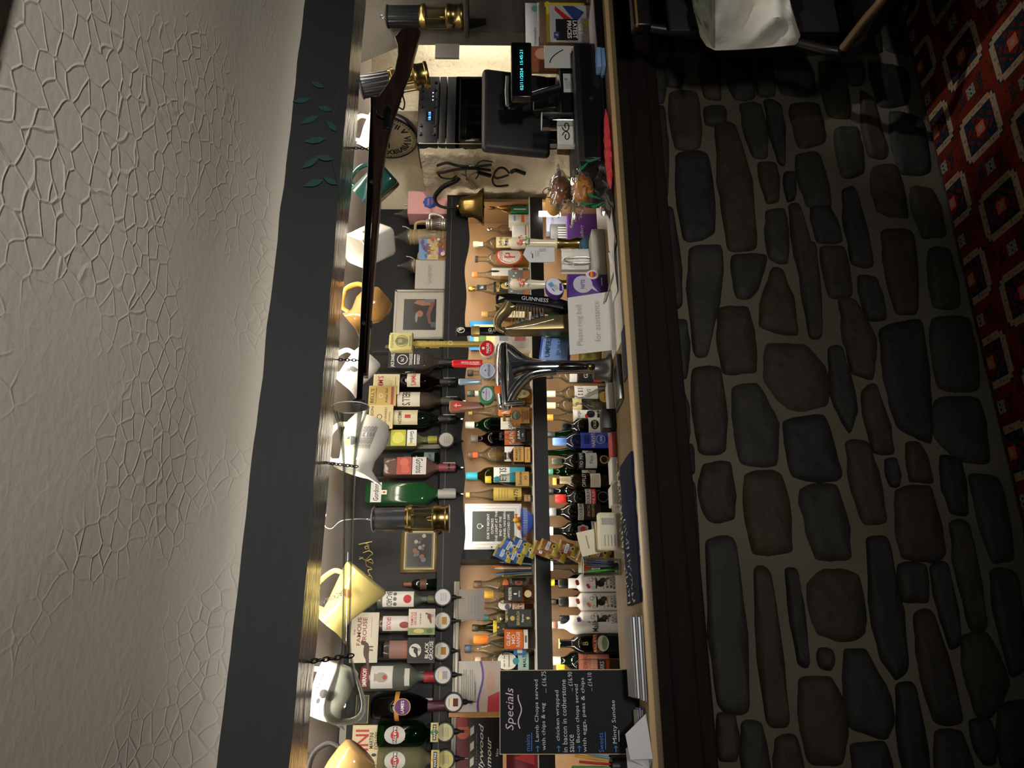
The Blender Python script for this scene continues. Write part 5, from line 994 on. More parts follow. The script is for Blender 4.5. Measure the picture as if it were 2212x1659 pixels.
for st_ in ([(773, 1258), (784, 1250), (797, 1246), (802, 1255), (788, 1256), (776, 1262)], [(784, 1246), (800, 1243), (804, 1250)], [(800, 1243), (795, 1232), (803, 1230), (800, 1226), (792, 1222), (790, 1212)], [(776, 1203), (790, 1210), (806, 1218)], [(776, 1208), (784, 1204)], [(790, 1212), (802, 1208), (806, 1216)], [(790, 1210), (800, 1200), (805, 1196), (798, 1190), (784, 1194)], [(798, 1190), (795, 1180), (788, 1182), (792, 1186), (797, 1178), (790, 1174)], [(775, 1176), (788, 1173), (804, 1170)]):
    P_ = [at(a, b, 3.09)-o0 for a, b in st_]; mb.tube(spline(P_, 4), .0022, mat('c0ac6c', .35, .7, 'gold_wire'), None, 6)
o = mb.build('gold_script', None, o0); tag(o, 'looping gold wire script fixed on the black board', 'sign')
bottle('small dark bottle in shadow behind the upturned white rum', 1262, 872, .022, 'whisky', DKG, ('8a5a34', .25), [(.3, .5, .7, '6a4a3a', [])], Y=3.06, base=ZT)
bottle('small dark green wine bottle between the lemon and pink gins', 988, 872, .022, 'wine', DKG, ('3a5a4a', .22), [(.1, .4, .7, '8aa0a0', [T('Sec', 0, 0, .4, .4, BK)])], Y=3.06, base=ZT+.01, pbot=960)
tr = panel('ticket_rail', 'pale aluminium ticket rail along the left of the pelmet', 'rail', 976, 989, 1256, 1745, 3.018, .016, mat('bdb6a8', .4, .3, 'rail'), lambda ik, W_, H: (ik.rect(0, H*.1, W_, .003, mat('8a8276', .5)),))
# notices under the rail
def hl(ik, W_, H):
    ik.poly([(W_*.5, -H*.02)]+[(W_*(.5-i/12), -H*(.02+.06*sin(i*.45))) for i in range(13)]+[(-W_*.5, -H*.45), (W_*.5, -H*.45)], mat('c9b8ae', .6))
    ik.line([(W_*(.5-i/12), -H*(.02+.06*sin(i*.45))) for i in range(13)], .008, mat('6a4a9a', .5)); ik.poly([(-W_*.5, -H*.18), (-W_*.2, -H*.2), (-W_*.1, -H*.48), (-W_*.5, -H*.48)], mat('c03a4a', .5)); ik.disc(W_*.1, -H*.25, W_*.2, mat('d0a898', .6), H*.1)
    for i in range(7): ik.rect(-W_*.02, H*(.42-.05*i), W_*(.7 if i % 3 else .5), H*.012, GREY)
    ik.text('HOPELINK', -W_*.1, H*.1, H*.035, mat('5a4a6a', .5), W_*.4)
panel('notice', 'white helpline notice with purple swoosh hanging above the specials board', 'notice', 990, 1082, 1428, 1538, 3.0, .0015, mat('d8d4cc', .6), hl)
panel('notice', 'plain grey paper notice tucked in the rail above the round bottle', 'notice', 990, 1046, 1273, 1340, 3.0, .0015, mat('a39e96', .7), lambda ik, W_, H: [ik.rect(0, H*(.1-.12*i), W_*.6, H*.02, GREY) for i in range(4)])
panel('wooden_stick', 'thin pale wooden upright between the notice and the gala poster', 'batten', 969, 1085, 1539, 1549, 3.0, .01, mat('b8874e', .5))
def hg(ik, W_, H):
    ik.rect(0, H*.36, W_, H*.26, mat('5a1c22', .5)); ik.disc(W_*.32, H*.36, W_*.1, mat('a8583c', .5)); ik.rect(W_*.44, H*.38, W_*.12, H*.24, mat('8a2228', .5))
    for i in range(5): ik.poly([(W_*(.4-.2*i), H*.12), (W_*(.3-.2*i), H*.12), (W_*(.26-.2*i), H*.2), (W_*(.36-.2*i), H*.2)], WHTI)
    ik.text('Stars of Hope Gala', 0, H*.06, H*.035, GREY, W_*.6); ik.text('Hollywood', 0, -H*.05, H*.13, WHTI, W_*.85, .01, .35); ik.text('Glamour', -W_*.05, -H*.2, H*.11, WHTI, W_*.6, .01, .35); ik.text('Nov', W_*.05, -H*.38, H*.06, WHTI)
WHTI = mat('dcd8d0', .5)
panel('poster', 'dark film clapper gala poster with white script lettering', 'poster', 985, 1086, 1550, 1720, 3.0, .0015, mat('1c1d20', .5), hg)
panel('leaflet', 'red and black leaflet standing on the middle shelf left of the specials board', 'leaflet', 1094, 1150, 1622, 1700, 3.06, .002, mat('7a1c26', .5), lambda ik, W_, H: (ik.poly([(W_*.3, H*.3), (W_*.1, -H*.4), (W_*.5, -H*.4)], mat('c0303a', .5)), ik.rect(-W_*.15, H*.1, W_*.3, H*.3, mat('c8283a', .5))), None, ZM)
# ================================================================== other things on the middle shelf
mb = MB(); mb.lathe([(0, 0), (.03, 0), (.03, .012), (.018, .02), (.02, .06), (.024, .10), (.02, .13), (.012, .15), (.006, .158), (.013, .168), (.016, .182), (.012, .196), (0, .2)], mat('8a6230', .35, .8, 'bronze'), None, 20)
mb.tube(spline([(-.02, 0, .13), (-.035, -.012, .1), (-.01, -.024, .085)], 4), .006, mat('8a6230', .35, .8, 'bronze')); mb.tube(spline([(.02, 0, .13), (.034, -.012, .1), (.01, -.026, .08)], 4), .006, mat('8a6230', .35, .8, 'bronze')); mb.tube([(.012, -.028, .02), (.012, -.028, .17)], .0025, GOLD)
tag(mb.build('bronze_statuette', None, (at(1090, 442, 3.13).x-.012, 3.13, ZM)), 'bronze robed statuette at the right end of the middle shelf', 'ornament')
panel('box', 'narrow dark green carton beside the bronze statuette', 'box', 1104, 1150, 446, 458, 3.09, .05, mat('1d6a45', .5), lambda ik, W_, H: ik.rect(0, 0, W_*.2, H*.7, W), None, ZM)
panel('box', 'white and orange carton between the green carton and the silver pourer bottle', 'box', 1099, 1150, 463, 480, 3.10, .05, mat('e6e0d0', .5), lambda ik, W_, H: (ik.rect(0, -.02, W_, H*.15, ORNG), ik.rect(0, .02, W_*.7, H*.1, mat('7ab0d0', .5))), None, ZM)
panel('packet', 'crumpled white packet in front of the silver pourer bottle', 'packet', 1106, 1150, 484, 511, 3.08, .03, mat('e9e6de', .6), lambda ik, W_, H: ik.rect(0, -H*.3, W_*.8, H*.1, mat('c07a5a', .6)), None, ZM, bev=.01)
panel('photo_card', 'grey and orange printed card lying against the pump handles on the middle shelf', 'card', 1098, 1150, 583, 642, 3.07, .003, mat('7c8480', .6), lambda ik, W_, H: (ik.rect(0, -H*.3, W_*.9, H*.25, mat('d0824a', .6)), [ik.disc(W_*(-.4+.11*i), H*(.2+.1*((i*3) % 4-1.5)), H*.05, W) for i in range(8)]), None, ZM)
panel('poster', 'yellow poster with bright blue border behind the harp font handle', 'poster', 1014, 1052, 693, 756, 3.24, .004, mat('2f8fd0', .5), lambda ik, W_, H: (ik.rect(0, -H*.08, W_*.74, H*.8, mat('f2e49a', .6)), ik.rect(-W_*.1, H*.0, W_*.3, H*.3, mat('6a8a4a', .5))), None, at(1052, 725, 3.24).z-.04)
panel('paper_stack', 'thick stack of white and printed paper standing behind the harp font', 'papers', 1069, 1150, 720, 753, 3.08, .06, mat('dcd6ca', .7), lambda ik, W_, H: ([ik.rect(W_*(-.4+.1*i), -H*.1, .0012, H*.7, GREY) for i in range(6)], ik.rect(W_*.2, -H*.2, W_*.4, H*.3, mat('c0786a', .6)), ik.rect(W_*.2, H*.25, W_*.4, H*.25, mat('a8b4c0', .6))), None, ZM)
def due(ik, W_, H):
    for k, c in ((.97, 'dedbd4'), (.9, 'f4f2ec'), (.8, 'd9d6cf'), (.76, 'f0eee8')): ik.rect(0, 0, W_*k, H*(1-(1-k)*.9), mat(c, .45))
    ik.rect(0, 0, W_*.66, H*.74, mat('454c48', .6))
    for i, t_ in enumerate(('DUE TO RECENT', 'CUTBACKS', 'THE LIGHT AT THE', 'END OF THE', 'TUNNEL HAS BEEN', 'SWITCHED OFF.')): ik.text(t_, 0, H*(.09-.072*i), H*.042, W, W_*(.046*len(t_)*.92), .02)
    ik.ring(0, H*.24, H*.045, H*.008, W); ik.rect(0, H*.185, H*.03, H*.02, W)
panel('framed_sign', 'white framed dark sign joking about recent cutbacks', 'sign', 1004, 1127, 1088, 1187, 3.12, .018, mat('f0eee8', .4), due, None, at(1127, 1137, 3.12).z-.0)
mb = MB(); xb = at(1140, 1125, 3.1).x
mb.lathe([(0, 0), (.03, 0), (.035, .006), (.055, .035), (.062, .05), (.059, .05), (.05, .034), (0, .01)], mat('3458b8', .3, 0, 'blue_bowl'), None, 28)
for i in range(24): Ink(mb, cyl(.058)).rect(-.08+.16*i/23, .036, .0025, .02, mat('c8d4e8', .4), 1)
tag(mb.build('bowl', None, (xb, 3.13, ZM)), 'blue patterned bowl of wrapped sweets below the white framed sign', 'bowl')
rr = random.Random(5); n_ = 0
for i in range(12):
    c = ['d9622a', 'c83a3a', 'e0b03a', 'e8d8b0', 'b8503a'][i % 5]; a = i*2.4; r_ = .012+.026*((i*7) % 5)/5
    mb = MB(); mb.ball((0, 0, 0), .011, mat(c, .3), None, 10, 1.3, .9, .8); mb.add([(.012, 0, 0), (.024, .006, .006), (.024, -.006, -.005)], [(0, 1, 2)], mat(c, .3)); mb.add([(-.012, 0, 0), (-.024, .006, .006), (-.024, -.006, -.005)], [(0, 1, 2)], mat(c, .3))
    tag(mb.build('wrapped_sweet', None, (xb+r_*cos(a), 3.13+r_*sin(a), ZM+.05+.012*(i % 3)), (rr.random(), rr.random(), a)), ['orange', 'red', 'gold', 'cream', 'rust red'][i % 5]+' wrapped sweet heaped in the blue bowl', 'sweet', 'sweets in the blue bowl')
# pen jug on the middle shelf
xg = at(1100, 1228, 3.10).x
t = thing('glass_jug', 'clear glass handled mug crammed with pens on the middle shelf', 'mug', (xg, 3.10, ZM))
mb = MB(); mb.shell([(0, 0), (.036, 0), (.036, .006), (.038, .125), (.036, .125), (.034, .01), (0, .01)], TG, None, seg=24); mb.build('mug_body', t)
mb = MB(); mb.tube(spline([(-.036, 0, .1), (-.066, 0, .09), (-.066, 0, .04), (-.036, 0, .025)], 6), .005, TG); mb.build('handle', t)
PNM = {'20242c': 'black', 'd9d9d4': 'white', '5a7ab0': 'blue', 'e8d23a': 'yellow', 'd8641f': 'orange', '8aa8d0': 'pale blue'}
for i, (c, dx, dy, l) in enumerate((('20242c', -.015, 0, .14), ('d9d9d4', .0, -.01, .15), ('20242c', .014, .0, .145), ('5a7ab0', -.02, -.012, .155), ('e8d23a', -.024, .008, .12), ('d8641f', .008, .012, .165), ('8aa8d0', .02, -.014, .13))):
    mb = MB(); mb.tube([(0, 0, 0), (dx*.4, dy*.4, l*.85), (dx*.42, dy*.42, l)], [.0035, .0038, .002], mat(c, .35), None, 8)
    tag(mb.build('pen', None, (xg+dx*.8, 3.10+dy*.8, ZM+.012)), PNM[c]+' pen standing in the glass mug on the middle shelf', 'pen', 'pens in the glass mug')
# hanging snack packets
def pillow(mb, w, h, d, mats, seed):
    rn = random.Random(seed); n1, n2 = 8, 10
    for sgn in (-1, 1):
        def fn(i, j):
            x, z = i-.5, j-.5; e = max(0, (1-(2*x)**4)*(1-abs(2*z)**5)); b = noise.noise(Vector((x*6, z*6, seed)))*.3
            return (x*w*(1+.05*noise.noise(Vector((z*5, seed, 1)))), sgn*d*.5*e*(1+b), z*h)
        for k, (z0, z1, m) in enumerate(mats):
            mb.grid(lambda i, j, z0=z0, z1=z1: fn(i, z0+(z1-z0)*j), n1, n2, m)
KNB = mat('e9e6de', .3)
def snack(label, px, py, w, h, rot, c1, c2, Y, grp, seed):
    p = at(px, py, Y); mb = MB(); pillow(mb, w, h, .02, ((0, .28, mat(c2, .3)), (.28, .9, mat(c1, .3)), (.9, 1, mat(c2, .3))), seed)
    ik = Ink(mb, lambda x, z, o: (x, -.0125-o*2, z)); ik.rect(0, .005, w*.7, h*.16, KNB); ik.text("NOBBYS", 0, .005, h*.1, BLUE, w*.55, .01); ik.disc(w*.12, -h*.22, h*.11, mat('c9b23a', .3)); ik.disc(w*.12, -h*.22, h*.06, K)
    tag(mb.build('snack_packet', None, p, (0, radians(rot), radians(rr.uniform(-12, 12)))), label, 'snack packet', grp)
BL = [(1088, 1196, 25), (1102, 1180, 30), (1112, 1200, 22), (1124, 1178, 28), (1136, 1188, 18)]
for i, (px, py, r_) in enumerate(BL): snack('blue and yellow salted snack packet in the hanging strip by the white framed sign', px, py, .05, .075, r_, '3a62a8', 'c0b04a', 2.985-.012*(i % 2), 'blue snack packets', i)
BRW = [(1172, 1187, 20), (1186, 1183, 24), (1204, 1196, 26), (1226, 1186, 20), (1246, 1200, 30), (1268, 1205, 24), (1296, 1195, 28)]
for i, (px, py, r_) in enumerate(BRW): snack('brown and yellow snack packet hanging in front of the lower shelf divider', px, py, .052, .08, r_, '8a5a34', 'c0b04a', 2.975-.012*(i % 2), 'brown snack packets', i+9)
mb = MB(); a = at(1060, 1182, 2.995); b = at(1310, 1200, 2.995); mb.box(-.006, .006, 0, .001, 0, (a-b).length, W); tag(mb.build('clip_strip', None, b, (0, atan2(a.x-b.x, a.z-b.z), 0)), 'white plastic clip strip holding the snack packets', 'strip')
mb = MB(); mb.tube([(0, .0, 0), (0, .045, 0)], .003, CHR); tag(mb.build('strip_hook', None, a+Vector((0, .0, -.004))), 'small chrome hook carrying the snack strip on the pelmet edge', 'hook')
# ================================================================== on the bar counter: till end
ZC = 1.1205
def cnt(px, py, Y): p = at(px, py, Y); return Vector((p.x, Y, ZC))
GB = mat('101113', .22, 0, 'gloss_black', .5); MB_ = mat('1c1d20', .5, 0, 'matt_black', .4, (120, (1, 1, 1), .08))
def boxpx(name, label, cat, px0, px1, py0, py1, Y, dep, m, base=ZC, bev=.004, ink=None, parts=None, yaw=0):
    pm_ = (px0+px1)/2; xl, xr = at(px1, py1, Y).x, at(px1, py0, Y).x; zt = at(px0, (py0+py1)/2, Y).z
    t = thing(name, label, cat, ((xl+xr)/2, Y, base), (0, 0, yaw)); Wd, H = xr-xl, zt-base
    mb = MB(); mb.box(-Wd/2, Wd/2, 0, dep, 0, H, m, None, bev)
    if ink: ink(Ink(mb, lambda x, z, o: (x, -o, z+H/2)), Wd, H)
    mb.build('casing', t)
    return t, Wd, H
t, Wd, H = boxpx('cash_drawer', 'wide black cash drawer on the counter under the till', 'cash drawer', 1245, 1311, 93, 348, 2.12, .29, MB_)
mb = MB(); mb.box(-Wd/2+.01, Wd/2-.01, -.004, 0, .012, H-.02, GB, None, .002); mb.lathe([(.008, 0), (.008, .006), (0, .006)], STEEL, Matrix.Translation((.0, -.004, H*.5)) @ Matrix.Rotation(radians(90), 4, 'X'), 14); mb.build('drawer', t)
zd = ZC+H+.001
till = thing('till', 'black touchscreen till seen from behind with a lit customer display', 'till', (at(1245, 180, 2.22).x, 2.22, zd))
o0 = Vector(till.location)
def bx(name, px0, px1, py0, py1, Y, dep, m, bev=.004, tilt=0, yaw=0, ink=None, pivot=None, par=None):
    xl, xr = at((px0+px1)/2, py1, Y).x, at((px0+px1)/2, py0, Y).x; zt, zb = at(px0, (py0+py1)/2, Y).z, at(px1, (py0+py1)/2, Y).z
    mb = MB(); w2, h2 = (xr-xl)/2, (zt-zb)/2; mb.box(-w2, w2, 0, dep, -h2, h2, m, None, bev, 3)
    if ink: ink(Ink(mb, flat(0)), 2*w2, 2*h2)
    return mb.build(name, par or till, Vector(((xl+xr)/2, Y, (zt+zb)/2))-(o0 if par is None else Vector(par.location)), (tilt, 0, yaw)), 2*w2, 2*h2
o, a_, b_ = bx('base_unit', 1209, 1244, 108, 262, 2.20, .2, GB, .008)
lab = lambda ik, W_, H_: (ik.disc(W_*.18, H_*.25, H_*.16, GREY), [ik.rect(-W_*.12, H_*(.3-.13*i), W_*.4, H_*.05, GREY) for i in range(4)], ik.rect(0, -H_*.36, W_*.7, H_*.06, K))
o2, a_, b_ = bx('rating_label', 1217, 1240, 159, 199, 2.197, .002, mat('c4c6c2', .5), .0005, ink=lab)
scr, a_, b_ = bx('screen', 1042, 1191, 158, 322, 2.34, .045, MB_, .018, radians(10), radians(-4))
o, a_, b_ = bx('screen_hub', 1072, 1092, 190, 236, 2.325, .03, MB_, .008)
o, a_, b_ = bx('screen_stand', 1150, 1212, 195, 235, 2.30, .06, GB, .008, radians(-8))
cdp, a_, b_ = bx('customer_display', 1104, 1149, 92, 208, 2.13, .035, GB, .006, 0, radians(-2))
mb = MB(); ik = Ink(mb, flat(0)); CY = mat('5ff0ff', .5, 0, 'cyan_digits', .5, None, 1.3)
ik.rect(0, 0, a_*.96, b_*.8, mat('060708', .15)); ik.text('02/11/2024  15:45:21', -a_*.02, b_*.0, b_*.15, CY, a_*.72, -.004); mb.build('readout', cdp)
mb = MB(); P_ = [at(a, b, 2.2)-o0 for a, b in ((1210, 192), (1180, 200), (1140, 213), (1110, 226), (1098, 226))]; mb.tube(spline(P_, 5), [.008]*len(spline(P_, 5)), GB, None, 10, flat=2.2); P2 = [at(a, b, 2.19)-o0 for a, b in ((1096, 228), (1094, 200), (1096, 166))]; mb.tube(P2, .007, mat('8a8d90', .25, .6, 'satin_arm'), None, 10); mb.build('display_arm', till)
tumbler('tumbler', 'clear straight tumbler on the cash drawer beside the till', 'glass', (at(1240, 263, 2.2).x, 2.2, zd), .032, .118, None, None, .96)
def scroll(ik, W_, H_):
    for cx, sg in ((-W_*.2, 1), (W_*.2, -1)): ik.line([(cx+sg*(.03+.07*q/12)*W_*2*cos(q*.55), (.02+.1*q/14)*H_*2*sin(q*.55)) for q in range(15)], H_*.07, K)
panel('card_holder', 'white card holder with a black scroll emblem on the cash drawer', 'card holder', 1205, 1239, 257, 311, 2.19, .03, mat('dcdad4', .4), scroll, None, zd)
def mag(ik, W_, H_): ik.rect(0, H_*.1, W_, H_*.8, mat('9a5a3c', .5)); ik.disc(W_*.2, H_*.2, H_*.2, mat('d0a080', .5)); ik.disc(-W_*.1, H_*.0, H_*.16, mat('c08a6a', .5)); ik.rect(0, -H_*.38, W_, H_*.24, K); ik.text('TERNAL GUIDE', 0, -H_*.38, H_*.1, W, W_*.8)
bk = panel('magazine', 'brown magazine with meat photograph standing behind the customer display', 'magazine', 1148, 1200, 100, 156, 2.30, .01, mat('3a2a22', .5), mag, None, zd)
panel('leaflet', 'white leaflet with a grey swoosh in front of the brown magazine', 'leaflet', 1176, 1212, 98, 146, 2.19, .004, mat('d2d2ce', .5), lambda ik, W_, H_: ik.line([(W_*(-.3+.6*q/10), H_*(.3-.5*(q/10)**2)) for q in range(11)], .004, K), None, zd)
def con(ik, W_, H_): ik.disc(W_*.36, -H_*.25, H_*.3, mat('4f9a78', .5)); ik.rect(W_*.1, -H_*.44, W_*.8, H_*.14, mat('d6d8dc', .5)); ik.text('connekt', -W_*.26, -H_*.16, H_*.2, mat('4a5258', .5), W_*.36); ik.ring(-W_*.47, -H_*.16, H_*.08, H_*.02, mat('3f8a72', .5))
panel('display_card', 'white connection company card tucked at the pillar behind the newspapers', 'card', 1135, 1165, 6, 100, 2.40, .004, mat('d6d8dc', .5), con, None, at(1165, 50, 2.40).z)
panel('menu_folder', 'brown and yellow edged folder standing under the white card', 'folder', 1166, 1290, 4, 92, 2.37, .02, mat('5a4634', .6), lambda ik, W_, H_: (ik.rect(0, H_*.34, W_, H_*.06, mat('d9c83a', .5)), ik.rect(W_*.42, 0, W_*.1, H_*.8, mat('c9b83a', .5))), None, ZC)
def news(ik, W_, H_):
    ik.rect(0, 0, W_, H_, mat('b9b8b8', .6)); ik.poly([(W_*.35, H_*.38), (W_*.48, H_*.38), (W_*.1, -H_*.0), (-W_*.05, H_*.05)], RED); ik.poly([(W_*.3, -H_*.3), (W_*.48, -H_*.05), (W_*.48, H_*.2), (W_*.0, -H_*.1)], mat('2a3f7a', .5))
    ik.rect(-W_*.2, H_*.12, W_*.6, H_*.5, mat('17181c', .5)); ik.rect(-W_*.36, H_*.36, W_*.18, H_*.12, mat('3a4a8a', .5))
    for i, t_ in enumerate(('PRICES', 'LATEST', 'GET')): ik.text(t_, -W_*.2, H_*(.06-.13*i), H_*.1, W, W_*(.5 if i < 2 else .3), .02, 0, pi)
    ik.text('JF', -W_*.36, H_*.36, H_*.07, W, None, .01, 0, pi); ik.text('ECONOMIX', W_*.3, -H_*.38, H_*.06, DBL, W_*.35, .01, 0, pi); ik.poly([(-W_*.1, -H_*.3), (W_*.05, -H_*.26), (W_*.02, -H_*.4), (-W_*.14, -H_*.44)], mat('d8c83a', .5))
panel('newspaper', 'price newspaper standing upside down at the right end of the counter', 'newspaper', 1188, 1296, 12, 88, 2.30, .012, mat('b0afae', .6), news, None, ZC)
t = thing('leaflet_tray', 'black tray with thin leaflets at the far right end of the counter', 'tray', cnt(1310, 30, 2.08))
mb = MB(); mb.box(-.16, .13, 0, .15, 0, .012, GB, None, .003); mb.box(-.16, .13, -.002, .008, 0, .028, GB, None, .003); mb.build('tray_body', t)
mb = MB(); mb.box(-.15, .12, .012, .14, .0125, .03, mat('a8a0ac', .6), Matrix.Rotation(radians(2), 4, 'Z')); mb.build('leaflets', t)
for i, (dx, dy, h, rz) in enumerate(((0, 0, .018, 4), (.004, .006, .034, -3))):
    c = cnt(1306, 124, 2.07); mb = MB(); mb.box(-.042, .042, -.005, .07, 0, .015, mat(('6f95c4', '7fa4d0')[i], .6), None, .002)
    tag(mb.build('note_pad', None, (c.x+dx, c.y+dy, ZC+(.0005 if i == 0 else .0165)), (0, 0, radians(rz))), ('lower pale blue paper pad lying on the counter beside the cash drawer', 'upper pale blue paper pad lying askew on the one beneath')[i], 'note pad')
# red crepe strip along the counter edge
mb = MB(); RC = mat('d8434a', .5, 0, 'red_crepe', .4)
xa_, xb_ = atz(1322, 428, ZC).x, atz(1318, 228, ZC).x
def crepe(i, j):
    e = max(.02, sin(pi*min(1, i*1.02)))**.5; a = 2*pi*j; n_ = 1+.5*noise.noise(Vector((i*14, cos(a)*2, sin(a)*2)))
    return (xa_+(xb_-xa_)*i, 2.066+.02*e*cos(a)*n_, ZC+.0125+.012*e*sin(a)*n_)
mb.grid(crepe, 60, 14, RC); tag(mb.build('crepe_strip'), 'crumpled red crepe strip lying along the counter edge before the cash drawer', 'decoration')
# pastries in clear bags
def lump(name, label, cat, p, sx, sy, sz, m, seed, group=None, amp=.25, bag=None):
    t = thing(name, label, cat, p, (0, 0, 0), group) if bag else None
    mb = MB(); mb.grid(lambda i, j: tuple((1+amp*noise.noise(Vector((cos(2*pi*i)*1.5+seed, sin(2*pi*i)*1.5, j*3))))*q for q in (sx*sin(pi*j)*cos(2*pi*i), sy*sin(pi*j)*sin(2*pi*i), sz*cos(pi*j))), 24, 14, m)
    if not bag: return tag(mb.build(name, None, p), label, cat, group)
    mb.build('pastry', t)
    mb = MB(); mb.grid(lambda i, j: tuple((1.12+.35*noise.noise(Vector((cos(2*pi*i)*3+seed, sin(2*pi*i)*3, j*7))))*q for q in (bag*sx*sin(pi*j)*cos(2*pi*i), sy*sin(pi*j)*sin(2*pi*i), sz*cos(pi*j))), 40, 26, glass('f6f6f4', 'bag_film', edge=.95, rim_light=.3, rough=.12)); mb.build('clear_bag', t)
    mb = MB()
    for sg in (-1, 1): mb.grid(lambda i, j, sg=sg: (sg*(bag*sx*.95+.045*i), (.5-j)*.03*(1+i)+.006*noise.noise(Vector((i*9, j*9, seed))), .012*noise.noise(Vector((i*7, j*6, seed+4)))+.01*i), 8, 8, glass('d8ccd8', 'bag_twist', edge=.9, rim_light=.6, rough=.15))
    mb.build('bag_end', t)
    return t
CRU = mat('8a5230', .45, 0, 'crust', .5, (40, (1, 1, 1), .3), 0, .3, ('5f3420', 14, (1, 1, 1))); CRU2 = mat('a8672c', .45, 0, 'golden_crust', .5, (40, (1, 1, 1), .3), 0, .3, ('c98a3c', 14, (1, 1, 1))); CRU3 = mat('d8a85a', .5, 0, 'pale_crust', .5, (40, (1, 1, 1), .2))
pz = at(1236, 430, 2.28)
st_ = thing('cake_stand', 'clear glass cake stand carrying bagged pastries beside the cash drawer', 'cake stand', (pz.x, 2.28, ZC))
mb = MB(); hz = pz.z-ZC; mb.lathe([(0, 0), (.06, 0), (.058, .006), (.012, .014), (.01, hz-.014), (.05, hz-.008), (.1, hz-.004), (.102, hz+.004), (.096, hz), (0, hz-.002)], TG, None, 32); mb.build('stand', st_)
lump('pastry_bag', 'dark brown pastry in clear film on top of the cake stand', 'pastry', at(1212, 412, 2.26), .052, .045, .038, CRU, 1, None, .2, 1.15)
lump('pastry_bag', 'golden pasty in clear film below the front of the cake stand', 'pastry', at(1258, 412, 2.16), .055, .04, .034, CRU2, 4, None, .2, 1.1)
lump('bread_roll', 'pale golden bread roll behind the dark bagged pastry', 'bread', at(1196, 438, 2.37), .052, .045, .03, CRU3, 7, None, .12)
mb = MB(); c = at(1188, 416, 2.32); mb.tube([(.022*cos(a), .0, .026*sin(a)) for a in [2*pi*k/20 for k in range(20)]], .0016, K, None, 6, True); tag(mb.build('wire_ring', None, c), 'thin dark wire ring standing behind the bagged pastry', 'ring')
mb = MB(); c = cnt(1300, 398, 2.12)
mb.grid(lambda i, j: ((i-.5)*.26, .09*(j-.5), .004+.04*max(0, (1-(2*i-1)**2)*(1-(2*j-1)**2))*(1+.8*noise.noise(Vector((i*9, j*6, 2))))), 34, 16, mat('141416', .4, 0, 'black_cloth', .5))
tag(mb.build('cloth_heap', None, c), 'crumpled black cloth heap below the bagged pastries', 'cloth')
for i, (px, py, rz) in enumerate(((1262, 358, 40), (1270, 440, 100), (1292, 442, 60), (1284, 425, 130), (1282, 345, 70))):
    mb = MB(); mb.grid(lambda a, b: ((a-.5)*.05, .002*sin(a*5), (b-.5)*.014*(1.2-a)), 6, 2, mat('1f8a55', .45)); tag(mb.build('ribbon_tail', None, at(px, py, 2.10), (0, radians(rz), radians(20))), 'curled green ribbon tail in the black cloth heap', 'ribbon', 'green ribbon tails')
panel('switch_plate', 'dull grey square plate fixed beside the pillar on the bright cream wall', 'switch plate', 940, 992, 94, 124, 2.485, .012, mat('6e6c66', .5), None)
# ================================================================== hand pumps
POR = mat('e6dcc0', .14, 0, 'porcelain', .6)
def pump(label, py, ptop, pcol, Y, clip=False):
    x = at(1200, py, Y).x; z1, zc = at(ptop, py, Y).z-ZC, at(pcol, py, Y).z-ZC; L = z1-zc; k = Y*1.06/1600
    t = thing('hand_pump', label, 'beer pump', (x, Y, ZC), (0, 0, 0), 'porcelain hand pumps')
    mb = MB(); mb.lathe([(.03, 0), (.032, .01), (.02, .02), (.012, .03), (.013, zc*.3), (14*k, zc*.42), (15*k, zc*.55), (10*k, zc*.72), (11*k, zc*.9), (13*k, zc*.97), (13*k, zc)], BRASS, None, 26); mb.build('brass_stem', t)
    mb = MB(); mb.lathe([(9*k, zc), (9*k, zc+.1*L), (9.5*k, zc+.35*L), (12*k, zc+.6*L), (14*k, zc+.8*L), (13*k, zc+.92*L), (8*k, zc+.985*L), (0, zc+L)], POR, None, 26)
    ik = Ink(mb, cyl(13.6*k), lift=.0006)
    rn = random.Random(py)
    for q in range(22):
        u, v = rn.uniform(-9, 9)*k, rn.uniform(-14, 16)*k
        ik.poly([(u+rn.uniform(1.2, 3.2)*k*cos(a*1.05+q), zc+.68*L+v+rn.uniform(1.2, 3.2)*k*sin(a*1.05+q)) for a in range(6)], mat('d8583a' if v > 2*k else ('5f7a42' if q % 2 else '8a9a5a'), .3))
    mb.build('handle', t)
    mb = MB(); mb.lathe([(10*k, zc+.0), (13*k, zc+.002), (13*k, zc+.006), (10*k, zc+.008)], mat('e8d8a8', .3), None, 24); mb.build('collar', t)
    mb = MB(); mb.ball((0, 0, zc+L+5*k), 6*k, CHR); mb.build('finial', t)
    return t
pump('porcelain hand pump with red flowers nearest the pastries', 526, 1097, 1204, 2.44)
pump('porcelain hand pump with red flowers beside the purple display box', 615, 1100, 1204, 2.44)
def clip(ik, W_, H_): ik.rect(-W_*.1, H_*.2, W_*.3, H_*.03, K); ik.rect(W_*.1, H_*.24, W_*.2, H_*.02, GREY); [ik.rect(W_*.05, H_*(.1-.05*i), W_*.4, H_*.012, GREY) for i in range(3)]; ik.rect(W_*.3, -H_*.12, W_*.2, H_*.2, mat('b8bcc0', .4))
xl, xr = at(1165, 566, 2.33).x, at(1165, 534, 2.33).x; zt, zb = at(1130, 550, 2.33).z, at(1198, 550, 2.33).z
mb = MB(); Wd, H = xr-xl, zt-zb; mb.prism([(-Wd/2, -H/2), (Wd/2, -H/2), (Wd/2, H*.4), (0, H/2), (-Wd/2, H*.3)], 0, .004, mat('dcdee0', .4)); clip(Ink(mb, flat(0)), Wd, H)
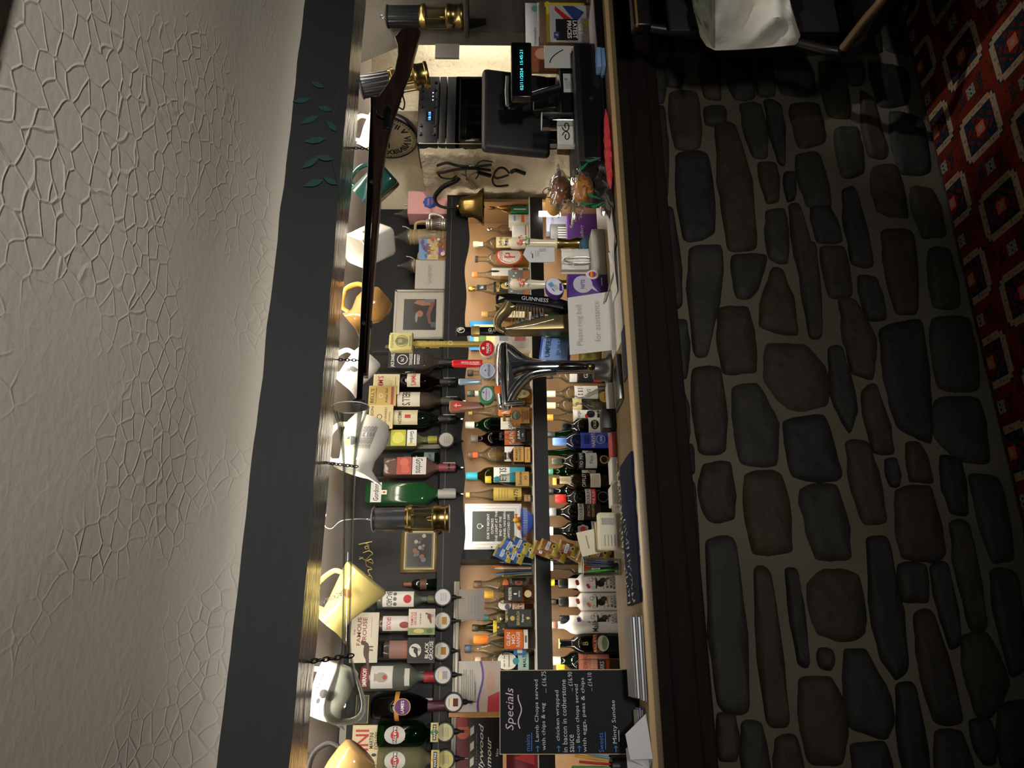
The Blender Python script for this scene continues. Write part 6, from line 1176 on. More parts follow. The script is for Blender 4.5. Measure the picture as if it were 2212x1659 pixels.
tag(mb.build('pump_clip', None, ((xl+xr)/2, 2.33, (zt+zb)/2)), 'white shield shaped pump clip hung on the first hand pump', 'pump clip')
# ================================================================== harp font
YF = 2.34; hf = thing('harp_font', 'black and bronze harp shaped stout font with lettered arch', 'beer font', cnt(1230, 680, YF)); ho = Vector(hf.location)
def ol(pp, Y, o): return [((at(a, b, Y)-o).x, (at(a, b, Y)-o).z) for a, b in pp]
BRZ = mat('8d7d58', .3, .75, 'bronze_plate')
mb = MB(); arch = ol([(1070, 646), (1074, 641), (1096, 638), (1124, 640), (1163, 643), (1203, 648), (1245, 662), (1245, 680), (1220, 674), (1190, 668), (1146, 661), (1106, 659), (1094, 656), (1072, 660)], YF, ho); prismb(mb, arch, -.02, .05, GB, .003)
ik = Ink(mb, flat(-.0203)); a = at(1126, 649, YF)-ho; b = at(1184, 655, YF)-ho; ik.text('GUINNESS', (a.x+b.x)/2, (a.z+b.z)/2, .0145, mat('c9cacc', .3), abs(a.z-b.z), .01, 0, atan2(b.z-a.z, b.x-a.x)); c = at(1081, 650, YF)-ho; ik.poly([(c.x-.008, c.z+.008), (c.x+.008, c.z+.004), (c.x+.002, c.z-.014)], mat('d8cf9a', .3)); mb.build('arch', hf)
mb = MB(); prismb(mb, ol([(1245, 680), (1245, 716), (1225, 715), (1150, 717), (1105, 718), (1090, 714), (1092, 707), (1120, 700), (1186, 684)], YF, ho), -.016, .045, BRZ, .006)
mb.tube([at(a, b, YF-.018)-ho for a, b in ((1092, 711), (1150, 702), (1196, 690))], .0022, mat('cfc8b0', .25, .8)); mb.build('soundboard', hf)
mb = MB(); P_ = [at(a, b, YF)-ho for a, b in ((1100, 657), (1092, 672), (1080, 684), (1074, 698), (1078, 710), (1090, 717))]; sp = spline(P_, 6); mb.tube(sp, [.017-.009*i/len(sp) for i in range(len(sp))], BRZ, None, 14, flat=1.5); mb.tube(spline([at(a, b, YF)-ho for a, b in ((1073, 655), (1086, 660), (1104, 664), (1110, 662))], 5), .014, BRZ, None, 12); mb.build('scrolled_neck', hf)
mb = MB()
for i in range(11):
    u = i/10; mb.tube([at(1110+62*u, 661+5*u, YF)-ho, at(1104+72*u, 704-13*u, YF)-ho], .0011, mat('cdbf90', .3, .8), None, 5)
mb.build('strings', hf)
for i in range(6):
    mb = MB(); c = at(1118+10.5*i, 694-3*i, YF-.012)-ho; mb.box(-.006, .006, 0, .02, -.005, .005, mat('6d7076', .3, .4), None, .001); mb.build('string_block', hf, c)
mb = MB(); mb.lathe([(.06, 0), (.06, .01), (.035, .02), (.03, .1)], GB, None, 24); mb.build('base', hf)
hd, a_, b_ = bx('tap_handle', 984, 1100, 705, 722, YF+.045, .02, GB, .006, par=hf)
mb = MB(); prismb(mb, [(-a_/2-.001, 0), (a_/2+.001, 0), (a_/2+.001, .03), (-a_/2-.001, .03)], -.002, .022, mat('b8a25a', .35, .7, 'gold_band'), .001); mb.build('band', hf, hd.location+Vector((0, 0, b_*.05)))
mb = MB(); ik = Ink(mb, flat(0)); ik.text('GUINNESS', 0, -b_*.28, .013, W, b_*.34, .01, 0, radians(-90)); ik.ring(0, b_*.4, .011, .003, mat('d8d4c0', .3), .014); ik.poly([(-.006, b_*.4+.01), (.008, b_*.4+.006), (.004, b_*.4-.01)], mat('d8d4c0', .3)); mb.build('emblem', hf, hd.location+Vector((0, -.001, 0)))
# ================================================================== chrome font with three lenses
YT = 2.30; ft = thing('chrome_font', 'tall chrome beer font with three round lit badges and assorted tap handles', 'beer font', cnt(1310, 790, YT)); fo = Vector(ft.location)
mb = MB(); V_ = lambda *pp: [at(a, b, YT+.03)-fo for a, b in pp]
def ctube(pp, rr, fl=1): sp = spline(V_(*pp), 7); k = len(rr)-1; mb.tube(sp, [rr[min(int(i*k/(len(sp)-1)), k-1)]*(1-(i*k/(len(sp)-1)-min(int(i*k/(len(sp)-1)), k-1)))+rr[min(int(i*k/(len(sp)-1)), k-1)+1]*(i*k/(len(sp)-1)-min(int(i*k/(len(sp)-1)), k-1)) for i in range(len(sp))], CHR, None, 22, flat=fl)
ctube(((1312, 793), (1240, 793), (1165, 794), (1130, 797), (1105, 804)), (.0235, .0225, .025, .034, .04))
ctube(((1087, 745), (1087, 748), (1086, 780), (1086, 830), (1090, 878), (1090, 883)), (.012, .022, .028, .028, .022, .012))
ctube(((1200, 799), (1150, 806), (1122, 828), (1104, 852), (1094, 874)), (.018, .02, .022, .022, .02)); ctube(((1180, 790), (1140, 784), (1115, 771), (1100, 758), (1090, 750)), (.018, .02, .022, .022, .018))
mb.grid(lambda i, j: tuple(V_((1088+62*j, 760+(784-760)*j+i*((866-760)-((866-808)+(784-760))*j)))[0]+Vector((0, -.02+.001*sin(i*3), 0))), 10, 10, CHR)
mb.build('column', ft)
mb = MB(); c = cnt(1310, 792, YT)-fo; mb.lathe([(.055, 0), (.055, .008), (.04, .018), (.034, .05), (.034, .06)], mat('50524e', .35, .5, 'base_collar'), Matrix.Translation((c.x, .03, 0)), 26); mb.build('base', ft)
mb = MB()
for py in (876,): P_ = [at(a, b, YT)-fo+Vector((0, -.002, 0)) for a, b in ((1096, py), (1112, py))]; mb.tube([P_[0]+Vector((0, .02, 0)), P_[0]+Vector((0, -.02, -.0)), P_[1]+Vector((0, -.03, -.03))], [.009, .009, .006], CHR, None, 12)
mb.build('spouts', ft)
def lens(px, py, rx, rz, rimm, fc, ink):
    c = at(px, py, YT-.03)-fo; k = 2.2/1600; t_ = MB(); M = Matrix.Translation(c) @ Matrix.Rotation(radians(90), 4, 'X')
    t_.lathe([(rx*k, -.02), (rx*k*1.06, -.012), (rx*k*1.06, .002), (rx*k*.96, .006), (0, .006)], rimm, M, 32, 1, rz/rx)
    ik = Ink(t_, lambda x, z, o: (c.x+x, c.y-.0062-o, c.z+z)); ik.disc(0, 0, rx*k*.95, fc, rz*k*.95, 32); ink(ik, rx*k, rz*k); t_.build('badge_lens', ft)
R_ = mat('d8232c', .25)
lens(1052, 754, 21, 18, mat('d9cfb4', .3), R_, lambda ik, a, b: (ik.text('MADRI', 0, -b*.1, b*.42, W, a*1.2, .02), ik.disc(0, b*.5, b*.2, W), ik.text('EXCEPCIONAL', 0, -b*.5, b*.12, W, a*.9)))
lens(1053, 802, 20, 19, mat('b4b8bc', .2, .6), mat('b9c4d4', .25), lambda ik, a, b: (ik.ring(0, 0, a*.92, a*.05, W, b*.92), ik.text('APPLESHED', 0, -b*.2, b*.3, K, a*1.6, .01), ik.line([(-a*.5, b*.1), (0, b*.62), (a*.5, b*.1)], a*.05, W), ik.disc(0, b*.25, a*.08, K)))
lens(1052, 853, 22, 18, mat('2f7a4c', .3), mat('d3d8e0', .25), lambda ik, a, b: (ik.ring(0, 0, a*.94, a*.18, mat('2f7a4c', .3), b*.94), ik.text('Worthingtons', 0, b*.08, b*.28, mat('5a4a8a', .4), a*1.4, .01, .3), ik.disc(a*.2, b*.45, a*.1, RED), ik.rect(0, -b*.3, a*.8, b*.06, GREY)))
o, a_, b_ = bx('sticker', 1068, 1081, 833, 851, YT-.0, .001, mat('e8641c', .5), .0002, par=ft); o.location.y -= .001
def hdl(name, px0, px1, w0, w1, py, Y, th, m, ink=None, poly=None):
    a = at(px0, py, Y)-fo; b = at(px1, py, Y)-fo; H = a.z-b.z; k = 2.3/1600; t_ = MB()
    prismb(t_, [(-w1*k/2, 0), (w1*k/2, 0), (w0*k/2, H*.93), (w0*k*.35, H), (-w0*k*.35, H), (-w0*k/2, H*.93)], 0, th, m, min(.005, th*.3))
    if ink: ink(Ink(t_, lambda x, z, o: (x, -o, z+H/2)), w0*k, H)
    return t_.build(name, ft, Vector(((a.x+b.x)/2, Y-YT, b.z)))
YEL = mat('a8923c', .4, 0, 'ochre_handle')
hdl('tap_handle', 888, 1042, 14, 12, 741, YT+.02, .02, YEL, lambda ik, w_, h_: (ik.text('LA CRUZ DE CAMPO', 0, h_*.2, w_*.35, mat('d8cb8a', .4), h_*.35, 0, 0, radians(-90)), ik.ring(0, -h_*.05, w_*.4, w_*.12, mat('d8cb8a', .4))))
hb = hdl('handle_head', 840, 891, 46, 46, 737, YT+.014, .03, mat('b0a468', .5), lambda ik, w_, h_: (ik.rect(0, 0, w_*.92, h_*.92, mat('bdb276', .5)), ik.ring(0, -h_*.05, w_*.32, w_*.03, mat('5a5638', .5)), ik.disc(0, -h_*.02, w_*.22, mat('6d6a4c', .5), h_*.26), ik.disc(0, h_*.02, w_*.12, mat('98925f', .5)), ik.text('ROSA BLANCA', 0, h_*.36, h_*.1, mat('4a472c', .5), w_*.75), ik.rect(0, -h_*.4, w_*.6, h_*.04, mat('6d6a4c', .5))))
hdl('tap_handle', 976, 1042, 16, 16, 783, YT+.0, .022, mat('d8202c', .25, 0, 'red_handle', .5), lambda ik, w_, h_: ik.text('CERVEZA DE MADRID', 0, -h_*.1, w_*.32, W, h_*.6, .01, 0, radians(-90)))
hdl('tap_handle', 990, 1040, 15, 10, 823, YT+.0, .018, mat('a9bdd0', .2, .3, 'blue_silver_handle'))
hdl('tap_handle', 970, 1046, 28, 15, 876, YT+.0, .024, mat('8a5a44', .4, 0, 'wooden_handle', .5), lambda ik, w_, h_: (ik.poly([(-w_*.3, h_*.38), (w_*.3, h_*.38), (w_*.3, h_*.24), (0, h_*.1), (-w_*.3, h_*.24)], mat('d8302c', .4)), ik.rect(0, h_*.26, w_*.05, h_*.2, W), ik.rect(0, h_*.3, w_*.3, h_*.02, W)))
mb = MB(); a = at(1206, 790, YT-.02)-fo; b = at(1285, 792, YT-.02)-fo; L = (a-b).length
mb.lathe([(.008, 0), (.011, .01), (.011, L*.2), (.008, L*.24), (.009, L*.3), (.013, L*.5), (.014, L*.8), (.01, L*.97), (0, L)], GB, Matrix.Translation(b), 18); mb.lathe([(.0115, .012), (.0125, .014), (.0125, L*.17), (.0115, L*.19)], BRASS, Matrix.Translation(b), 18); mb.build('flow_lever', ft)
dt = thing('drip_tray', 'grey metal drip tray on a dark mat in front of the chrome font', 'drip tray', cnt(1330, 812, 2.12), (0, 0, radians(2)))
mb = MB(); mb.box(-.075, .075, 0, .13, .0, .006, mat('6d6f6c', .3, .8, 'tray_steel'), None, .002); mb.box(-.075, .075, 0, .006, .0, .016, mat('6d6f6c', .3, .8, 'tray_steel'), None, .002)
for i in range(6): mb.box(-.065, .065, .018+.018*i, .024+.018*i, .006, .0085, STEEL)
mb.build('tray', dt)
# ================================================================== small things along the counter
PU = mat('4f2a86', .45, 0, 'purple_card')
t, Wd, H = boxpx('display_box', 'purple payment display box with a white speech bubble and tilted round top', 'display box', 1226, 1300, 592, 648, 2.30, .04, PU, ink=lambda ik, W_, H_: (ik.disc(W_*.1, H_*.12, H_*.24, mat('c8c6d6', .4)), ik.poly([(W_*.0, H_*.0), (W_*.3, H_*.0), (-W_*.2, -H_*.25)], mat('c8c6d6', .4)), ik.text('PAPTIS', W_*.1, H_*.12, H_*.1, PU, W_*.35, .01), ik.rect(W_*.2, -H_*.35, W_*.3, H_*.02, W)))
mb = MB(); c = at(1198, 620, 2.29)-Vector(t.location); M = Matrix.Translation(c) @ Matrix.Rotation(radians(-35), 4, 'Y') @ Matrix.Rotation(radians(90), 4, 'X')
mb.lathe([(0, -.03), (.036, -.03), (.037, 0), (.036, .003), (0, .003)], PU, M, 36, 1.0, .82); M2 = Matrix.Translation(c) @ Matrix.Rotation(radians(-35), 4, 'Y'); ik = Ink(mb, flat(-.003), M2); ik.disc(0, 0, .0345, mat('dfe2ee', .3), .028, 36); ik.poly([(-.03, -.012), (-.002, -.028), (.0, -.02), (-.022, -.004)], PU); ik.rect(.012, .006, .018, .016, mat('6aa0d8', .4)); ik.rect(-.008, .012, .014, .003, PU); [ik.rect(-.006, .004-.005*i, .02, .0014, GREY) for i in range(3)]; mb.build('round_top', t)

SLV = mat('c8c4bc', .3, .4, 'foil')
mb = MB(); p = cnt(1268, 560, 2.385); mb.grid(lambda i, j: ((i-.5)*.085, .025*sin(pi*i)*sin(pi*j)*(-1)+.006*noise.noise(Vector((i*18, j*18, 0))), .15*j+.004*noise.noise(Vector((i*12, 3, j*12)))), 24, 20, mat('e8e4dc', .4, 0, 'napkins')); mb.grid(lambda i, j: ((i-.5)*.085, .03, .15*j), 2, 2, mat('e8e4dc', .4, 0, 'napkins'))
t = thing('napkin_holder', 'chrome wire holder of crumpled white napkins between the hand pumps', 'napkin holder', p); mb.build('napkins', t)
mb = MB(); mb.tube([(-.03+.0*cos(a), -.03, .075+.07*sin(a)) if False else (.012*cos(a)-.02, -.03, .085+.06*sin(a)) for a in [2*pi*k/24 for k in range(24)]], .003, CHR, None, 8, True); mb.box(-.045, .045, -.03, .04, 0, .004, CHR); mb.build('wire_loop', t)
t, Wd, H = boxpx('desk_tray', 'long pale grey tray beside the ring bell notice', 'tray', 1281, 1301, 494, 632, 2.31, .09, mat('b9b6ae', .5), bev=.003)
mb = MB(); p = at(1280, 592, 2.295); mb.lathe([(0, -.004), (.017, -.004), (.018, 0), (.017, .002), (0, .002)], mat('ece9e4', .3), Matrix.Rotation(radians(90), 4, 'X'), 26, 1, 1.3); ik = Ink(mb, flat(-.0022)); ik.disc(0, 0, .012, mat('d04a3a', .4), .014); ik.rect(0, .004, .02, .006, mat('f0a030', .4)); ik.rect(0, -.006, .016, .005, BLUE); tag(mb.build('round_badge', None, (p.x, 2.30, p.z)), 'small white oval badge with red and orange centre on the grey tray', 'badge')
mb = MB(); p = cnt(1282, 528, 2.41); M = Matrix.Translation((0, 0, .042)) @ Matrix.Rotation(radians(70), 4, 'X'); mb.tube([(.034*cos(a), .034*sin(a), 0) for a in [2*pi*k/28 for k in range(28)]], .006, mat('23465a', .4, 0, 'teal_plastic'), M, 10, True); mb.lathe([(0, -.01), (.028, -.01), (.03, .01), (.02, .012)], mat('345c70', .4), M, 24)
tag(mb.build('tape_dispenser', None, p), 'round dark teal tape dispenser behind the grey tray', 'tape dispenser')
t = thing('ring_notice', 'folded white card asking to ring the bell standing on the counter', 'notice', cnt(1320, 700, 2.19))
xl, xr = at(1275, 759, 2.205).x-cnt(1320, 700, 2.19).x, at(1275, 634, 2.205).x-cnt(1320, 700, 2.19).x; hz = at(1228, 697, 2.245).z-ZC
SHT = mat('cfcdc8', .7, 0, 'card_sheet')
mb = MB(); vs_ = [(xl, .0, .002), (xr+.004, .005, .002), (xr+.004, .055, hz), (xl+.002, .05, hz), (xl, .0015, .002), (xr+.004, .0065, .002), (xr+.004, .0565, hz), (xl+.002, .0515, hz)]
mb.add(vs_, [(0, 1, 2, 3), (5, 4, 7, 6), (0, 4, 5, 1), (2, 6, 7, 3), (1, 5, 6, 2), (0, 3, 7, 4)], SHT)
def SN(x, z, o): u = (z/hz)+.5; q = ((xl+xr)/2+x-xl)/(xr-xl); return ((xl+xr)/2+x, .005*q+.05*u-o-.0014, .002+u*(hz-.002))
ik = Ink(mb, SN, lift=.0003); PN = mat('8d8c8c', .6); ik.text('Please ring bell', .0, hz*.25, hz*.16, PN, (xr-xl)*.72, -.01, .15); ik.text('for assistance', .005, -hz*.12, hz*.13, PN, (xr-xl)*.7, -.01, .15); mb.build('front_sheet', t)
mb = MB(); mb.box(xl-.01, xr+.1, -.13, .0, .0, .0012, SHT); mb.box(xl, xr, -.0, .1, .0, .0012, SHT); mb.build('foot_sheet', t)
mb = MB(); a = at(1301, 648, 2.17); b = at(1322, 586, 2.12); mb.tube([Vector((a.x, 2.185, ZC+.03)), Vector((b.x, 2.12, ZC+.006))], .003, STEEL); tag(mb.build('metal_stylus'), 'slim grey metal stylus leaning on the foot of the folded card', 'pen')
for i, (px, py, rz, w_, l_) in enumerate(((1312, 470, 5, .2, .14), (1312, 560, -4, .2, .13))):
    mb = MB(); mb.grid(lambda a, b: ((a-.5)*w_, (b-.5)*l_, .003+.006*abs(sin(a*3))*(1-b)), 12, 4, mat('e4e2de', .7)); mb.grid(lambda a, b: ((a-.5)*w_, (b-.5)*l_, .002+.006*abs(sin(a*3))*(1-b)), 12, 4, mat('e4e2de', .7))
    ik = Ink(mb, lambda x, z, o: (x, z, .0145+o))
    tag(mb.build('paper_sheet', None, (cnt(px, py, 2.08).x, 2.15, ZC+.0005+.001*i), (0, 0, radians(rz))), ('curled blank white paper lying nearest the black cloth heap', 'white printed paper with a purple pen lying on it')[i], 'paper')
mb = MB(); a = cnt(1300, 540, 2.07); mb.tube([Vector((-.03, 0, 0)), Vector((.02, 0, 0)), Vector((.026, 0, 0)), Vector((.036, 0, 0))], [.0045, .0045, .004, .001], mat('e8e6e4', .3), None, 10); mb.tube([(.024, 0, 0), (.038, 0, 0)], [.0046, .001], mat('4a2a8a', .3), None, 10)
tag(mb.build('pen', None, (a.x, 2.12, ZC+.017), (0, 0, radians(25))), 'white and purple pen lying on the printed paper', 'pen')
t, Wd, H = boxpx('tea_box', 'green carton with a round black and white emblem beneath the harp strings', 'box', 1185, 1300, 675, 726, 2.40, .08, mat('2f8a4a', .5), ink=lambda ik, W_, H_: (ik.disc(-W_*.02, H_*.15, W_*.36, K), ik.disc(-W_*.02, H_*.15, W_*.28, mat('b8bcb8', .5)), ik.text('ABBEY NORTH', -W_*.02, H_*.26, H_*.05, W, W_*.5)))
def packet(label, px, py, w, h, rot, c1, c2, Y, txt, seed, base=None):
    p = at(px, py, Y); mb = MB(); pillow(mb, w, h, .045, ((0, .08, mat(c2, .25)), (.08, .92, mat(c1, .25)), (.92, 1, mat(c2, .25))), seed)
    ik = Ink(mb, lambda x, z, o: (x, -.0245*max(.0, (1-(2*x/w)**4)*(1-abs(2*z/h)**5))-o*3-.002, z)); [ik.text(t_, 0, h*zz, h*s_, mat(c_, .4), w*ww, .01) for t_, zz, s_, ww, c_ in txt]
    tag(mb.build('crisp_packet', None, p, (radians(-8), radians(rot), radians(-10))), label, 'crisp packet')
packet('blue salted crisp packet between the harp font and chrome font', 1200, 755, .085, .11, 8, '7fa2dc', '2c56b0', 2.42, (('UMPERS', .22, .16, .8, '16335a'), ('SEA SALT', -.12, .1, .6, '16335a')), 21)
packet('pale yellow crisp packet low beside the chrome font column', 1275, 772, .06, .08, 4, 'd8cc6a', 'c9a83a', 2.42, (('CRISPS', .1, .12, .6, '8a7a2a'),), 23)
bottle('broad clear glass decanter with a gold oval label in front of the cross stopper bottle', 866, 1236, .058, 'decant', CLR, None, [(.14, .42, .3, None, [('E', 0, 0, .5, .5, 'c9983c'), ('E', 0, 0, .44, .42, 'e0b860'), T('Cognac', 0, 0, .2, .7, '5a3c1c')])], Y=3.02, base=ZL, liq=None)
boxpx('card_reader', 'small black card reader on the counter left of the drip tray', 'card reader', 1300, 1325, 882, 926, 2.28, .05, BLK)
mb = MB(); c = cnt(1312, 855, 2.3); mb.box(-.05, .05, 0, .05, 0, .02, mat('dedcd6', .7), Matrix.Rotation(radians(6), 4, 'Z'), .002); tag(mb.build('paper_slips', None, c), 'white paper slips lying behind the drip tray', 'papers')
for i, (p0, p1, cc, lb) in enumerate(((930, 985, 'a8484c', 'stack of dark red napkins on the back of the counter'), (985, 1040, 'e4e2dc', 'stack of white paper napkins beside the red napkins'), (1045, 1092, 'dedcd6', 'stack of white order pads beside the cream receipts'))):
    boxpx('napkin_stack', lb, 'napkins', 1321, 1335, p0+2, p1-2, 2.29, .07, mat(cc, .7), bev=.003)
CRM = mat('ddd6bc', .6, 0, 'cream_card')
t, Wd, H = boxpx('receipt_roll', 'cream booklet of receipts lying in front of the dark port bottles', 'booklet', 1292, 1340, 1106, 1188, 2.255, .03, CRM, bev=.008, ink=lambda ik, W_, H_: (ik.rect(W_*.25, H_*.1, W_*.18, H_*.5, mat('a8a498', .6)), [ik.rect(-W_*.25, H_*(.25-.13*i), W_*.3, H_*.03, GREY) for i in range(5)]))
mb = MB(); p = cnt(1260, 1155, 2.31); hz = at(1248, 1155, 2.31).z-ZC; mb.box(-.04, .035, 0, .004, 0, hz, CRM, None, .001); mb.box(-.045, .04, -.02, -.014, 0, hz*.6, CRM, Matrix.Rotation(radians(8), 4, 'Y'), .001); ik = Ink(mb, flat(0)); ik.rect(.0, hz*.8, .04, .004, GREY); tag(mb.build('menu_card', None, p, (0, radians(-12), 0)), 'folded cream table cards leaning above the receipt booklet', 'card')
# glass of straws and the fruit label bottle
xg = at(1340, 1224, 2.36).x
tumbler('tall_glass', 'tall clear glass of pens below the brown snack packets', 'glass', (xg, 2.36, ZC), .031, at(1258, 1224, 2.36).z-ZC, None, None, .85)
for i, (c, dx, dy) in enumerate((('3fae3a', -.012, -.004), ('2a2c30', .006, .004), ('4a4d55', .0, -.01), ('2f3a7a', .012, .0))):
    mb = MB(); mb.tube([(0, 0, 0), (dx*.6, dy*.6, .08), (dx*.7, dy*.7, .1)], [.004, .0042, .002], mat(c, .35), None, 8); tag(mb.build('pen', None, (xg+dx*.6, 2.36+dy*.6, ZC+.006)), ['bright green', 'black', 'grey', 'navy'][i]+' pen standing in the tall glass on the counter', 'pen', 'pens in the tall glass')
bottle('clear bottle with a fruit label behind the tall glass of pens', 1222, 1185, .036, 'can', CLR, ('e8e6e0', .06), [(.3, .6, .62, 'dfe8d0', [('D', -.2, .1, .2, 'd8583a'), ('D', .15, -.1, .22, 'e08a4a'), T('K', .2, .25, .2, .15, BK)])], Y=3.1, base=ZL, liq=('f2e6c8', .4))
# bar towels
def towel(label, x0, x1, y0, m, ink, hang):
    mb = MB()
    def fn(i, j):
        s_ = j*1.0; y = y0+.2*(1-s_/.6) if s_ < .6 else y0-.001; z = ZC+.004+.002*noise.noise(Vector((i*8, j*4, 1)))+(0 if s_ < .6 else -(s_-.6)*hang); y += .004*noise.noise(Vector((i*9, j*3, 7))) if s_ >= .6 else 0
        return (x0+(x1-x0)*i, min(y, 9), z)
    mb.grid(fn, 40, 20, m); mb.grid(lambda i, j: tuple(Vector(fn(i, j))+Vector((0, -.003, .003))), 40, 20, m)
    ik = Ink(mb, lambda x, z, o: (x, y0+.1+z, ZC+.0105+o)); ink(ik)
    return tag(mb.build('bar_towel'), label, 'bar towel')
xl, xr = atz(1358, 1310, ZC).x, atz(1350, 1000, ZC).x
NV = mat('16213a', .85, 0, 'navy_towelling', .2, (300, (1, 1, 1), .4)); CW = mat('cfd0c4', .8)
def scrib(ik):
    rn = random.Random(4); n = 30
    for k in range(n):
        x = xl+(xr-xl)*(k+.7)/(n+.4)
        for z0 in ((-.035, .035) if k < 17 else (.0,)):
            ik.line([(x+rn.uniform(-.006, .006), z0+rn.uniform(-.028, .028)) for _ in range(4)], .0036, CW)
towel('long navy bar towel with white script lying on the counter edge', xl, xr, YC-.002, NV, scrib, .02)
xl2, xr2 = atz(1330, 868, ZC).x, atz(1330, 752, ZC).x
mb = MB(); mb.box(xl2, xr2, YC+.002, YC+.06, 0, .003, mat('23293a', .8, 0, 'dark_mat'), None, .001); tag(mb.build('bar_mat', None, (0, -.004, ZC-.0002)), 'dark rubber bar mat in front of the drip tray', 'bar mat')
# ================================================================== specials board and left end
def board(ik, W_, H):
    Bc = mat('4d86d8', .7); Wc = mat('dfe3e6', .7); Pc = mat('e6d2dc', .7); L_ = -W_*.42
    def tl(t_, z, x0, x1, h, m, sh=0): ik.text(t_, W_*(x0+x1)/2, H*z, H*h, m, W_*(x1-x0), -.002, sh)
    tl('Specials', .42, -.22, .28, .075, Pc, .2); ik.line([(W_*(-.2+.4*q/12), H*(.355+.012*sin(q*.7))) for q in range(13)], H*.008, Pc)
    tl('mains', .30, -.46, -.27, .03, Bc); ik.line([(-W_*.46, H*.275), (-W_*.25, H*.272)], H*.005, Bc)
    def arrow(z): ik.line([(-W_*.47, H*z), (-W_*.4, H*z)], H*.006, Bc); ik.line([(-W_*.42, H*(z+.012)), (-W_*.4, H*z), (-W_*.42, H*(z-.012))], H*.005, Bc)
    arrow(.232); tl('Lamb Chops served', .232, -.35, .38, .034, Wc); tl('with chips & veg', .185, -.45, .1, .034, Wc); tl('.... \u00a316.75', .178, .22, .48, .032, Wc)
    arrow(.085); tl('chicken wrapped', .085, -.34, .25, .034, Wc); tl('in bacon in cotherstone', .04, -.47, .38, .034, Wc); tl('sauce', -.008, -.47, -.27, .03, Wc); tl('... \u00a316.90', -.01, .24, .47, .032, Wc)
    arrow(-.058); tl('Bacon chops served', -.055, -.36, .32, .034, Wc); tl('with eggs, peas & chips', -.1, -.47, .4, .034, Wc); tl('... \u00a314.10', -.15, .24, .46, .03, Wc)
    tl('Sweets', -.21, -.47, -.25, .034, Bc); ik.line([(-W_*.44, -H*.24), (-W_*.24, -H*.242)], H*.005, Bc)
    arrow(-.31); tl('Minty Sundae', -.31, -.37, .13, .036, Wc); ik.line([(-W_*.35, -H*.335), (-W_*.22, -H*.336)], H*.005, Wc)
xl, xr = at(1200, 1629, 2.17).x, at(1200, 1446, 2.17).x; hz = at(1078, 1537, 2.19).z-ZC
sb = thing('specials_board', 'black specials chalkboard with white and blue handwriting leaning on the counter', 'chalkboard', ((xl+xr)/2, 2.15, ZC), (radians(-5), 0, radians(2)))
mb = MB(); Wd = xr-xl; prismb(mb, [(-Wd/2, 0), (Wd/2, 0), (Wd/2, hz), (-Wd/2, hz)], 0, .007, mat('c9b9a0', .6), .001); mb.box(-Wd/2+.002, Wd/2-.002, -.0006, .001, .002, hz-.002, mat('1e2023', .75, 0, 'slate', .2, (6, (1, 1, 1), .05), 0, 0, ('26292c', 5, (1, 1, 1)))); board(Ink(mb, lambda x, z, o: (x, -.0008-o, z+hz/2)), Wd, hz); mb.build('slate', sb)
mb = MB(); mb.add([(-.04, .085, 0), (.04, .085, 0), (.04, .008, hz*.6), (-.04, .008, hz*.6), (-.04, .091, 0), (.04, .091, 0), (.04, .014, hz*.6), (-.04, .014, hz*.6)], [(0, 1, 2, 3), (4, 7, 6, 5), (0, 4, 5, 1), (2, 6, 7, 3), (1, 5, 6, 2), (0, 3, 7, 4)], BLK); mb.build('stand', sb)
def sheets(label, px, p0, p1, y, dep, h, m, rz, n=1, name='menu_stack', cat='menus'):
    x0, x1 = atz(px, p1, ZC).x, atz(px, p0, ZC).x; mb = MB()
    for i in range(n): mb.box(-(x1-x0)/2+.003*i, (x1-x0)/2-.004*(i % 2), 0, dep-.004*i, h*i/n, h*(i+.8)/n, m if i % 2 == n % 2 or n == 1 else mat('77787a', .5), Matrix.Rotation(radians(.8*i), 4, 'Z'), .001, 1)
    return tag(mb.build(name, None, ((x0+x1)/2, y, ZC+.0003), (0, 0, radians(rz))), label, cat)
sheets('neat stack of pale laminated menus at the counter edge right of the specials board foot', 1375, 1332, 1508, YC+.004, .12, .034, mat('c8c6cc', .3, 0, 'laminate', .5), -1, 5)
sheets('purple edged magazines lying under the specials board', 1350, 1512, 1720, YC+.05, .14, .02, mat('6a5a8a', .4), 1, 4, 'magazine_pile', 'magazines')
for i, (px, py, rz) in enumerate(((1372, 1568, 28), (1380, 1622, -20))):
    p = atz(px, py, ZC); mb = MB(); mb.add([(-.06, 0, 0), (.05, -.004, 0), (.012, .03, .055), (-.05, .03, .05), (.05, .06, .0), (-.06, .06, 0)], [(0, 1, 2, 3), (3, 2, 4, 5)], mat('d6d6de', .6, 0, 'white_leaflet')); mb.add([(-.06, 0, -.0), (.05, -.004, -.0), (.05, .06, .0), (-.06, .06, 0)], [(3, 2, 1, 0)], mat('d6d6de', .6, 0, 'white_leaflet'))
    tag(mb.build('folded_leaflet', None, (p.x, YC+.012+.01*i, ZC+(.0215 if False else .001)), (0, 0, radians(rz))), ('folded white leaflet propped below the specials board', 'folded white leaflet at the left end below the specials board')[i], 'leaflet')
xg = at(1330, 1655, 2.2).x
mb = MB(); mb.shell([(0, 0), (.03, 0), (.036, .08), (.034, .08), (.028, .004), (0, .004)], GB, None, seg=24); tag(mb.build('straw_cup', None, (xg, 2.2, ZC)), 'black cup of coloured straws left of the specials board', 'cup')
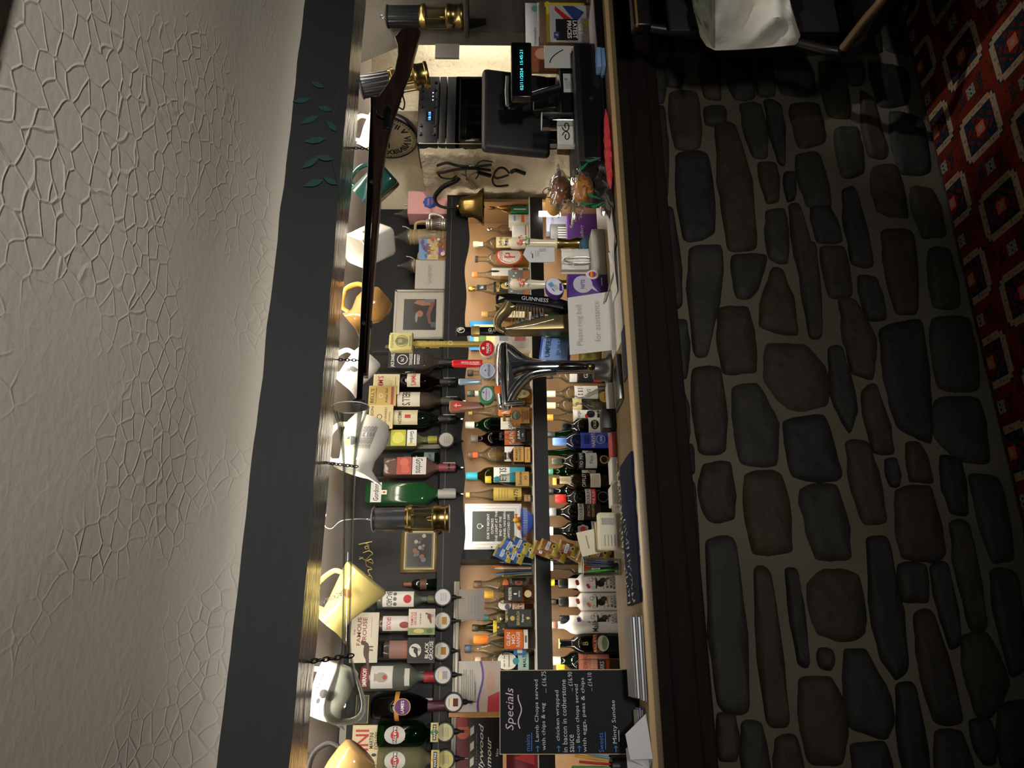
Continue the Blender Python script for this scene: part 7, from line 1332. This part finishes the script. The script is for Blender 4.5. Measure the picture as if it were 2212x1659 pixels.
for i, c in enumerate(('2f78c8', 'd8d02c', '2f8a3c', 'c8283a', 'e0b030', '3a9ad8', '4aa848', 'c83a5a')):
    mb = MB(); a = -.35+.1*i; mb.tube([(0, 0, 0), (.1*sin(a)+.02, .02*cos(i), .16+.01*(i % 3))], .003, mat(c, .3), None, 8); tag(mb.build('drinking_straw', None, (xg-.01+.003*i, 2.2+.01*sin(i*2), ZC+.006)), ['blue', 'yellow', 'dark green', 'red', 'amber', 'sky blue', 'light green', 'pink'][i]+' drinking straw in the black cup beside the specials board', 'straw', 'coloured straws in the cup')
panel('box', 'pale blue and white lettered carton on the lower shelf by the bright led', 'box', 1180, 1300, 455, 500, 3.2, .05, mat('c0c8e4', .5), lambda ik, W_, H_: (ik.text('S', W_*.3, H_*.3, H_*.1, DBL), ik.text('STORE', 0, H_*.38, H_*.05, BLUE)), None, ZL)
panel('box', 'dark grey slatted carton in front of the pale blue one', 'box', 1189, 1300, 484, 516, 3.13, .05, mat('4c4c4c', .5), lambda ik, W_, H_: [ik.rect(W_*(-.4+.16*i), H_*.2, W_*.05, H_*.3, W) for i in range(5)], None, ZL)
panel('box', 'purple carton with white lettering lower on the shelf behind the first hand pump', 'box', 1225, 1330, 462, 517, 3.05, .05, mat('6a3a94', .45), lambda ik, W_, H_: (ik.text('cadbury', -W_*.2, H_*.1, H_*.12, W, W_*.5), ik.rect(W_*.3, H_*.3, W_*.24, H_*.1, CREAM), ik.disc(W_*.24, H_*.3, H_*.03, RED)), None, ZL)
# ================================================================== rug
def rugcol(i, j):
    cx, cy = 36, 26
    row = j//cy; ii = i+(cx//2 if row % 2 else 0); u, v = ii % cx-cx//2, j % cy-cy//2; a, b = abs(u), abs(v)
    if a+b < 21 and a < 11 and b < 12:
        if a >= 10 or b >= 11: return 'n' if a+b > 18 else 'c'
        if a > 7 or b > 8: return 'p' if ((u % 4 == 1 and b > 8 and b < 10) or (v % 4 == 1 and a > 8 and a < 10)) else ('k' if (u*v) % 7 == 3 else 'c')
        if a > 6 or b > 7: return 'n'
        if abs(a-b) < 1.2 and a > 3: return 'n'
        if a < 3 and b < 3: return 'c' if a+b < 2 else 'p'
        return 'r' if (a+b) % 4 < 2 else 'n'
    if (u*3+v*5) % 17 == 0 and a > 12: return 'n'
    if a > 14 and abs(b-6) < 2 and (u+v) % 3: return 'n'
    if a > 15 and b < 3: return 'b' if (u+v) % 2 else 'c'
    return 'r2' if noise.noise(Vector((i*.12, j*.12, 0))) > .15 else 'r'
RCs = {'r': '64200f', 'r2': '521a10', 'c': '93866c', 'k': '6e614a', 'n': '1c2530', 'p': 'b85a44', 'b': '5a7080'}
rm = {k: mat(v, .95, 0, 'rug_'+k, .1, (250, (1, 1, 1), .6)) for k, v in RCs.items()}
mb = MB(); X0, X1, Y0, Y1, S_ = -.6, 3.0, .95, 2.085, .0078
vid = {}
ni, nj = int((X1-X0)/S_), int((Y1-Y0)/S_)
by = {k: ([], []) for k in RCs}
for j in range(nj):
    i = 0
    while i < ni:
        k = rugcol(i, j) if X0+i*S_ > .3 else ('r' if noise.noise(Vector((i*.05, j*.05, 3))) > 0 else 'r2'); e = i+1
        while e < ni and e-i < 60 and (rugcol(e, j) if X0+e*S_ > .3 else 'r') == k: e += 1
        vs_, fs_ = by[k]; n0 = len(vs_)
        vs_ += [(X0+i*S_, Y0+j*S_, .009), (X0+e*S_, Y0+j*S_, .009), (X0+e*S_, Y0+(j+1)*S_, .009), (X0+i*S_, Y0+(j+1)*S_, .009)]; fs_.append((n0, n0+1, n0+2, n0+3)); i = e
for k, (vs_, fs_) in by.items():
    if fs_: mb.add(vs_, fs_, rm[k])
mb.box(X0, X1, Y0, Y1, .001, .0085, mat('5a1a12', .95))
tag(mb.build('rug'), 'red patterned oriental rug on the floor against the stone bar front', 'rug')
# ================================================================== chair with a white cloth at the right
YK = 1.86; dk = mat('17130f', .35, 0, 'ebonised_wood', .5); ch = thing('bar_chair', 'dark wooden high backed chair with a white cloth over it at the right', 'chair', (at(1700, -40, YK).x, YK-.02, 0)); co = Vector(ch.location)
def cp(px, py, Y=YK): return at(px, py, Y)-co
mb = MB(); a, b = cp(1385, 64), cp(1385, -260); mb.box(min(a.x, b.x), max(a.x, b.x), -.0, .045, a.z-.032, a.z+.028, dk, None, .008); mb.box(min(a.x, b.x)-.002, max(a.x, b.x), -.003, .01, a.z+.012, a.z+.02, mat('b08a4c', .3, .5, 'rail_highlight'), None, .002); mb.build('top_rail', ch)  # gold strip colours in the highlight on the rail's top edge
for nm, py0, py1 in (('post', 60, 118), ('post', -250, -330)):
    mb = MB(); P_ = [cp(1400, py0, YK+.03), cp(1560, py0+22, YK+.02), cp(1700, py0+30, YK), cp(1830, py0+52, YK-.03)]; P_ += [cp(1900, py0-10, YK-.0), cp(1990, py0-110, YK+.03)]; g_ = at(2050, py0-210, YK+.04); P_.append(Vector((g_.x, YK+.04, .028))-co); sp = spline(P_, 5); mb.tube(sp, .017, dk, None, 10); mb.build('leg', ch)
mb = MB(); P_ = [cp(1822, 104, YK-.05), cp(1845, 74, YK-.1), cp(1872, 40, YK-.16), cp(1905, 0, YK-.22), cp(1935, -60, YK-.26)]; mb.tube(spline(P_, 5), .014, mat('5f4a30', .4, 0, 'worn_oak', .5), None, 10, flat=1.3); mb.build('arm', ch)
mb = MB(); a, b = cp(1850, 96, YK-.0), cp(1850, -260, YK-.0); mb.box(min(a.x, b.x), max(a.x, b.x), -.42, .02, a.z-.05, a.z-.005, dk, None, .012); mb.build('seat', ch)
for dx in (.03, .34):
    mb = MB(); mb.tube([(min(a.x, b.x)+dx, -.38, a.z-.04), (min(a.x, b.x)+dx-.02, -.4, .024-co.z)], .016, dk, None, 10); mb.build('leg', ch)
mb = MB(); a2, b2 = cp(1640, 88, YK+.02), cp(1640, -260, YK+.02); mb.box(min(a2.x, b2.x), max(a2.x, b2.x), 0, .02, a2.z-.25, a2.z+.3, mat('151210', .6), None, .004); mb.build('back_panel', ch)
CLO = mat('d9d5c8', .9, 0, 'white_linen', .1, (60, (1, 1, 1), .3)); CLG = mat('8d8a74', .9, 0, 'grey_lining', .1)
edge = [(1495, 4), (1498, 30), (1506, 56), (1513, 80), (1526, 100), (1545, 109), (1580, 108), (1620, 106), (1655, 103), (1690, 100), (1716, 97), (1726, 92), (1729, 76), (1722, 56), (1704, 26), (1690, 12)]
def clothfn(front):
    def fn(i, j):
        k = i*(len(edge)-1); q = min(int(k), len(edge)-2); f = k-q; px = edge[q][0]*(1-f)+edge[q+1][0]*f; py = edge[q][1]*(1-f)+edge[q+1][1]*f
        cxp, cyp = 1495+200*i, -130
        u = j; px2, py2 = px*(1-u)+cxp*u, py*(1-u)+cyp*u
        bulge = sin(min(1, u*3)*pi/2)
        n_ = .06*noise.noise(Vector((px2*.02+py2*.012, py2*.01, 1)))+.022*noise.noise(Vector((px2*.03, py2*.03, 4)))
        Y = YK-.015-(.055*bulge+n_*bulge if front else -.0)
        return at(px2, py2, Y)
    return fn
mb = MB(); mb.grid(clothfn(True), 60, 26, CLO); mb.grid(clothfn(False), 60, 26, CLG)
def flap(i, j):
    px = 1499+46*i; py = 4+(22+78*min(1, i*1.15))*j-30*(1-j); return at(px, py, YK-.085+.02*noise.noise(Vector((i*4, j*4, 2)))-.01*sin(j*pi))
mb.grid(flap, 14, 14, mat('7f8070', .9, 0, 'faded_check', .1))
tag(mb.build('draped_cloth'), 'crumpled white cloth draped over the dark chair at the right', 'cloth')
